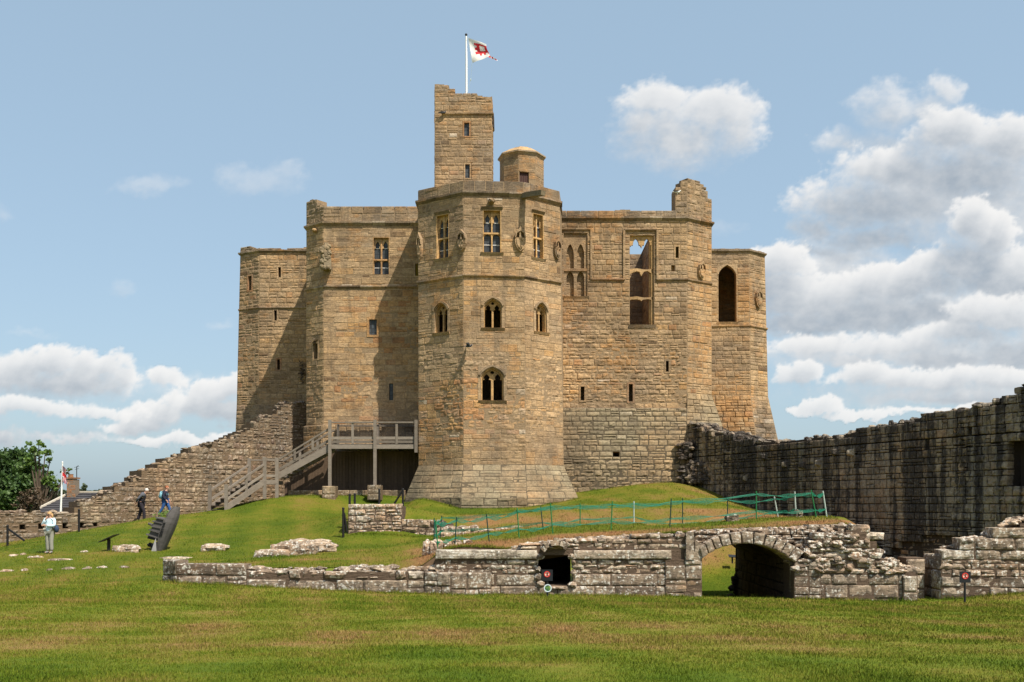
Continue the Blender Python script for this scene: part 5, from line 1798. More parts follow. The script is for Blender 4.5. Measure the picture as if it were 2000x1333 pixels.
# jamb pier next to the arch
pl = wall_panel(XY(1551, 29.9), XY(1604, 29.9), -.15, 1.7)
masonry(mb, pl, rng, hrow=(.38, .46), wblk=(.4, .45), rough=.02, depth=.5, skew=.01, tone=lambda u, v: .8, top=lambda u: 1.5, thick=.4, **RU)
# end blocks
pl = wall_panel(XY(1764, 29.85), XY(1791, 29.85), -.1, 1.2)
masonry(mb, pl, rng, hrow=(.36, .42), wblk=(.4, .45), rough=.018, depth=.6, thick=.7, top=lambda u: 1.0, tone=lambda u, v: .7, **RU)
pl = wall_panel(XY(1770, 30.6), XY(1806, 30.6), -.1, 1.9)
masonry(mb, pl, rng, hrow=(.5, .62), wblk=(.5, .6), rough=.018, depth=.6, thick=.7, top=lambda u: 1.5, tone=lambda u, v: .5, **RU)
mb.build('broken_east_mass', M['ruin'], ruin)
# vaulted passage running straight back under the terrace
mb = MB()
vp = [P(x, y, 29.9) for x, y in ixi]
xl, xr = vp[0].x - .02, vp[-1].x + .02
ys_ = [31.1 + k * .56 for k in range(13)]
for k in range(12):
    ya, yb_ = ys_[k], ys_[k + 1] - .02
    for i in range(11):
        a, b = vp[i], vp[i + 1]
        up_ = Vector((0, 0, .03 + rng.uniform(0, .03)))
        mb.quad(Vector((a.x, ya, a.z)) + up_, Vector((b.x, ya, b.z)) + up_, Vector((b.x, yb_, b.z)) + up_, Vector((a.x, yb_, a.z)) + up_, rng.random(), rng.random())
mb.quad((xl - .3, 31.1, 1.86), (xr + .3, 31.1, 1.86), (xr + .3, 37.85, 1.86), (xl - .3, 37.85, 1.86), -1, .5)
pa_ = Panel((xr, 37.85, -.9), (xr, 31.1, -.9), (xr, 37.85, 1.3), (xr, 31.1, 1.3))
masonry(mb, pa_, rng, hrow=(.30, .40), wblk=(.4, .8), gap=.03, relief=.035, roughf=lambda u, v: .02)
pb_ = Panel((xl, 31.1, -.9), (xl, 37.85, -.9), (xl, 31.1, 1.3), (xl, 37.85, 1.3))
masonry(mb, pb_, rng, hrow=(.34, .44), wblk=(.5, .9), gap=.03, relief=.03)
for k in range(8):
    mb.blob((xr - rng.uniform(-.1, .16 if k > 3 else .26), 37.8 + rng.uniform(-.15, .15), -.7 + .17 * k), (.16, .18, .12), rng, 8, 6, .45, rng.random() * .5, .6)
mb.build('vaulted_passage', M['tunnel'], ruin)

# ---- eastern fragment beyond the gap
ruin2 = thing('ruined_wall', 'stepped stump of lichened wall at the right edge behind a black sign', 'ruined wall', (14, 30, .2))
mb = MB()
xe = 12.95
pn = Panel((xe, 30.05, -.1), (P(2060, 1100, 29.5).x, 29.5, -.1), (xe, 30.05, 3.0), (P(2060, 1100, 29.5).x, 29.5, 3.0))
tf = topf(pn, [(1838, 1094), (1852, 1094), (1856, 1072), (1884, 1068), (1886, 1051), (1935, 1051), (1940, 1042), (1965, 1040), (1972, 1024), (1998, 1014), (2060, 1000)])
masonry(mb, pn, rng, hrow=(.30, .38), wblk=(.5, 1.2), rough=.035, depth=.5, skew=.02, tone=lambda u, v: .65, core=False, vmax=.92, **RU)
masonry(mb, pn, rng, hrow=(.14, .24), wblk=(.2, .55), rough=.07, depth=.5, skew=.09, core=False, vmin=.92, vmax=1.42, gap=.02, relief=.05)
masonry(mb, pn, rng, hrow=(.28, .36), wblk=(.5, 1.0), rough=.05, depth=.9, skew=.03, tone=lambda u, v: .6, core=False, vmin=1.42, top=tf, gap=.018, relief=.05)
masonry(mb, pn, rng, hrow=(9, 9), wblk=(90, 90), top=lambda u: tf(u) - .1, thick=1.3, clip=9)
pj = Panel((xe, 31.35, -.1), (xe, 30.05, -.1), (xe, 31.35, 1.45), (xe, 30.05, 1.45))
masonry(mb, pj, rng, hrow=(.4, .5), wblk=(.5, .7), rough=.018, depth=.3, thick=.4, top=lambda u: 1.42, tone=lambda u, v: .7, **RU)
for k in range(40):
    u = rng.uniform(.3, pn.L)
    mb.blob(pn.at(u, tf(u) - .05, -rng.uniform(.15, 1.1)), (rng.uniform(.08, .25), rng.uniform(.08, .2), rng.uniform(.05, .1)), rng, 8, 5, .5, rng.random(), rng.random() * .6)
mb.build('wall', M['ruin'], ruin2)

# ---- small retaining ruin below the plinth
ruin3 = thing('ruined_wall', 'pale square stub of rubble wall set into the bank below the staircase', 'ruined wall', (-6, 43, 1.5))
mb = MB()
pn = wall_panel(XY(680, 43), XY(785, 43), 1.3, 3.0)
masonry(mb, pn, rng, hrow=(.17, .28), wblk=(.22, .55), rough=.055, depth=.4, thick=1.6, skew=.06, top=topf(pn, [(680, 1012), (684, 1000), (688, 990), (690, 988), (785, 987)]), gap=.022, relief=.05, stf=lambda r, u, v: r.uniform(.5, 1))
pn = wall_panel(XY(785, 43.05), XY(870, 42.6), 1.3, 3.0)
masonry(mb, pn, rng, hrow=(.2, .32), wblk=(.22, .6), rough=.07, depth=.4, thick=1.2, skew=.08, top=topf(pn, [(785, 1012), (800, 1016), (850, 1017), (870, 1024)]), gap=.02, relief=.05)
for k in range(34):
    mb.blob(P(rng.uniform(690, 782), 988, 43.3 + rng.uniform(0, 1.2)), (rng.uniform(.12, .25), rng.uniform(.12, .25), .05), rng, 8, 5, .4, rng.uniform(.4, 1), .2)
mb.build('wall', M['ruin'], ruin3)


def stones(name, label, cat, items, Y, group=None, seed=1, material='ruin'):
    """a heap of separate-looking stones that make one footing: (px, py of foot, half width px, height px, dY)"""
    r_ = random.Random(seed)
    m_ = MB()
    for (px, py, hw, hp, dy) in items:
        y = Y + dy
        p = P(px, py, y)
        w_, h_ = hw * y / F, hp * y / F
        pan = Panel((p.x - w_, y, p.z - .12), (p.x + w_, y, p.z - .12), (p.x - w_ * r_.uniform(.85, 1), y + .06, p.z + h_), (p.x + w_ * r_.uniform(.85, 1), y + .06, p.z + h_))
        block(m_, pan, 0, pan.L, 0, pan.H, .05, 0, r_, .05, r_.random(), r_.random() * .7, .03)
        m_.blob((p.x, y + .3, p.z + h_ * .5), (w_ * 1.0, .36, h_ * .62 + .02), r_, 14, 8, .25, r_.random(), r_.random() * .5)
    o = m_.build(name, M[material])
    return tag(o, label, cat, group)


stones('stone_footing', 'mossy cluster of low broken footing stones in the middle of the grass', 'footing', [(530, 1087, 38, 11, -.2), (555, 1080, 28, 16, .2), (590, 1085, 28, 20, 0), (575, 1072, 22, 14, 1.2), (612, 1074, 34, 15, .9), (640, 1073, 18, 10, .8), (560, 1068, 14, 9, 1.6), (625, 1064, 20, 8, 1.7), (585, 1063, 22, 8, 1.9)], 37.6, seed=3)
stones('stone_footing', 'short row of square orange-mossed blocks at the left end of the green netting', 'footing', [(833, 1078, 8, 20, 0), (852, 1079, 13, 21, -.1), (872, 1076, 11, 17, .1), (892, 1072, 11, 14, .3), (913, 1066, 9, 10, .6)], 33.3, seed=4)
stones('stone_footing', 'low scatter of pale stones behind the green netting left end', 'footing', [(880, 1042, 16, 12, 0), (905, 1041, 14, 11, .1), (925, 1040, 11, 12, .2), (950, 1041, 16, 6, 0), (985, 1037, 18, 5, .2), (870, 1052, 14, 12, -.8), (1010, 1033, 14, 4, .4), (1045, 1034, 12, 3, .2)], 41.3, seed=5)
stones('boulder', 'smooth pale boulder lying beside the black reading desk', 'boulder', [(245, 1079, 26, 12, 0)], 39.8, seed=6)
stones('boulder', 'smooth pale boulder lying alone right of the tilted ship sculpture', 'boulder', [(417, 1077, 26, 12, 0)], 40.3, seed=7)
stones('stone_block', 'squared stone block standing on the terrace beside a netting stake', 'block', [(1431, 1018, 12, 12, 0)], 36.6, seed=8)
stones('stone_block', 'tilted stone slab leaning on the terrace near the curtain wall', 'block', [(1562, 1010, 7, 11, 0)], 38, seed=9)
FL = 'flat stone almost buried in the turf on the left lawn'
for i, (px, py, hw, Y) in enumerate(((22, 1084, 13, 39), (46, 1081, 7, 39.6), (66, 1087, 20, 38.7), (120, 1095, 34, 38), (166, 1079, 8, 40.3), (345, 1090, 44, 38.4), (12, 1114, 17, 35.3), (50, 1112, 9, 35.4), (97, 1114, 8, 35.2), (133, 1111, 20, 35.5), (172, 1112, 9, 35.4), (200, 1110, 15, 35.6), (245, 1110, 13, 35.6))):
    p = P(px, py, Y)
    mb = MB()
    r_ = random.Random(i)
    gz = ground_z(p.x, Y)
    for q in range(3):
        mb.blob((p.x + r_.uniform(-.4, .4) * hw * Y / F, Y + r_.uniform(-.1, .1), gz - .01), (hw * Y / F * r_.uniform(.5, .75), r_.uniform(.12, .25), r_.uniform(.045, .075)), r_, 12, 6, .35, r_.random(), .2)
    tag(mb.build('paving_stone', M['ruin']), FL, 'stone', 'flat stones buried in the left lawn')

# ---- west curtain wall (left)
def curtain(name, label, p0, p1, tops, z0, z1, material, openings, rng, **kw):
    p0, p1 = Vector((*p0, 0)), Vector((*p1, 0))
    pan = Panel((p0.x, p0.y, z0), (p1.x, p1.y, z0), (p0.x, p0.y, z1), (p1.x, p1.y, z1))
    tf = prof(sorted(pan.uv(px, py) for px, py in tops))
    th = kw.pop('thick', 1.6)
    ops = [(*pan.rect(*o), .5) for o in openings]
    root = thing(name, label, 'castle wall', (*((p0 + p1) / 2).xy, z0 + .3))
    m_ = MB()
    masonry(m_, pan, rng, ops, top=tf, thick=th, depth=.35, **kw)
    return root, m_, pan, tf


rngw = random.Random(31)
wroot, wm, wpan, wtf = curtain('curtain_wall', 'ruined stepped curtain wall climbing up to the keep behind the walking couple', (-32, 43.85), (-12.9, 62.5),
    [(-300, 1001), (0, 1001), (60, 1000), (120, 1002), (150, 1000), (152, 979), (180, 978), (182, 972), (206, 971), (208, 961), (222, 960), (226, 949), (245, 948), (250, 941), (262, 940), (264, 931), (278, 930), (280, 918), (305, 916), (307, 906), (325, 903), (330, 894), (352, 892), (356, 886), (372, 884), (376, 877), (400, 872), (404, 868), (430, 864), (450, 855), (470, 845), (490, 838), (505, 824), (520, 815), (540, 806), (548, 797), (560, 790), (566, 786), (590, 785)],
    0.0, 10.5, M['west'], [(38, 1025, 48, 1035), (73, 1023, 88, 1034), (121, 1023, 130, 1033), (141, 1024, 146, 1031), (155, 1022, 163, 1032), (183, 1022, 193, 1029)], rngw,
    hrow=(.20, .34), wblk=(.22, .6), rough=.055, gap=.03, relief=.05, skew=.07, clip=.7, split=.3, tone=lambda u, v: .35 if u > 12 else .7)
for k in range(140):
    u = rngw.uniform(4, wpan.L)
    wm.blob(wpan.at(u, wtf(u) - .05 + rngw.uniform(-.08, .08), -rngw.uniform(.1, 1.2)), (rngw.uniform(.1, .3), rngw.uniform(.1, .3), rngw.uniform(.06, .14)), rngw, 7, 5, .4, rngw.random(), .5)
wm.build('wall', M['west'], wroot)

# ---- east curtain wall (right, in shade)
def lost_facing(u, v):
    if epan_ref is None:
        return False
    x, y = epan_ref.uv(1740, 1050), epan_ref.uv(1905, 1050)
    top = np.interp(u, [x[0], x[0] + 1.0, x[0] + 2.2, y[0] - .6, y[0]], [1.15, 1.55, 1.95, 1.9, 1.2]) + .25 * mnoise.noise(Vector((u * 2.1, 3, 1)))
    return x[0] + .3 * mnoise.noise(Vector((v * 3, 1, 1))) < u < y[0] + .3 * mnoise.noise(Vector((v * 3, 5, 1))) and v < top


rnge = random.Random(37)
epan_ref = Panel((10.4, 59.5, -.3), (20.6, 35.53, -.3), (10.4, 59.5, 9.2), (20.6, 35.53, 9.2))
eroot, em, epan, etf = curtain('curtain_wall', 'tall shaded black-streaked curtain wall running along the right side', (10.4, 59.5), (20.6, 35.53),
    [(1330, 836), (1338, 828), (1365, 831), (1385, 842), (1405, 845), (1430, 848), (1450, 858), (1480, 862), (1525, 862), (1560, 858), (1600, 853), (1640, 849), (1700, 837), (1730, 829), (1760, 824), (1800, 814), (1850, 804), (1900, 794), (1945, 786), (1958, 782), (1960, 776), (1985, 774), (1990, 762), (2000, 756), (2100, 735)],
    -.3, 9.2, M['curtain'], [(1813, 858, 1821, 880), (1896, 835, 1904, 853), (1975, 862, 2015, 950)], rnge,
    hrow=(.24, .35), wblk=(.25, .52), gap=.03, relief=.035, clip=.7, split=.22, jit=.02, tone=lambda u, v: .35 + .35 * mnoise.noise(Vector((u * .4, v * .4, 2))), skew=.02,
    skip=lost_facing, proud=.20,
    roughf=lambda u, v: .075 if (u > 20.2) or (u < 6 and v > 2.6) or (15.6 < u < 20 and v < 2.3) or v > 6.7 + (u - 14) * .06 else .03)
masonry(em, epan, rnge, hrow=(.14, .24), wblk=(.16, .4), rough=.06, gap=.03, relief=.05, skew=.14, depth=.2, core=False, jit=.03, vmax=2.4, skip=lambda u, v: not lost_facing(u, v), stf=lambda r_, u, v: r_.choice((.3, .5, .65, .88, .92, .98)), tone=lambda u, v: -.4)
for (px, py) in ((1500, 893), (1575, 910), (1541, 908), (1607, 905), (1640, 884), (1670, 885), (1463, 935)):
    u, v = epan.uv(px, py)
    block(em, epan, u - .17, u + .17, v - .16, v + .16, .24, .1, rnge, .04, .98, .6, d0=.2)
for k in range(260):
    u = rnge.uniform(0, epan.L)
    em.blob(epan.at(u, etf(u) - .06 + rnge.uniform(-.12, .10), -rnge.uniform(-.05, 1.4)), (rnge.uniform(.1, .3), rnge.uniform(.1, .3), rnge.uniform(.06, .15)), rnge, 7, 5, .45, rnge.uniform(.5, 1), .8)
# footing rubble where wall and keep meet
for k in range(120):
    t = rnge.random()
    px = lerp(1328, 1400, t)
    py = lerp(944, 868 if px < 1350 else 905, rnge.random())
    em.blob(P(px, py, 58.25 - t * 1.6 + (944 - py) * .006), (rnge.uniform(.14, .36), .3, rnge.uniform(.1, .2)), rnge, 8, 6, .4, rnge.random(), .3)
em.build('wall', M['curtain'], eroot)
# lighter walkway cap on the wall top
mb = MB()
mb.quad(epan.at(0, 0, -1.6), epan.at(epan.L, 0, -1.6), epan.at(epan.L, 5, -1.6), epan.at(0, 5, -1.6), .4, .4)
mb.build('back_face', M['curtain'], eroot)


# ------------------------------------------------------------------ timber staircase
def timber(name, c0, c1):
    m, n, b = mat(name)
    pos = n.n('ShaderNodeNewGeometry').outputs['Position']
    a = n.noise(n.scalev(pos, (3, 3, 3)), 1.2, 5.0, .65)
    g_ = n.noise(n.scalev(pos, (2, 2, 30)), 2.0, 4.0, .6)
    st = n.n('ShaderNodeAttribute', attribute_name='st').outputs['Fac']
    c = n.mix(n.m('ADD', n.m('MULTIPLY', a, .7), n.m('MULTIPLY', st, .4)), c0, c1)
    c = n.mix(.6, c, n.ramp(g_, [(.3, (.55, .55, .55)), (.6, (1.1, 1.1, 1.1))]), 'MULTIPLY')
    n.put(b.inputs['Base Color'], c)
    b.inputs['Roughness'].default_value = .85
    b.inputs['Specular IOR Level'].default_value = .2
    return m


M['wood'] = timber('weathered_oak', (.085, .068, .052), (.295, .25, .20))
M['wooddark'] = timber('dark_boarding', (.05, .034, .022), (.15, .10, .065))
rng = random.Random(51)
stair = thing('timber_staircase', 'weathered timber staircase with landing and handrails leading up to the keep door', 'staircase', (-13, 57, 3.2))
UP = Vector((0, 0, 1))


def beam(name, a, b, wd, ht, m='wood', up=UP, par=None):
    mb = MB()
    mb.bar(a, b, wd, ht, up, rng.random())
    return mb.build(name, M[m], par or stair)


Yl, Yb = 56.6, 59.2
xd0, xd1 = P(645, 868, Yl).x, P(815, 868, Yl).x
zd = zat(868, Yl)
# landing: deck boards, fascia, joists, posts, rails, mesh panels
mb = MB()
k = 0
x = xd0
while x < xd1 - .05:
    mb.box(x, min(x + .14, xd1), Yl, Yb, zd - .05, zd - .002 * (k % 2), rng.random())
    x += .15
    k += 1
mb.build('deck', M['wood'], stair)
beam('fascia_beam', (xd0 - .05, Yl - .06, zd - .16), (xd1, Yl - .06, zd - .16), .09, .24)
beam('fascia_beam', (xd0 - .05, Yb, zd - .16), (xd1, Yb, zd - .16), .09, .24)
for px in (690, 770):
    x = P(px, 868, Yl).x
    beam('joist', (x, Yl, zd - .16), (x, Yb, zd - .16), .1, .2)
zr = zat(826, Yl)
for px, yb_ in ((645, 955), (733, 950), (813, 885)):
    x = P(px, 868, Yl).x
    beam('post', (x, Yl - .1, zat(yb_, Yl)), (x, Yl - .1, zr + .14), .17, .17, up=Vector((0, 1, 0)))
for px in (689, 775):
    x = P(px, 868, Yl).x
    beam('post', (x, Yl - .04, zd), (x, Yl - .04, zr - .04), .13, .1, up=Vector((0, 1, 0)))
for x in (xd0, (xd0 + xd1) / 2 - .1):
    beam('post', (x, Yb - .05, zd), (x, Yb - .05, zr + .1), .14, .14, up=Vector((0, 1, 0)))
beam('handrail', (xd0, Yl - .04, zr), (xd1, Yl - .04, zr), .16, .08)
beam('handrail', (xd0, Yb - .05, zr), (xd1, Yb - .05, zr), .14, .07)
beam('lower_rail', (xd0, Yl - .04, zd + .33), (xd1, Yl - .04, zd + .33), .06, .16)
beam('kick_board', (xd0, Yl - .03, zd + .12), (xd1, Yl - .03, zd + .12), .05, .14)
for xa, xb in ((P(655, 0, Yl).x, P(727, 0, Yl).x), (P(739, 0, Yl).x, P(806, 0, Yl).x)):
    mb = MB()
    x = xa
    while x < xb:
        mb.box(x, x + .011, Yl + .02, Yl + .03, zd + .4, zr - .05)
        x += .085
    z = zd + .45
    while z < zr - .06:
        mb.box(xa, xb, Yl + .032, Yl + .042, z, z + .011)
        z += .085
    mb.build('wire_panel', M['iron'], stair)
# dark boarding below the landing
mb = MB()
x = P(556, 0, 58.9).x
k = 0
while x < P(818, 0, 58.9).x:
    mb.box(x, x + .17, 58.9 + .012 * (k % 2), 58.98, 2.6, min(zd - .3, 4.3 + max(0, (x + 13.2)) * .7), rng.random())
    x += .18
    k += 1
mb.build('boarding', M['wooddark'], stair)
# corners of the half landing
f_b, f_t = Vector((*XY(442, 54.0), 0)), Vector((*XY(517, 56.0), 0))
b_b, b_t = Vector((*XY(410, 55.2), 0)), Vector((*XY(487, 57.2), 0))
zl = 4.33
zg = 2.72
g_t = Vector((*XY(541, 56.5), 0))


def at3(v, z):
    return Vector((v.x, v.y, z))


# lower flight
n = 8
for i in range(n):
    t0, t1 = i / n, (i + 1) / n
    z = zg + (zl - zg) * (i + 1) / (n + .0)
    a, b_, c, d = f_b.lerp(f_t, t0), f_b.lerp(f_t, t1), b_b.lerp(b_t, t1), b_b.lerp(b_t, t0)
    mb = MB()
    mb.hexa([at3(q, z - .07) for q in (a, b_, c, d)], [at3(q, z - .01) for q in (a, b_, c, d)], rng.random())
    mb.build('tread', M['wooddark' if i < 5 else 'wood'], stair)
for s0, s1 in ((f_b, f_t), (b_b, b_t)):
    beam('stringer', at3(s0, zg + .06), at3(s1, zl - .07), .09, .30)
    beam('lower_rail', at3(s0, zg + .50), at3(s1, zl + .36), .06, .13)
    beam('handrail', at3(s0, zat(958, 54.0)), at3(s1, zat(907, 56.0)), .13, .09)
    mid_ = s0.lerp(s1, .52)
    beam('baluster', at3(mid_, zg + .9), at3(mid_, zg + 1.85), .12, .1, up=Vector((0, 1, 0)))
for v, y0, y1, Y in ((f_b, 997, 947, 54.0), (b_b, 999, 949, 55.2)):
    beam('post', at3(v, zat(y0, Y)), at3(v, zat(y1, Y)), .17, .17, up=Vector((0, 1, 0)))
for v, y0, y1, Y in ((f_t, 975, 894, 56.0), (g_t, 975, 895, 56.5), (b_t, 972, 896, 57.2)):
    beam('post', at3(v, zat(y0, Y)), at3(v, zat(y1, Y)), .17, .17, up=Vector((0, 1, 0)))
mb = MB()
g_b = Vector((g_t.x, 58.0, 0))
mb.hexa([at3(q, zl - .22) for q in (f_t, g_t, g_b, b_t)], [at3(q, zl - .01) for q in (f_t, g_t, g_b, b_t)], .6)
mb.build('half_landing', M['wood'], stair)
for z, h_ in ((zat(898, 56.2), .08), (zat(930, 56.2), .13), (zl - .1, .26)):
    beam('rail', at3(f_t, z), at3(g_t, z), .06, h_)
beam('rail', at3(b_t, zat(899, 57)), at3(Vector((g_t.x, 57.9, 0)), zat(899, 57)), .07, .07)
# upper flight
h_b, h_t = Vector((g_t.x, 56.62, 0)), Vector((xd0, 56.62, 0))
k_b, k_t = Vector((g_t.x, 58.0, 0)), Vector((xd0, 58.0, 0))
n = 10
for i in range(n):
    t0, t1 = i / n, (i + 1) / n
    z = zl + (zd - zl) * (i + 1) / n
    mb = MB()
    q4 = (h_b.lerp(h_t, t0), h_b.lerp(h_t, t1), k_b.lerp(k_t, t1), k_b.lerp(k_t, t0))
    mb.hexa([at3(q, z - .06) for q in q4], [at3(q, z - .01) for q in q4], rng.random())
    mb.build('tread', M['wood'], stair)
for s0, s1 in ((h_b, h_t), (k_b, k_t)):
    beam('stringer', at3(s0, zat(928, 56.6) - .1), at3(s1, zat(872, 56.6) - .1), .09, .34)
    beam('lower_rail', at3(s0, zat(920, 56.6)), at3(s1, zat(860, 56.6)), .06, .15)
    beam('handrail', at3(s0, zat(900, 56.6)), at3(s1, zat(837, 56.6)), .13, .09)
    for t in (.33, .67):
        q = s0.lerp(s1, t)
        beam('baluster', at3(q, lerp(zat(920, 56.6), zat(860, 56.6), t)), at3(q, lerp(zat(900, 56.6), zat(837, 56.6), t)), .13, .1, up=Vector((0, 1, 0)))
# stone pads and kerb under the landing
for px, top, bot, lab in ((645, 950, 972, 'square stone pad under the left landing post'), (733, 948, 967, 'square stone pad under the middle landing post')):
    x = P(px, 0, Yl).x
    mb = MB()
    pan = wall_panel((x - .38, Yl - .45), (x + .38, Yl - .45), zat(bot, 56.2) - .3, zat(top, 56.2))
    masonry(mb, pan, rng, hrow=(.35, .4), wblk=(.8, .9), rough=.015, depth=.8, tone=lambda u, v: .3, top=lambda u: pan.H, thick=.8)
    tag(mb.build('stone_pad', M['west']), lab, 'stone pad')
mb = MB()
pan = wall_panel(XY(562, 57.6), XY(792, 57.6), 3.3, zat(958, 57.6))
masonry(mb, pan, rng, hrow=(.5, .6), wblk=(.5, .9), rough=.02, depth=.4, tone=lambda u, v: .2, top=lambda u: pan.H, thick=.4)
tag(mb.build('stone_kerb', M['west']), 'low row of pale kerb stones at the foot of the dark boarding', 'kerb')

# path to the stair
def strip(name, pts, m, lift=.03):
    mb = MB()
    for (a, b), (c, d) in zip(pts[:-1], pts[1:]):
        for t0, t1 in ((0, .33), (.33, .66), (.66, 1)):
            q = []
            for (p_, r_) in ((a, 0), (b, 0), (b, 1), (a, 1)):
                pass
            A_, B_, C_, D_ = [Vector(x) for x in (a, b, d, c)]
            pts4 = [A_.lerp(D_, t0), B_.lerp(C_, t0), B_.lerp(C_, t1), A_.lerp(D_, t1)]
            mb.quad(*[(p.x, p.y, ground_z(p.x, p.y) + lift) for p in pts4])
    return struct(mb.build(name, m))


M['path'] = plain('worn_stone_path', (.34, .29, .235), .95, .25, 5.0, bump=.3)
strip('path', [(XY(318, 54.9), XY(300, 56.6)), (XY(345, 54.9), XY(335, 56.9)), (XY(395, 55.0), XY(390, 56.6)), (XY(440, 54.2), XY(415, 55.6))], M['path'], .035)

# ------------------------------------------------------------------ iron posts of the old railing
def post(px, ytop, ybot, Y, label, brace=None, w_=.05):
    mb = MB()
    p = P(px, ybot, Y)
    gz = min(p.z, ground_z(p.x, p.y) + .02)
    q = P(px, ytop, Y)
    mb.tube([(p.x, p.y, gz - .1), q], w_, 8)
    mb.blob(q, (w_ * 1.2, w_ * 1.2, w_), rng, 8, 5, 0)
    if brace:
        mb.bar(P(brace[0], brace[1], Y), P(brace[2], brace[3], Y + .1), w_ * 1.4, w_ * 1.4)
    tag(mb.build('railing_post', M['iron']), label, 'post', 'black iron railing posts')


post(15, 1028, 1067, 45.5, 'short black iron post with a long brace before the low left wall', (16, 1034, 48, 1057), .055)
post(154.5, 997, 1036, 49.5, 'tall black iron post standing alone before the wall sockets', None, .055)
post(683, 967, 1008, 43.6, 'tall black iron post at the left corner of the square rubble stub', None)
post(693, 966, 990, 44.4, 'black iron post just behind the left corner of the rubble stub')
post(741, 957, 990, 44.6, 'black iron post behind the middle of the rubble stub')
post(787, 957, 988, 45.2, 'black iron post with a slanting brace beside the plinth', (786, 960, 770, 985))
post(670.5, 994, 1036, 42.6, 'black iron post with a leaning strut left of the rubble stub', (672, 1003, 677, 1040))

# ------------------------------------------------------------------ green netting barrier on the terrace
M['net'] = plain('green_netting', (.006, .15, .085), .6, .4, 14.0)
M['stake_dark'] = plain('dark_green_stake', (.012, .045, .035), .5)
M['stake_green'] = plain('green_stake', (.02, .16, .05), .5)
M['stake_pale'] = plain('pale_stake', (.42, .5, .44), .5)
fence = thing('netting_fence', 'sagging green plastic netting strung on thin stakes round the terrace', 'netting fence', (2, 36, 1.8))
STK = [  # px foot, px top, y top, y foot, depth, kind
    (856, 851, 1018, 1074, 33.2, 'g'), (888, 892, 1011, 1069, 33.6, 'd'), (956, 950, 1005, 1061, 34.2, 'd'), (1014, 1010, 993, 1044, 34.4, 'g'), (1080, 1075, 984, 1045, 34.7, 'g'), (1193, 1196, 980, 1037, 35.3, 'g'),
    (1308, 1311, 975, 1032, 35.8, 'd'), (1477, 1477, 960, 1017, 36.8, 'g'), (1595, 1584, 958, 1014, 37.0, 'g'),
    (1615, 1607, 960, 1011, 39.5, 'p'), (1555, 1552, 961, 1006, 42.0, 'p'), (1520, 1512, 971, 1012, 43, 'p'), (1421, 1421, 971, 1010, 43, 'd'), (1333, 1333, 974, 1021, 42.5, 'd'), (1238, 1238, 980, 1024, 41, 'p'), (1133, 1133, 984, 1028, 39, 'g'), (1061, 1056, 990, 1036, 38, 'd'), (859, 863, 1008, 1050, 40.2, 'd'), (848, 848, 1013, 1054, 38.5, 'd')]
tops, mids = [], []
for (pf, ptp, yt, yf, Y, kd) in STK:
    a = P(pf, yf, Y)
    a.z = min(a.z, ground_z(a.x, Y)) - .05
    b = P(ptp, yt, Y - .05)
    mb = MB()
    mb.tube([a, a.lerp(b, .5), b], .024 if kd != 'p' else .03, 6)
    mb.build('stake', M[{'d': 'stake_dark', 'g': 'stake_green', 'p': 'stake_pale'}[kd]], fence)
    tops.append(a.lerp(b, .9))
    mids.append(a.lerp(b, .34))


def band(p, q, wd, sag, seedk):
    """a strip of gathered netting: a few thin wavy strands with cross ties"""
    r_ = random.Random(seedk)
    mb = MB()
    n = 14
    ph = r_.random() * 6
    lines = []
    for s in range(4):
        pts = []
        for i in range(n + 1):
            t = i / n
            c = p.lerp(q, t)
            wob = wd * (s / 3 - .5) * (.55 + .45 * math.sin(t * 9 + ph)) * (1 if .02 < t < .98 else .4)
            c = c + Vector((0, (s - 1.5) * .02, wob - sag * 4 * t * (1 - t) + .015 * math.sin(17 * t + s + ph)))
            pts.append(c)
        lines.append(pts)
        mb.tube(pts, .007, 4)
    for s in range(3):
        for i in range(n * 3):
            t = (i + .5) / (n * 3) * n
            k = min(n - 1, int(t))
            f = t - k
            a, b = lines[s][k].lerp(lines[s][k + 1], f), lines[s + 1][k].lerp(lines[s + 1][k + 1], f)
            mb.bar(a, b + Vector((.03, 0, 0)), .005, .005)
    return mb


order = list(range(9)) + list(range(9, 19))
for i in range(len(order)):
    a, b = order[i], order[(i + 1) % len(order)]
    if i == len(order) - 1:
        continue
    band(tops[a], tops[b], .13, .06 + .03 * (i % 3), i).build('netting', M['net'], fence)
    band(mids[a], mids[b], .11, .05 + .04 * (i % 2), i + 50).build('netting', M['net'], fence)
band(tops[18], tops[0], .2, .05, 99).build('netting', M['net'], fence)
band(tops[18], mids[0], .16, .05, 98).build('netting', M['net'], fence)

# ------------------------------------------------------------------ signs
M['signblack'] = plain('sign_black', (.016, .018, .02), .45)
M['red'] = plain('sign_red', (.62, .035, .03), .5, .05)
M['cream'] = plain('sign_cream', (.75, .62, .5), .5, .05)
M['textw'] = plain('sign_lettering', (.7, .7, .68), .6, .02)


def disc(mb, c, r0, r1, d, n=28, mi=0):
    for i in range(n):
        a, b = 2 * math.pi * i / n, 2 * math.pi * (i + 1) / n
        q = [(r, t) for r, t in ((r0, a), (r1, a), (r1, b), (r0, b))]
        mb.quad(*[(c[0] + r * math.cos(t), c[1] - d, c[2] + r * math.sin(t)) for r, t in q], mi=mi)


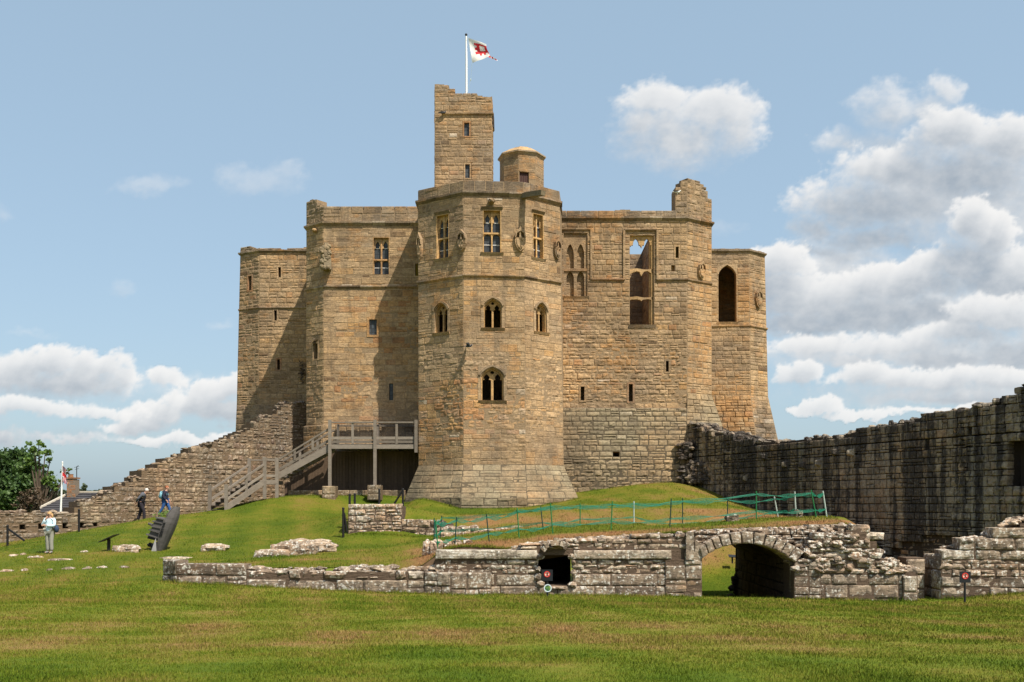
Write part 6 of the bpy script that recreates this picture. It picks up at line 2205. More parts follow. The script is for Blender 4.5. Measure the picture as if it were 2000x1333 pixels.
def sign(px, yb, ytop, Y, label, roundel):
    base = P(px, yb, Y)
    base.z = ground_z(base.x, Y)
    s = Y / F
    root = thing('warning_sign', label, 'sign', base)
    hw = 11 * s
    z0, z1 = zat(ytop + 22, Y), zat(ytop, Y)
    zm = (z0 + z1) / 2
    mb = MB()
    mb.tube([(base.x + .01, Y + .03, base.z - .1), (base.x + .01, Y + .03, z1 - .05)], .03, 10)
    mb.build('post', M['signblack'], root)
    mb = MB()
    mb.box(base.x - hw, base.x + hw, Y - .012, Y, z0, z1)
    pn_ = mb.build('panel', M['signblack'], root)
    c = (base.x, Y - .012, zm + .035)
    mb = MB()
    disc(mb, c, .0, .073, .003)
    mb.build('symbol_ground', M['cream'], pn_)
    # climbing figure
    mb = MB()
    fig = [(.00, .045, .016), (.012, .01, .02), (.0, -.03, .018)]
    for (x, z, r) in fig:
        disc(mb, (c[0] + x, c[1], c[2] + z), 0, r, .005, 10)
    for a, b in (((.005, .02), (.045, .04)), ((.005, .01), (-.04, .03)), ((0, -.03), (.035, -.055)), ((0, -.03), (-.03, -.06)), ((.01, .02), (.0, -.035))):
        mb.bar((c[0] + a[0], c[1] - .006, c[2] + a[1]), (c[0] + b[0], c[1] - .006, c[2] + b[1]), .004, .017, Vector((0, 1, 0)).cross(Vector((b[0] - a[0], 0, b[1] - a[1]))).normalized())
    mb.build('figure', M['signblack'], pn_)
    mb = MB()
    disc(mb, c, .066, .09, .010)
    a = R(-45)
    mb.bar((c[0] - .075 * math.cos(a), c[1] - .0105, c[2] - .075 * math.sin(a)), (c[0] + .075 * math.cos(a), c[1] - .0105, c[2] + .075 * math.sin(a)), .003, .017, Vector((math.sin(a), 0, -math.cos(a))))
    mb.build('prohibition_ring', M['red'], pn_)
    t = bpy.data.curves.new('lettering', 'FONT')
    t.body = 'No climbing'
    t.size = .062
    t.align_x = 'CENTER'
    t.extrude = .001
    t.offset = .0006
    t.materials.append(M['textw'])
    tmp = bpy.data.objects.new('tmp', t)
    tme = bpy.data.meshes.new_from_object(tmp)
    bpy.data.objects.remove(tmp)
    to = bpy.data.objects.new('lettering', tme)
    C.objects.link(to)
    to.parent = pn_
    to.matrix_parent_inverse = Matrix.Translation(-base)
    to.location = (base.x, Y - .016, z0 + .035)
    to.rotation_euler = (R(90), 0, 0)
    if roundel:
        mb = MB()
        cc = (base.x + .02, Y - .012, zat(1149.5, Y))
        disc(mb, cc, .0, .115, 0)
        disc(mb, cc, .088, .115, .012)
        rd_ = mb.build('round_plaque', M['plaque'], root)
        mb = MB()
        disc(mb, cc, 0, .088, .004)
        p0_ = mb.build('picture', M['picture'], rd_)


M['plaque'] = plain('plaque_white', (.62, .72, .76), .4, .03)
m_, n_, b_ = mat('plaque_picture')
pos_ = n_.n('ShaderNodeNewGeometry').outputs['Position']
n_.put(b_.inputs['Base Color'], n_.ramp(n_.noise(pos_, 11, 3, .6), [(.35, (.01, .05, .03)), (.45, (.02, .09, .05)), (.52, (.16, .3, .05)), (.6, (.5, .5, .06)), (.7, (.05, .15, .06))]))
M['picture'] = m_
sign(1068.5, 1162, 1113.5, 29.3, 'black no climbing sign above a small round green plaque, by the drain hole', True)
sign(1884.5, 1172, 1117, 28.6, 'black no climbing sign on a plain post before the right hand ruin', False)

# reading desk
rdk = thing('reading_desk', 'black tilted visitor reading desk on a single post in the left lawn', 'reading desk', P(212.5, 1077, 40.2))
mb = MB()
b0 = P(212.5, 1077, 40.2)
mb.box(b0.x - .055, b0.x + .055, 40.17, 40.25, b0.z - .15, b0.z + .5)
mb.build('post', M['iron'], rdk)
mb = MB()
a, b = P(199, 1060, 40.2), P(226, 1047, 40.2)
mb.hexa([(a.x, 39.85, a.z), (b.x, 39.95, b.z), (b.x, 40.6, b.z + .03), (a.x, 40.5, a.z + .03)], [(a.x, 39.85, a.z + .035), (b.x, 39.95, b.z + .035), (b.x, 40.6, b.z + .065), (a.x, 40.5, a.z + .065)])
mb.build('panel', M['iron'], rdk)
# small plaque on the bank seen through the arch, ball and flood lamp
mb = MB()
c = P(1431, 1087, 40.2)
mb.hexa([c + Vector((-.15, 0, -.05)), c + Vector((.15, 0, -.07)), c + Vector((.15, .16, .02)), c + Vector((-.15, .16, .04))], [c + Vector((-.15, -.02, -.03)), c + Vector((.15, -.02, -.05)), c + Vector((.15, .14, .04)), c + Vector((-.15, .14, .06))])
mb.box(c.x - .03, c.x + .03, c.y + .06, c.y + .1, c.z - .3, c.z - .02)
tag(mb.build('information_plaque', M['signblack']), 'little dark plaque on a stub in the bank seen through the arch', 'plaque')
mb = MB()
c = P(1855, 1060, 33.5)
c = P(1854.5, 1075.5, 32.6)
mb.blob(c, (.095, .095, .095), rng, 16, 12, .02)
mb.tube([c - Vector((0, 0, .08)), c - Vector((0, 0, 1.2))], .05, 8)
tag(mb.build('stone_ball', plain('pink_stone', (.46, .2, .14), .8), None, True), 'round pinkish ball perched beside the right hand ruin', 'ball')
mb = MB()
c = P(1718, 1080, 31.0)
mb.box(c.x - .13, c.x + .13, c.y - .1, c.y + .1, c.z - .01, c.z + .05)
mb.box(c.x - .11, c.x + .11, c.y - .08, c.y + .08, c.z - .3, c.z - .012, mi=1)
tag(mb.build('floodlight', [M['white'], M['iron']]), 'small white lidded floodlight sitting on the broken masonry', 'floodlight')

# ------------------------------------------------------------------ flags
fp = thing('flagpole', 'white flagpole on top of the lookout tower', 'flagpole', P(911, 186, 67.5))
mb = MB()
mb.tube([P(911, 200, 67.5), P(911, 120, 67.5), P(910.5, 72, 67.5)], [.075, .07, .055], 12)
mb.build('pole', M['white'], fp)
mb = MB()
mb.blob(P(910.5, 69, 67.5), (.09, .09, .09), rng, 12, 8, 0)
mb.build('finial', M['iron'], fp)
mb = MB()
mb.tube([P(912.6, 74, 67.4), P(915, 76, 67.4)], .012, 5)
mb.tube([P(913, 74, 67.4), P(922, 124, 67.3), P(919.5, 157, 67.4), P(912.5, 184, 67.4)], .007, 5)
mb.blob(P(919.3, 157, 67.4), (.035, .035, .09), rng, 6, 5, 0)
mb.build('halyard', M['stake_pale'], fp)


def cloth(name, corners, Y, nu, nv, matf, mats, wave, seed, curl=lambda u, v: 0):
    r_ = random.Random(seed)
    mb = MB()
    ids = []
    for j in range(nv + 1):
        row = []
        for i in range(nu + 1):
            u, v = i / nu, j / nv
            (ax, ay), (bx, by), (cx, cy), (dx_, dy_) = corners   # TL TR BR BL
            px = lerp(lerp(ax, bx, u), lerp(dx_, cx, u), v)
            py = lerp(lerp(ay, by, u), lerp(dy_, cy, u), v)
            px += wave * 6 * u * math.sin(v * 7 + u * 2)
            py += wave * 5 * u * math.sin(u * 8 + v * 3)
            yy = Y + wave * (1.6 * u * math.sin(u * 7 + v * 4.5) + .7 * math.sin(v * 6 - u * 3)) + curl(u, v)
            row.append(mb.vert(P(px, py, yy)))
        ids.append(row)
    for j in range(nv):
        for i in range(nu):
            mb.face((ids[j][i], ids[j][i + 1], ids[j + 1][i + 1], ids[j + 1][i]), matf((i + .5) / nu, (j + .5) / nv))
    return mb.build(name, mats, None, True)


def flag_mat(name, col):
    m, n, b = mat(name)
    b.inputs['Base Color'].default_value = (*col, 1)
    b.inputs['Roughness'].default_value = .8
    b.inputs['Subsurface Weight'].default_value = 0
    tr = n.n('ShaderNodeBsdfTranslucent')
    tr.inputs[0].default_value = (*col, 1)
    mx = n.n('ShaderNodeMixShader')
    mx.inputs[0].default_value = .35
    m.node_tree.links.new(b.outputs[0], mx.inputs[1])
    m.node_tree.links.new(tr.outputs[0], mx.inputs[2])
    out = [x for x in m.node_tree.nodes if x.type == 'OUTPUT_MATERIAL'][0]
    m.node_tree.links.new(mx.outputs[0], out.inputs[0])
    return m


M['fw'], M['fr'], M['fb'] = flag_mat('flag_white', (.80, .79, .77)), flag_mat('flag_red', (.62, .03, .04)), flag_mat('flag_blue', (.03, .04, .16))


def castle_red(u, v):
    s, t = (u - .27) / .72, (v - .15) / .65
    if not (0 <= s <= 1 and 0 <= t <= 1):
        return 0
    if s < .16:                                    # battlements along the hoist side
        return 1 if (t * 3.0) % 1 < .58 and t < .93 else 0
    if t > .84:                                    # and along the foot
        return 1 if (s * 3.2) % 1 < .5 else 0
    return 0 if (.40 < s < .84 and .17 < t < .60) else 1


fl = cloth('flag', [(914.5, 75), (949, 87), (956, 111), (923, 124)], 67.45, 44, 40, castle_red, [M['fw'], M['fr']], .12, 1)
tag(fl, 'white flag with a red castellated square emblem flying from the tower', 'flag')
tl = cloth('fly_end', [(952, 107), (971, 117.5), (972, 120), (952, 112)], 67.5, 12, 2, lambda u, v: 1 if (.1 < u < .3 or .42 < u < .6 or .72 < u < .88) else 0, [M['fw'], M['fr']], .03, 2)
tl.parent = fl

fp2 = thing('flagpole', 'slim white flagpole beyond the left wall before the slate roof', 'flagpole', P(119.5, 992, 72))
mb = MB()
mb.tube([P(118.5, 1006, 72), P(120.5, 960, 72), P(122.3, 905, 72)], [.07, .06, .045], 10)
mb.blob(P(122.3, 904, 72), (.07, .07, .07), rng, 10, 6, 0)
mb.build('pole', M['white'], fp2)


def jack(u, v):
    a, b = abs(u - .5), abs(v - .5)
    if a < .06 or b < .1:
        return 1
    if a < .1 or b < .17:
        return 0
    d = min(abs((u - .5) - (v - .5)), abs((u - .5) + (v - .5)))
    if d < .05:
        return 1
    return 0 if d < .13 else 2


fl2 = cloth('flag', [(122.0, 910), (128.5, 916), (132, 948), (122.5, 943)], 71.9, 26, 26, jack, [M['fw'], M['fr'], M['fb']], .07, 3)
tag(fl2, 'limp red white and blue union flag hanging down its slim pole', 'flag')

# ------------------------------------------------------------------ house and trees beyond the wall
M['slate'] = plain('slate_roof', (.055, .053, .056), .75, .5, 2.5, bump=.2, spec=.15)
M['brick'] = stone('chimney_brick', [(0.0, (.2, .09, .04)), (1.0, (.4, .2, .1))], GREY_KEEP, (.2, .16, .12), stain=.4, bump=.4)
M['coping'] = plain('pale_coping', (.5, .45, .36), .8)
house = thing('house', 'low slate roofed house with a brick chimney behind the left wall', 'house', P(140, 1010, 88))
Yh = 84.0
mb = MB()
rl, rt0, rt1, rr_ = P(62, 1002, Yh), P(140, 963, Yh + 4), P(222, 963, Yh + 4), P(226, 1002, Yh)
k = 9
for j in range(k):
    t0, t1 = j / k, (j + 1) / k
    a, b, c, d = rl.lerp(rt0, t0), rr_.lerp(rt1, t0), rr_.lerp(rt1, t1), rl.lerp(rt0, t1)
    up_ = Vector((0, -.02, .05))
    mb.quad(a + up_, b + up_, c, d)
    mb.quad(a, b, b + up_, a + up_)
mb.quad(rt0, rt1, P(215, 1004, Yh + 8), P(140, 1004, Yh + 8))
mb.build('roof', M['slate'], house)
mb = MB()
mb.bar(rl + Vector((0, -.05, .06)), rt0 + Vector((0, -.05, .06)), .2, .14)
mb.build('verge', M['coping'], house)
mb = MB()
mb.bar(rt0 + Vector((0, -.05, .06)), rt1 + Vector((0, -.05, .06)), .22, .14)
mb.build('ridge', M['coping'], house)
mb = MB()
mb.hexa([(rl.x + .3, Yh + .3, -3), (rr_.x, Yh + .3, -3), (rr_.x, Yh + 8, -3), (rl.x + .3, Yh + 8, -3)], [(rl.x + .3, Yh + .3, rl.z - .1), (rr_.x, Yh + .3, rl.z - .1), (rr_.x, Yh + 8, rl.z - .1), (rl.x + .3, Yh + 8, rl.z - .1)], .5, .5)
mb.build('wall', M['west'], house)
mb = MB()
r_ = random.Random(3)
ca, cb = P(130.5, 968, 87), P(147.5, 968, 87)
zt_ = zat(936, 87)
pan = wall_panel((ca.x, 87), (cb.x, 87), ca.z - .3, zt_)
masonry(mb, pan, r_, hrow=(.09, .11), wblk=(.2, .28), gap=.014, relief=.01, depth=.3, top=lambda u: pan.H, thick=.8, core=True)
mb.box(ca.x - .06, cb.x + .06, 86.93, 87.86, zt_ + .003, zt_ + .12, .3)
ch = mb.build('chimney', M['brick'], house)
mb = MB()
mb.tube([P(138.5, 936, 87.4) , P(138.5, 929, 87.4), P(138.5, 927, 87.4)], [.24, .2, .23], 12)
mb.build('chimney_pot', M['brick'], ch)
mb = MB()
mb.tube([P(150, 965, 87.5), P(150, 912, 87.5)], .035, 6)
for px0, px1, py in ((145, 155, 914), (147, 154, 918), (151, 153.5, 912)):
    mb.bar(P(px0, py, 87.4), P(px1, py - 2, 87.6), .03, .03)
mb.build('aerial', M['iron'], house)


def leafmat(name, cs):
    m, n, b = mat(name)
    st = n.n('ShaderNodeAttribute', attribute_name='st').outputs['Fac']
    pos = n.n('ShaderNodeNewGeometry').outputs['Position']
    f = n.m('ADD', n.m('MULTIPLY', st, .6), n.m('MULTIPLY', n.noise(pos, .5, 4, .6), .5))
    c = n.ramp(f, [(.25, cs[0]), (.55, cs[1]), (.85, cs[2])])
    n.put(b.inputs['Base Color'], c)
    b.inputs['Roughness'].default_value = .6
    tr = n.n('ShaderNodeBsdfTranslucent')
    n.put(tr.inputs[0], c)
    mx = n.n('ShaderNodeMixShader')
    mx.inputs[0].default_value = .3
    m.node_tree.links.new(b.outputs[0], mx.inputs[1])
    m.node_tree.links.new(tr.outputs[0], mx.inputs[2])
    out = [x for x in m.node_tree.nodes if x.type == 'OUTPUT_MATERIAL'][0]
    m.node_tree.links.new(mx.outputs[0], out.inputs[0])
    return m


M['leaf_dark'] = leafmat('deep_green_leaves', ((.022, .05, .010), (.052, .105, .02), (.105, .175, .036)))
M['leaf_light'] = leafmat('fresh_green_leaves', ((.06, .10, .015), (.11, .19, .03), (.17, .26, .05)))
M['leaf_brown'] = leafmat('brown_twigs', ((.06, .045, .022), (.11, .075, .04), (.17, .11, .07)))
M['leaf_grey'] = leafmat('distant_leaves', ((.04, .06, .025), (.07, .095, .045), (.10, .13, .06)))
M['bark'] = plain('bark', (.09, .065, .045), .9, .3)


def tree(name, label, cat, px, py0, Y, lobes, leafn, leafs, m, rng, trunk=True, limbs=7, group=None):
    base = P(px, py0, Y)
    base.z = -3.0 if Y > 66 else ground_z(base.x, Y)
    root = thing(name, label, cat, base, group)
    cs = [(P(x, y, Y + dy), rx * Y / F, ry * Y / F) for x, y, rx, ry, dy in lobes]
    mb = MB()
    top = max(cs, key=lambda c: c[0].z)[0]
    mid = base.lerp(top, .5) + Vector((.2, 0, 0))
    if trunk:
        mb.tube([base, base.lerp(mid, .6), mid, top - Vector((0, 0, .5))], [.35 * Y / 95, .28 * Y / 95, .16, .04], 8)
    for c, rx, ry in cs[:limbs]:
        s0 = base.lerp(top, rng.uniform(.25, .6))
        mb.tube([s0, s0.lerp(c, .5) + Vector((0, 0, -.2)), c], [.14, .09, .03], 6)
    mb.build('trunk', M['bark'], root)
    lf = MB()
    tot = sum(rx * ry for _, rx, ry in cs)
    for c, rx, ry in cs:
        n = int(leafn * rx * ry / tot)
        clumps = [Vector((rng.gauss(0, 1), rng.gauss(0, 1), rng.gauss(0, 1))).normalized() * rng.uniform(.45, 1) for _ in range(max(5, n // 60))]
        tone = [rng.random() for _ in clumps]
        for _ in range(n):
            k = rng.randrange(len(clumps))
            d = clumps[k] + Vector((rng.gauss(0, .19), rng.gauss(0, .19), rng.gauss(0, .15)))
            p = c + Vector((d.x * rx, d.y * rx * .9, d.z * ry))
            nn = Vector((rng.gauss(0, 1), rng.gauss(0, 1) - .3, rng.gauss(0, 1) + .9)).normalized()
            a = nn.orthogonal().normalized()
            a.rotate(Matrix.Rotation(rng.uniform(0, 6.28), 3, nn))
            b = nn.cross(a)
            s = leafs * rng.uniform(.6, 1.3)
            lf.quad(p - a * s, p - b * s * .6, p + a * s, p + b * s * .6, tone[k] * .7 + rng.random() * .3)
    lf.build('crown', m, root)
    return root


rt_ = random.Random(77)
tree('broadleaf_tree', 'big dense dark green tree at the left edge behind the wall', 'tree', 20, 1000, 96,
     [(18, 915, 46, 36, 0), (-20, 930, 46, 44, 1), (52, 935, 38, 36, -1), (72, 962, 26, 34, 0), (20, 965, 50, 40, -2), (-15, 985, 40, 30, -2), (45, 990, 40, 26, 0), (30, 895, 30, 20, 0), (86, 950, 14, 16, 0), (62, 912, 18, 18, 1)], 15000, .21, M['leaf_dark'], rt_)
tree('young_tree', 'sparse light green young tree rising above the dark tree', 'tree', 78, 1000, 90,
     [(66, 874, 14, 12, 0), (76, 868, 10, 7, 0), (88, 888, 15, 10, 0), (70, 890, 14, 12, .5), (98, 900, 9, 7, 0), (84, 912, 12, 9, 0), (103, 928, 9, 7, .3), (112, 938, 9, 8, 0), (92, 945, 13, 14, 0), (127, 923, 7, 5, 0), (137, 916, 5, 4, 0), (108, 955, 12, 10, 0), (60, 905, 12, 10, 0)], 1150, .17, M['leaf_light'], rt_, limbs=13)
tree('bush', 'bare reddish brown bush between the dark tree and the slate roof', 'bush', 62, 1003, 80,
     [(52, 980, 17, 20, 0), (66, 968, 15, 16, 0), (40, 992, 13, 10, 0), (78, 985, 12, 16, 0)], 2600, .09, M['leaf_brown'], rt_, limbs=4)
tree('bush', 'olive green bush filling the gap left of the brick chimney', 'bush', 105, 1003, 92,
     [(100, 970, 20, 18, 0), (118, 972, 14, 12, 0), (85, 980, 16, 20, 0), (125, 965, 8, 9, 0)], 3200, .16, M['leaf_grey'], rt_, limbs=3)
for i, (px, w_, h_, lab) in enumerate(((158, 11, 18, 'dark round distant tree just right of the chimney aerial'), (177, 12, 13, 'middle tree of the distant row behind the slate roof'), (196, 10, 9, 'smallest and farthest right tree of the distant row'))):
    tree('distant_tree', lab, 'tree', px, 985, 150, [(px, 966, w_, h_ * .9, 0), (px - 4, 970, w_ * .8, h_ * .7, 1), (px + 5, 972, w_ * .8, h_ * .6, 0)], 1500, .3, M['leaf_grey'], rt_, limbs=2, group='distant trees behind the house')
# climbing shrub on the tower and weeds on ledges
def weed(px, py, Y, r, n, label, m='leaf_dark', sz=.09):
    mb = MB()
    c = P(px, py, Y)
    for _ in range(n):
        d = Vector((rt_.gauss(0, .45) * r[0], rt_.gauss(0, .3) * r[0], rt_.gauss(0, .45) * r[1]))
        p = c + d
        nn = Vector((rt_.gauss(0, 1), -1, rt_.gauss(0, 1) + .5)).normalized()
        a = nn.orthogonal().normalized()
        b = nn.cross(a)
        s = sz * rt_.uniform(.5, 1.3)
        mb.quad(p - a * s, p - b * s * .6, p + a * s, p + b * s * .6, rt_.random())
    tag(mb.build('wall_plant', M[m]), label, 'plant')


weed(590, 727, 65.6, (.2, .8), 70, 'dark withered plant rooted in the angle between the left towers', 'leaf_brown', .1)
weed(617, 668, 60.0, (.28, .2), 60, 'little plant sprouting above the slit on the left corner', 'leaf_brown', .08)
weed(324, 1004, 54.2, (.5, .18), 120, 'tuft of green weeds beside the path under the walking woman', 'leaf_light', .07)

# ------------------------------------------------------------------ ship sculpture
def ship():
    Ys = 41.0
    root = thing('ship_sculpture', 'dark upended ship sculpture sinking stern first into the lawn', 'sculpture', P(318, 1076, Ys))
    # hull: a leaf-shaped side view, wide amidships, drawn in across the beam towards keel and tip
    deck = [(313.0, 1078), (315.5, 1060), (318, 1047), (323, 1032), (328, 1018), (333, 1007), (338, 998), (343.5, 991)]
    keel = [(321.0, 1078), (328, 1064), (334, 1051), (340, 1038), (345, 1026), (349, 1014), (351.3, 1005), (352, 991)]
    beam_ = [.30, .36, .40, .42, .40, .34, .26, .16]
    mb = MB()
    rows = []
    for (d, k, w_) in zip(deck, keel, beam_):
        row = []
        for f, s in ((0, -1), (.25, -1.02), (.6, -.86), (.88, -.5), (1, 0), (.88, .5), (.6, .86), (.25, 1.02), (0, 1)):
            q = P(lerp(d[0], k[0], f), lerp(d[1], k[1], f), Ys)
            row.append(mb.vert((q.x, Ys + s * w_, q.z), .4 + .2 * rng.random()))
        rows.append(row)
    for i in range(len(rows) - 1):
        for j in range(8):
            mb.face((rows[i][j], rows[i][j + 1], rows[i + 1][j + 1], rows[i + 1][j]))
        mb.face((rows[i][8], rows[i][0], rows[i + 1][0], rows[i + 1][8]))
    mb.face(rows[-1][::-1])
    mb.build('hull', M['ship'], root)
    for s in (-1, 1):
        mb = MB()
        mb.tube([P(d[0], d[1], Ys) + Vector((-.02, s * w_, .01)) for d, w_ in zip(deck, beam_)], .025, 6)
        mb.build('gunwale', M['ship'], root)

    def slab(name, pts, w_, m='ship', y=0.0):
        k = MB()
        a = [k.vert(P(x, yy, Ys) + Vector((0, y - w_, 0)), rng.random()) for x, yy in pts]
        b = [k.vert(P(x, yy, Ys) + Vector((0, y + w_, 0)), rng.random()) for x, yy in pts]
        k.face(a)
        k.face(b[::-1])
        for i in range(len(pts)):
            j = (i + 1) % len(pts)
            k.face((a[i], a[j], b[j], b[i]))
        return k.build(name, M[m], root)
    # stepped superstructure standing out from the deck, with ledges across it
    slab('cabin', [(311, 1013), (328, 1017), (324, 1031), (307, 1028)], .30)
    slab('cabin', [(306, 1021), (322, 1026), (319, 1040), (301, 1036)], .33)
    slab('cabin', [(302, 1031), (319, 1038), (315, 1050), (296, 1045)], .30)
    slab('cabin', [(298, 1041), (314, 1047), (312, 1057), (292, 1052)], .27, 'iron')
    for (x0, y0, x1, y1) in ((309.5, 1010.5, 328, 1015), (303.5, 1017.5, 323, 1022), (301, 1027, 321, 1031.5), (297.5, 1034, 318, 1040.5), (291.5, 1043, 314, 1050)):
        slab('ledge', [(x0, y0), (x1, y1), (x1, y1 + 2), (x0, y0 + 2.2)], .37)
    mb = MB()
    for k in range(9):
        t = k / 8
        x, y = lerp(321, 327.5, t), lerp(1046, 1022, t)
        p_ = P(x, y, Ys)
        mb.box(p_.x - .06, p_.x + .06, Ys - .435, Ys - .40, p_.z - .012, p_.z + .012)
    mb.build('railing', M['iron'], root)
    mb = MB()
    mb.tube([P(304, 1028, Ys - .1), P(290, 1023.5, Ys - .1)], [.055, .05], 10)
    mb.build('funnel', M['ship'], root)
    slab('bridge', [(305, 1061), (312, 1058), (309, 1077), (300, 1077)], .24, 'iron')
    mb = MB()
    for k in range(8):
        mb.blob(P(rng.uniform(292, 303), rng.uniform(1064, 1076), Ys + rng.uniform(-.15, .15)), (.12, .13, .09), rng, 7, 5, .5)
    mb.build('wreckage', M['iron'], root)
    slab('pale_plate', [(303, 1078), (308.5, 1060), (311.5, 1052), (312.5, 1078)], .03, 'shippale', -.42)


M['ship'] = timber('charred_planks', (.045, .042, .040), (.13, .12, .112))
M['shippale'] = plain('pale_grey_board', (.33, .32, .31), .8)
ship()

# ------------------------------------------------------------------ birds
M['bird'] = plain('grey_feathers', (.05, .055, .065), .7)
M['birdw'] = plain('white_feathers', (.7, .7, .68), .7)


def bird(name, label, p, kind):
    root = thing(name, label, 'bird', p)
    m_ = M['bird'] if kind != 'gull' else M['birdw']
    mb = MB()
    mb.blob(p, (.17, .08, .075), rng, 12, 8, .02)
    mb.blob(p + Vector((.17, 0, .06)), (.055, .05, .05), rng, 8, 6, 0)
    mb.hexa([p + Vector((-.3, -.06, -.01)), p + Vector((-.12, -.04, -.01)), p + Vector((-.12, .04, -.01)), p + Vector((-.3, .06, -.01))], [p + Vector((-.3, -.06, .01)), p + Vector((-.12, -.04, .02)), p + Vector((-.12, .04, .02)), p + Vector((-.3, .06, .01))])
    if kind == 'gull':
        for sy in (-.03, .03):
            mb.tube([p + Vector((0, sy, -.06)), p + Vector((0, sy, -.17))], .01, 5)
    mb.build('body', m_, root, True)
    mb = MB()
    mb.tube([p + Vector((.21, 0, .06)), p + Vector((.26, 0, .05))], [.02, .004], 6)
    mb.build('beak', M['coping'], root)
    mb = MB()
    for sy in (-1, 1):
        if kind == 'flying':
            a = [p + Vector((.1, sy * .06, .04)), p + Vector((.02, sy * .22, .16)), p + Vector((-.12, sy * .36, .1)), p + Vector((-.1, sy * .07, .03))]
        else:
            a = [p + Vector((.1, sy * .075, .05)), p + Vector((-.05, sy * .085, .06)), p + Vector((-.27, sy * .04, .02)), p + Vector((-.02, sy * .083, -.02))]
        mb.poly(a)
        mb.poly([q + Vector((0, 0, .012)) for q in a])
    mb.build('wings', M['bird'], root)


bird('pigeon', 'pigeon flying in front of the polygonal tower below the arched window', P(915, 677, 54.6), 'flying')
bird('gull', 'white gull standing beside the broken right hand turret', P(1322.5, 376, 59.2), 'gull')
bird('pigeon', 'small bird perched on the ledge of the lookout tower', P(865, 221, 65.8), 'perched')

# ------------------------------------------------------------------ people
def cloth_mat(name, col, var=.2, rough=.9):
    return plain(name, col, rough, var, 22.0, bump=.25)


M['skin'] = plain('skin', (.52, .30, .21), .55, .08, 20)
M['eye'] = plain('eye_dark', (.02, .015, .012), .3)


def skin_mesh(name, chains, m, parent, levels=2):
    """limbs grown as one surface round connected joints"""
    vs, rs, es, key = [], [], [], {}

    def vid(p, r):
        k = tuple(round(c, 4) for c in p)
        if k not in key:
            key[k] = len(vs)
            vs.append(p)
            rs.append(r if isinstance(r, tuple) else (r, r))
        return key[k]
    for ch in chains:
        ids = [vid(p, r) for p, r in ch]
        for a, b in zip(ids[:-1], ids[1:]):
            if (a, b) not in es:
                es.append((a, b))
    me = bpy.data.meshes.new(name)
    me.from_pydata(vs, es, [])
    me.materials.append(m)
    o = bpy.data.objects.new(name, me)
    C.objects.link(o)
    o.parent = parent
    sk = o.modifiers.new('skin', 'SKIN')
    sk.use_smooth_shade = True
    lay = me.skin_vertices[0].data if me.skin_vertices else None
    if lay is None:
        bpy.context.view_layer.objects.active = o
        bpy.ops.mesh.customdata_skin_add()
        lay = me.skin_vertices[0].data
    for i, r in enumerate(rs):
        lay[i].radius = r
    lay[0].use_root = True
    ss_ = o.modifiers.new('subsurf', 'SUBSURF')
    ss_.levels = ss_.render_levels = levels
    return o


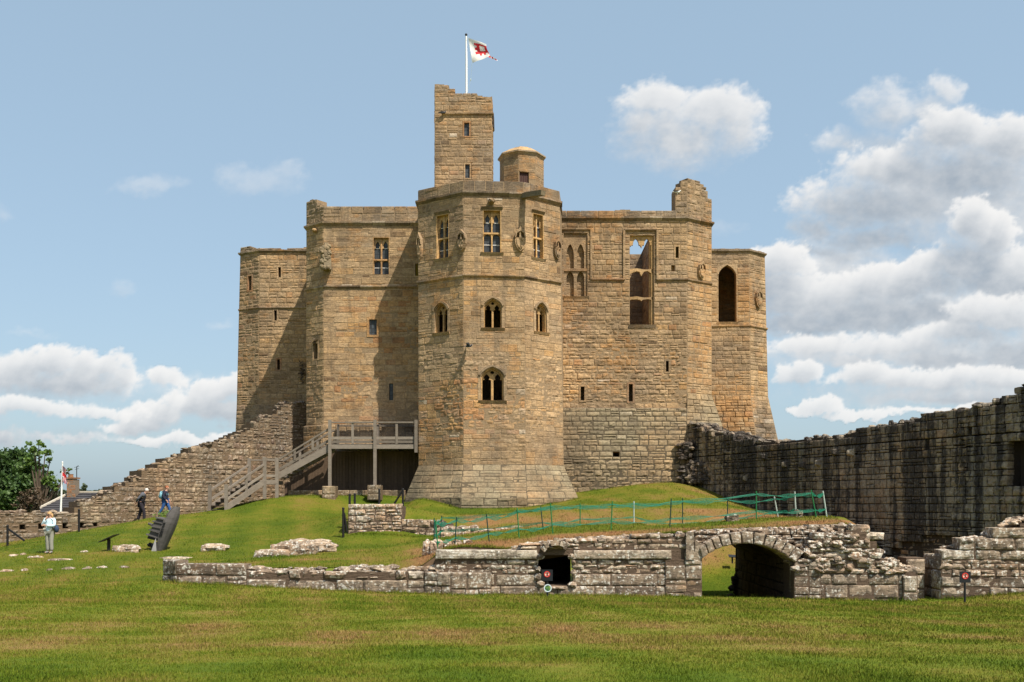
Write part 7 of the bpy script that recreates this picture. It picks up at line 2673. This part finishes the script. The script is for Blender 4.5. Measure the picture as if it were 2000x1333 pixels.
def person(label, loc, rotz, J, wear, hair, face, scale=1.0):
    """J: joints in metres, facing +X, left side +Y"""
    root = thing('person', label, 'person', loc)
    root.rotation_euler = (0, 0, rotz)
    root.scale = (scale,) * 3
    v = lambda k: Vector(J[k])
    pel, wa, chs, nk, hd = v('pelvis'), v('waist'), v('chest'), v('neck'), v('head')
    fw = Vector(J.get('look', (1, 0, 0))).normalized()
    upv = (hd - nk).normalized()
    chin = hd - upv * .06 + fw * .045
    body = [[(pel, .13), (wa, .11), (chs, (.12, .15)), (nk, .055), (hd - upv * .07, .065), (hd, (.09, .08)), (hd + upv * .07, .075)],
            [(hd - upv * .07, .065), (chin, .045)], [(hd, (.09, .08)), (hd + fw * .085 - upv * .01, .03), (hd + fw * .112 - upv * .025, .014)]]
    for s in ('l', 'r'):
        sh, elb, wr = v('sh_' + s), v('el_' + s), v('wr_' + s)
        hip, kn, an, toe = v('hip_' + s), v('kn_' + s), v('an_' + s), v('toe_' + s)
        d = (wr - elb).normalized()
        side = Vector(J.get('palm_' + s, (0, 0, 1))).normalized()
        side = (side - d * side.dot(d)).normalized()
        nrm = d.cross(side)
        palm = wr + d * .085
        body.append([(chs, (.12, .15)), (sh, .055), (elb, .042), (wr, .028), (wr + d * .04, (.034, .022)), (palm, (.038, .02))])
        for k, ln in enumerate((.062, .074, .07, .055)):
            b0_ = palm + side * (.027 - .018 * k)
            body.append([(palm, (.038, .02)), (b0_ + d * .012, .0095), (b0_ + d * (.012 + ln * .55) + nrm * .008, .0085), (b0_ + d * (.012 + ln * .85) + nrm * .028, .0075)])
        body.append([(wr + d * .04, (.034, .022)), (wr + d * .05 + side * .045, .011), (wr + d * .085 + side * .06 + nrm * .01, .009)])
        body.append([(pel, .13), (hip, .095), (kn, .058), (an, .042), (an + Vector((0, 0, -.03)), .042), (toe, .032)])
    skin_mesh('body', body, M['skin'], root)
    for nm, parts, m_, ex in wear:
        ch = []
        for pt in parts:
            if pt == 'torso':
                ch.append([(pel + Vector((0, 0, -.06)) + (wa - pel) * .0, .165 + ex), (pel, .16 + ex), (wa, .14 + ex), (chs, (.15 + ex, .175 + ex)), (nk - (nk - chs) * .25, .075 + ex)])
            elif pt == 'vest':
                ch.append([(pel, .15 + ex), (wa, .135 + ex), (chs, (.145 + ex, .17 + ex)), (nk - (nk - chs) * .3, .08 + ex)])
            elif pt.startswith('arm'):
                s = pt[-1]
                sh, elb, wr = v('sh_' + s), v('el_' + s), v('wr_' + s)
                ch.append([(chs, (.15 + ex, .175 + ex)), (sh, .075 + ex), (elb, .058 + ex), (wr.lerp(elb, .1), .046 + ex)])
            elif pt.startswith('leg'):
                s = pt[-1]
                hip, kn, an = v('hip_' + s), v('kn_' + s), v('an_' + s)
                ch.append([(pel, .15 + ex), (hip, .115 + ex), (kn, .076 + ex), (an.lerp(kn, .02), .07 + ex)])
            elif pt.startswith('foot'):
                s = pt[-1]
                an, toe = v('an_' + s), v('toe_' + s)
                skin_mesh(nm, [[(an + Vector((-.02, 0, -.02)), .05), (an.lerp(toe, .5) + Vector((0, 0, -.01)), .048), (toe, .04)]], m_, root, 1)
        if ch:
            skin_mesh(nm, ch, m_, root)
    # hair
    hm, hl = hair
    mb = MB()
    r_ = random.Random(int(loc[0] * 100))
    c = hd + upv * .035 - fw * .022
    mb.blob(c, (.098, .094, .098), r_, 14, 10, .12)
    if hl:
        for k in range(7):
            a = -1.2 + 2.4 * k / 6
            sd_ = fw.cross(upv).normalized()
            st_ = c - fw * .07 * math.cos(a) + sd_ * .08 * math.sin(a)
            mb.tube([st_, st_ - upv * hl * .6 - fw * .02, st_ - upv * hl], [.05, .045, .02], 7)
    mb.build('hair', hm, root, True, local=True)
    sd_ = fw.cross(upv).normalized()
    if face == 'glasses':
        mb = MB()
        for s in (-1, 1):
            mb.blob(hd + fw * .088 + sd_ * s * .038 + upv * .012, (.03, .03, .024), r_, 10, 6, 0)
        mb.tube([hd + fw * .095 - sd_ * .02 + upv * .018, hd + fw * .095 + sd_ * .02 + upv * .018], .006, 5)
        for s in (-1, 1):
            mb.tube([hd + fw * .085 + sd_ * s * .065 + upv * .015, hd - fw * .03 + sd_ * s * .088 + upv * .02], .005, 5)
        mb.build('sunglasses', M['eye'], root, True, local=True)
    else:
        for s in (-1, 1):
            mb = MB()
            mb.blob(hd + fw * .078 + sd_ * s * .034 + upv * .008, (.014, .014, .01), r_, 8, 6, 0)
            mb.build('eye', M['eye'], root, True, local=True)
    mb = MB()
    mb.blob(hd + fw * .083 - upv * .062, (.012, .022, .006) if abs(fw.x) > .5 else (.022, .012, .006), r_, 8, 5, 0)
    mb.build('mouth', plain('lips', (.42, .16, .13), .5), root, True, local=True)
    for s in (-1, 1):
        mb = MB()
        mb.blob(hd + sd_ * s * .088 - upv * .005, (.02, .014, .03), r_, 8, 6, .1)
        mb.build('ear', M['skin'], root, True, local=True)
    return root


def J_base(**k):
    J = dict(pelvis=(0, 0, .93), waist=(.0, 0, 1.08), chest=(.0, 0, 1.3), neck=(.0, 0, 1.46), head=(.02, 0, 1.6),
             sh_l=(0, .19, 1.38), sh_r=(0, -.19, 1.38), el_l=(-.05, .25, 1.1), el_r=(-.05, -.25, 1.1), wr_l=(.05, .24, .86), wr_r=(.05, -.24, .86),
             hip_l=(0, .09, .9), hip_r=(0, -.09, .9), kn_l=(.02, .1, .49), kn_r=(.02, -.1, .49), an_l=(0, .1, .08), an_r=(0, -.1, .08), toe_l=(.17, .11, .035), toe_r=(.17, -.11, .035))
    J.update(k)
    return J


def foot_at(px, py, Y):
    p = P(px, py, Y)
    p.z = ground_z(p.x, p.y) + .01
    return p


# woman on the left lawn, hand to her face, other arm folded across
w1 = foot_at(97.5, 1082, 40)
Jw = J_base(el_r=(.12, -.25, 1.13), wr_r=(.17, -.07, 1.38), el_l=(.08, .26, 1.12), wr_l=(.24, -.03, 1.14), head=(.03, 0, 1.57), neck=(0, 0, 1.44), look=(1, -.12, 0),
            kn_l=(.03, .08, .49), kn_r=(.03, -.08, .49), an_l=(0, .08, .08), an_r=(0, -.08, .08), palm_r=(0, 1, 0), palm_l=(0, 0, 1))
person('blonde woman in pale blue fleece and sunglasses raising a hand to her face', w1, R(-100), Jw,
       [('fleece', ['torso', 'arm_l', 'arm_r'], cloth_mat('pale_blue_fleece', (.52, .68, .74), .12), .012), ('trousers', ['leg_l', 'leg_r'], cloth_mat('grey_green_trousers', (.27, .27, .22)), .01), ('shoe', ['foot_l', 'foot_r'], cloth_mat('grey_shoes', (.2, .2, .19)), 0)],
       (plain('blonde_hair', (.42, .26, .11), .6, .3, 30), .2), 'glasses', .985)
mb = MB()
q = w1 + Vector((.28, -.02, .98))
mb.blob(q, (.09, .11, .15), rng, 12, 8, .1)
mb.tube([q + Vector((0, 0, .12)), q + Vector((-.12, -.1, .35)), q + Vector((-.3, -.02, .46))], .015, 6)
tag(mb.build('shoulder_bag', cloth_mat('navy_bag', (.03, .05, .09)), None, True), 'small dark blue shoulder bag at the hip of the woman in pale fleece', 'bag')

# man bending forward, hands behind his back
w2 = foot_at(276, 1019, 54)
Jm = J_base(pelvis=(-.02, 0, .94), waist=(.03, 0, 1.1), chest=(.10, 0, 1.32), neck=(.19, 0, 1.47), head=(.27, 0, 1.585), look=(1, 0, -.35),
            sh_l=(.09, .2, 1.39), sh_r=(.09, -.2, 1.39), el_l=(-.09, .27, 1.17), el_r=(-.09, -.27, 1.17), wr_l=(-.23, .06, 1.0), wr_r=(-.23, -.07, 1.0),
            kn_r=(.17, -.1, .52), an_r=(.17, -.1, .08), toe_r=(.34, -.1, .035), kn_l=(-.06, .1, .5), an_l=(-.2, .1, .09), toe_l=(-.05, .1, .035), palm_l=(0, 0, 1), palm_r=(0, 0, 1))
person('white haired man in dark gilet leaning forward with hands behind his back', w2, R(6), Jm,
       [('gilet', ['vest'], cloth_mat('black_gilet', (.018, .016, .02)), .016), ('jersey', ['arm_l', 'arm_r'], cloth_mat('grey_sleeves', (.085, .09, .105)), .0), ('trousers', ['leg_l', 'leg_r'], cloth_mat('dark_trousers', (.022, .018, .024)), .01), ('shoe', ['foot_l', 'foot_r'], cloth_mat('black_shoes', (.012, .012, .015)), 0)],
       (plain('white_hair', (.55, .52, .48), .7, .1, 30), 0), 'eyes', 1.06)
# woman walking with a small backpack
w3 = foot_at(323, 1011.5, 54.6)
Jq = J_base(pelvis=(0, 0, .92), chest=(.03, 0, 1.3), neck=(.06, 0, 1.45), head=(.10, 0, 1.585), look=(1, -.25, 0),
            el_r=(-.04, -.26, 1.12), wr_r=(.10, -.2, .93), el_l=(-.02, .26, 1.1), wr_l=(.14, .2, .95),
            kn_l=(.2, .09, .5), an_l=(.22, .09, .08), toe_l=(.38, .1, .035), kn_r=(-.12, -.09, .5), an_r=(-.36, -.09, .15), toe_r=(-.24, -.1, .04))
person('red haired woman in navy jacket and blue jeans walking uphill beside the wall', w3, R(4), Jq,
       [('jacket', ['torso', 'arm_l', 'arm_r'], cloth_mat('navy_jacket', (.022, .024, .045)), .018), ('jeans', ['leg_l', 'leg_r'], cloth_mat('blue_jeans', (.03, .085, .24)), .004), ('shoe', ['foot_l', 'foot_r'], cloth_mat('dark_shoes', (.03, .03, .04)), 0)],
       (plain('red_hair', (.30, .10, .04), .6, .3, 30), .05), 'eyes', 1.03)
mb = MB()
q = w3 + Vector((-.21, -.02, 1.24))
mb.blob(q, (.10, .15, .22), rng, 14, 10, .06)
mb.blob(q + Vector((-.08, 0, -.07)), (.05, .11, .1), rng, 10, 8, .06)
for s in (-.1, .1):
    mb.tube([q + Vector((.05, s, .2)), q + Vector((.2, s * 1.3, .24)), q + Vector((.36, s * 1.3, .05)), q + Vector((.2, s * 1.4, -.18)), q + Vector((.04, s, -.18))], .02, 6)
tag(mb.build('backpack', cloth_mat('light_blue_backpack', (.2, .42, .5)), None, True), 'light blue backpack on the back of the woman in navy', 'backpack')
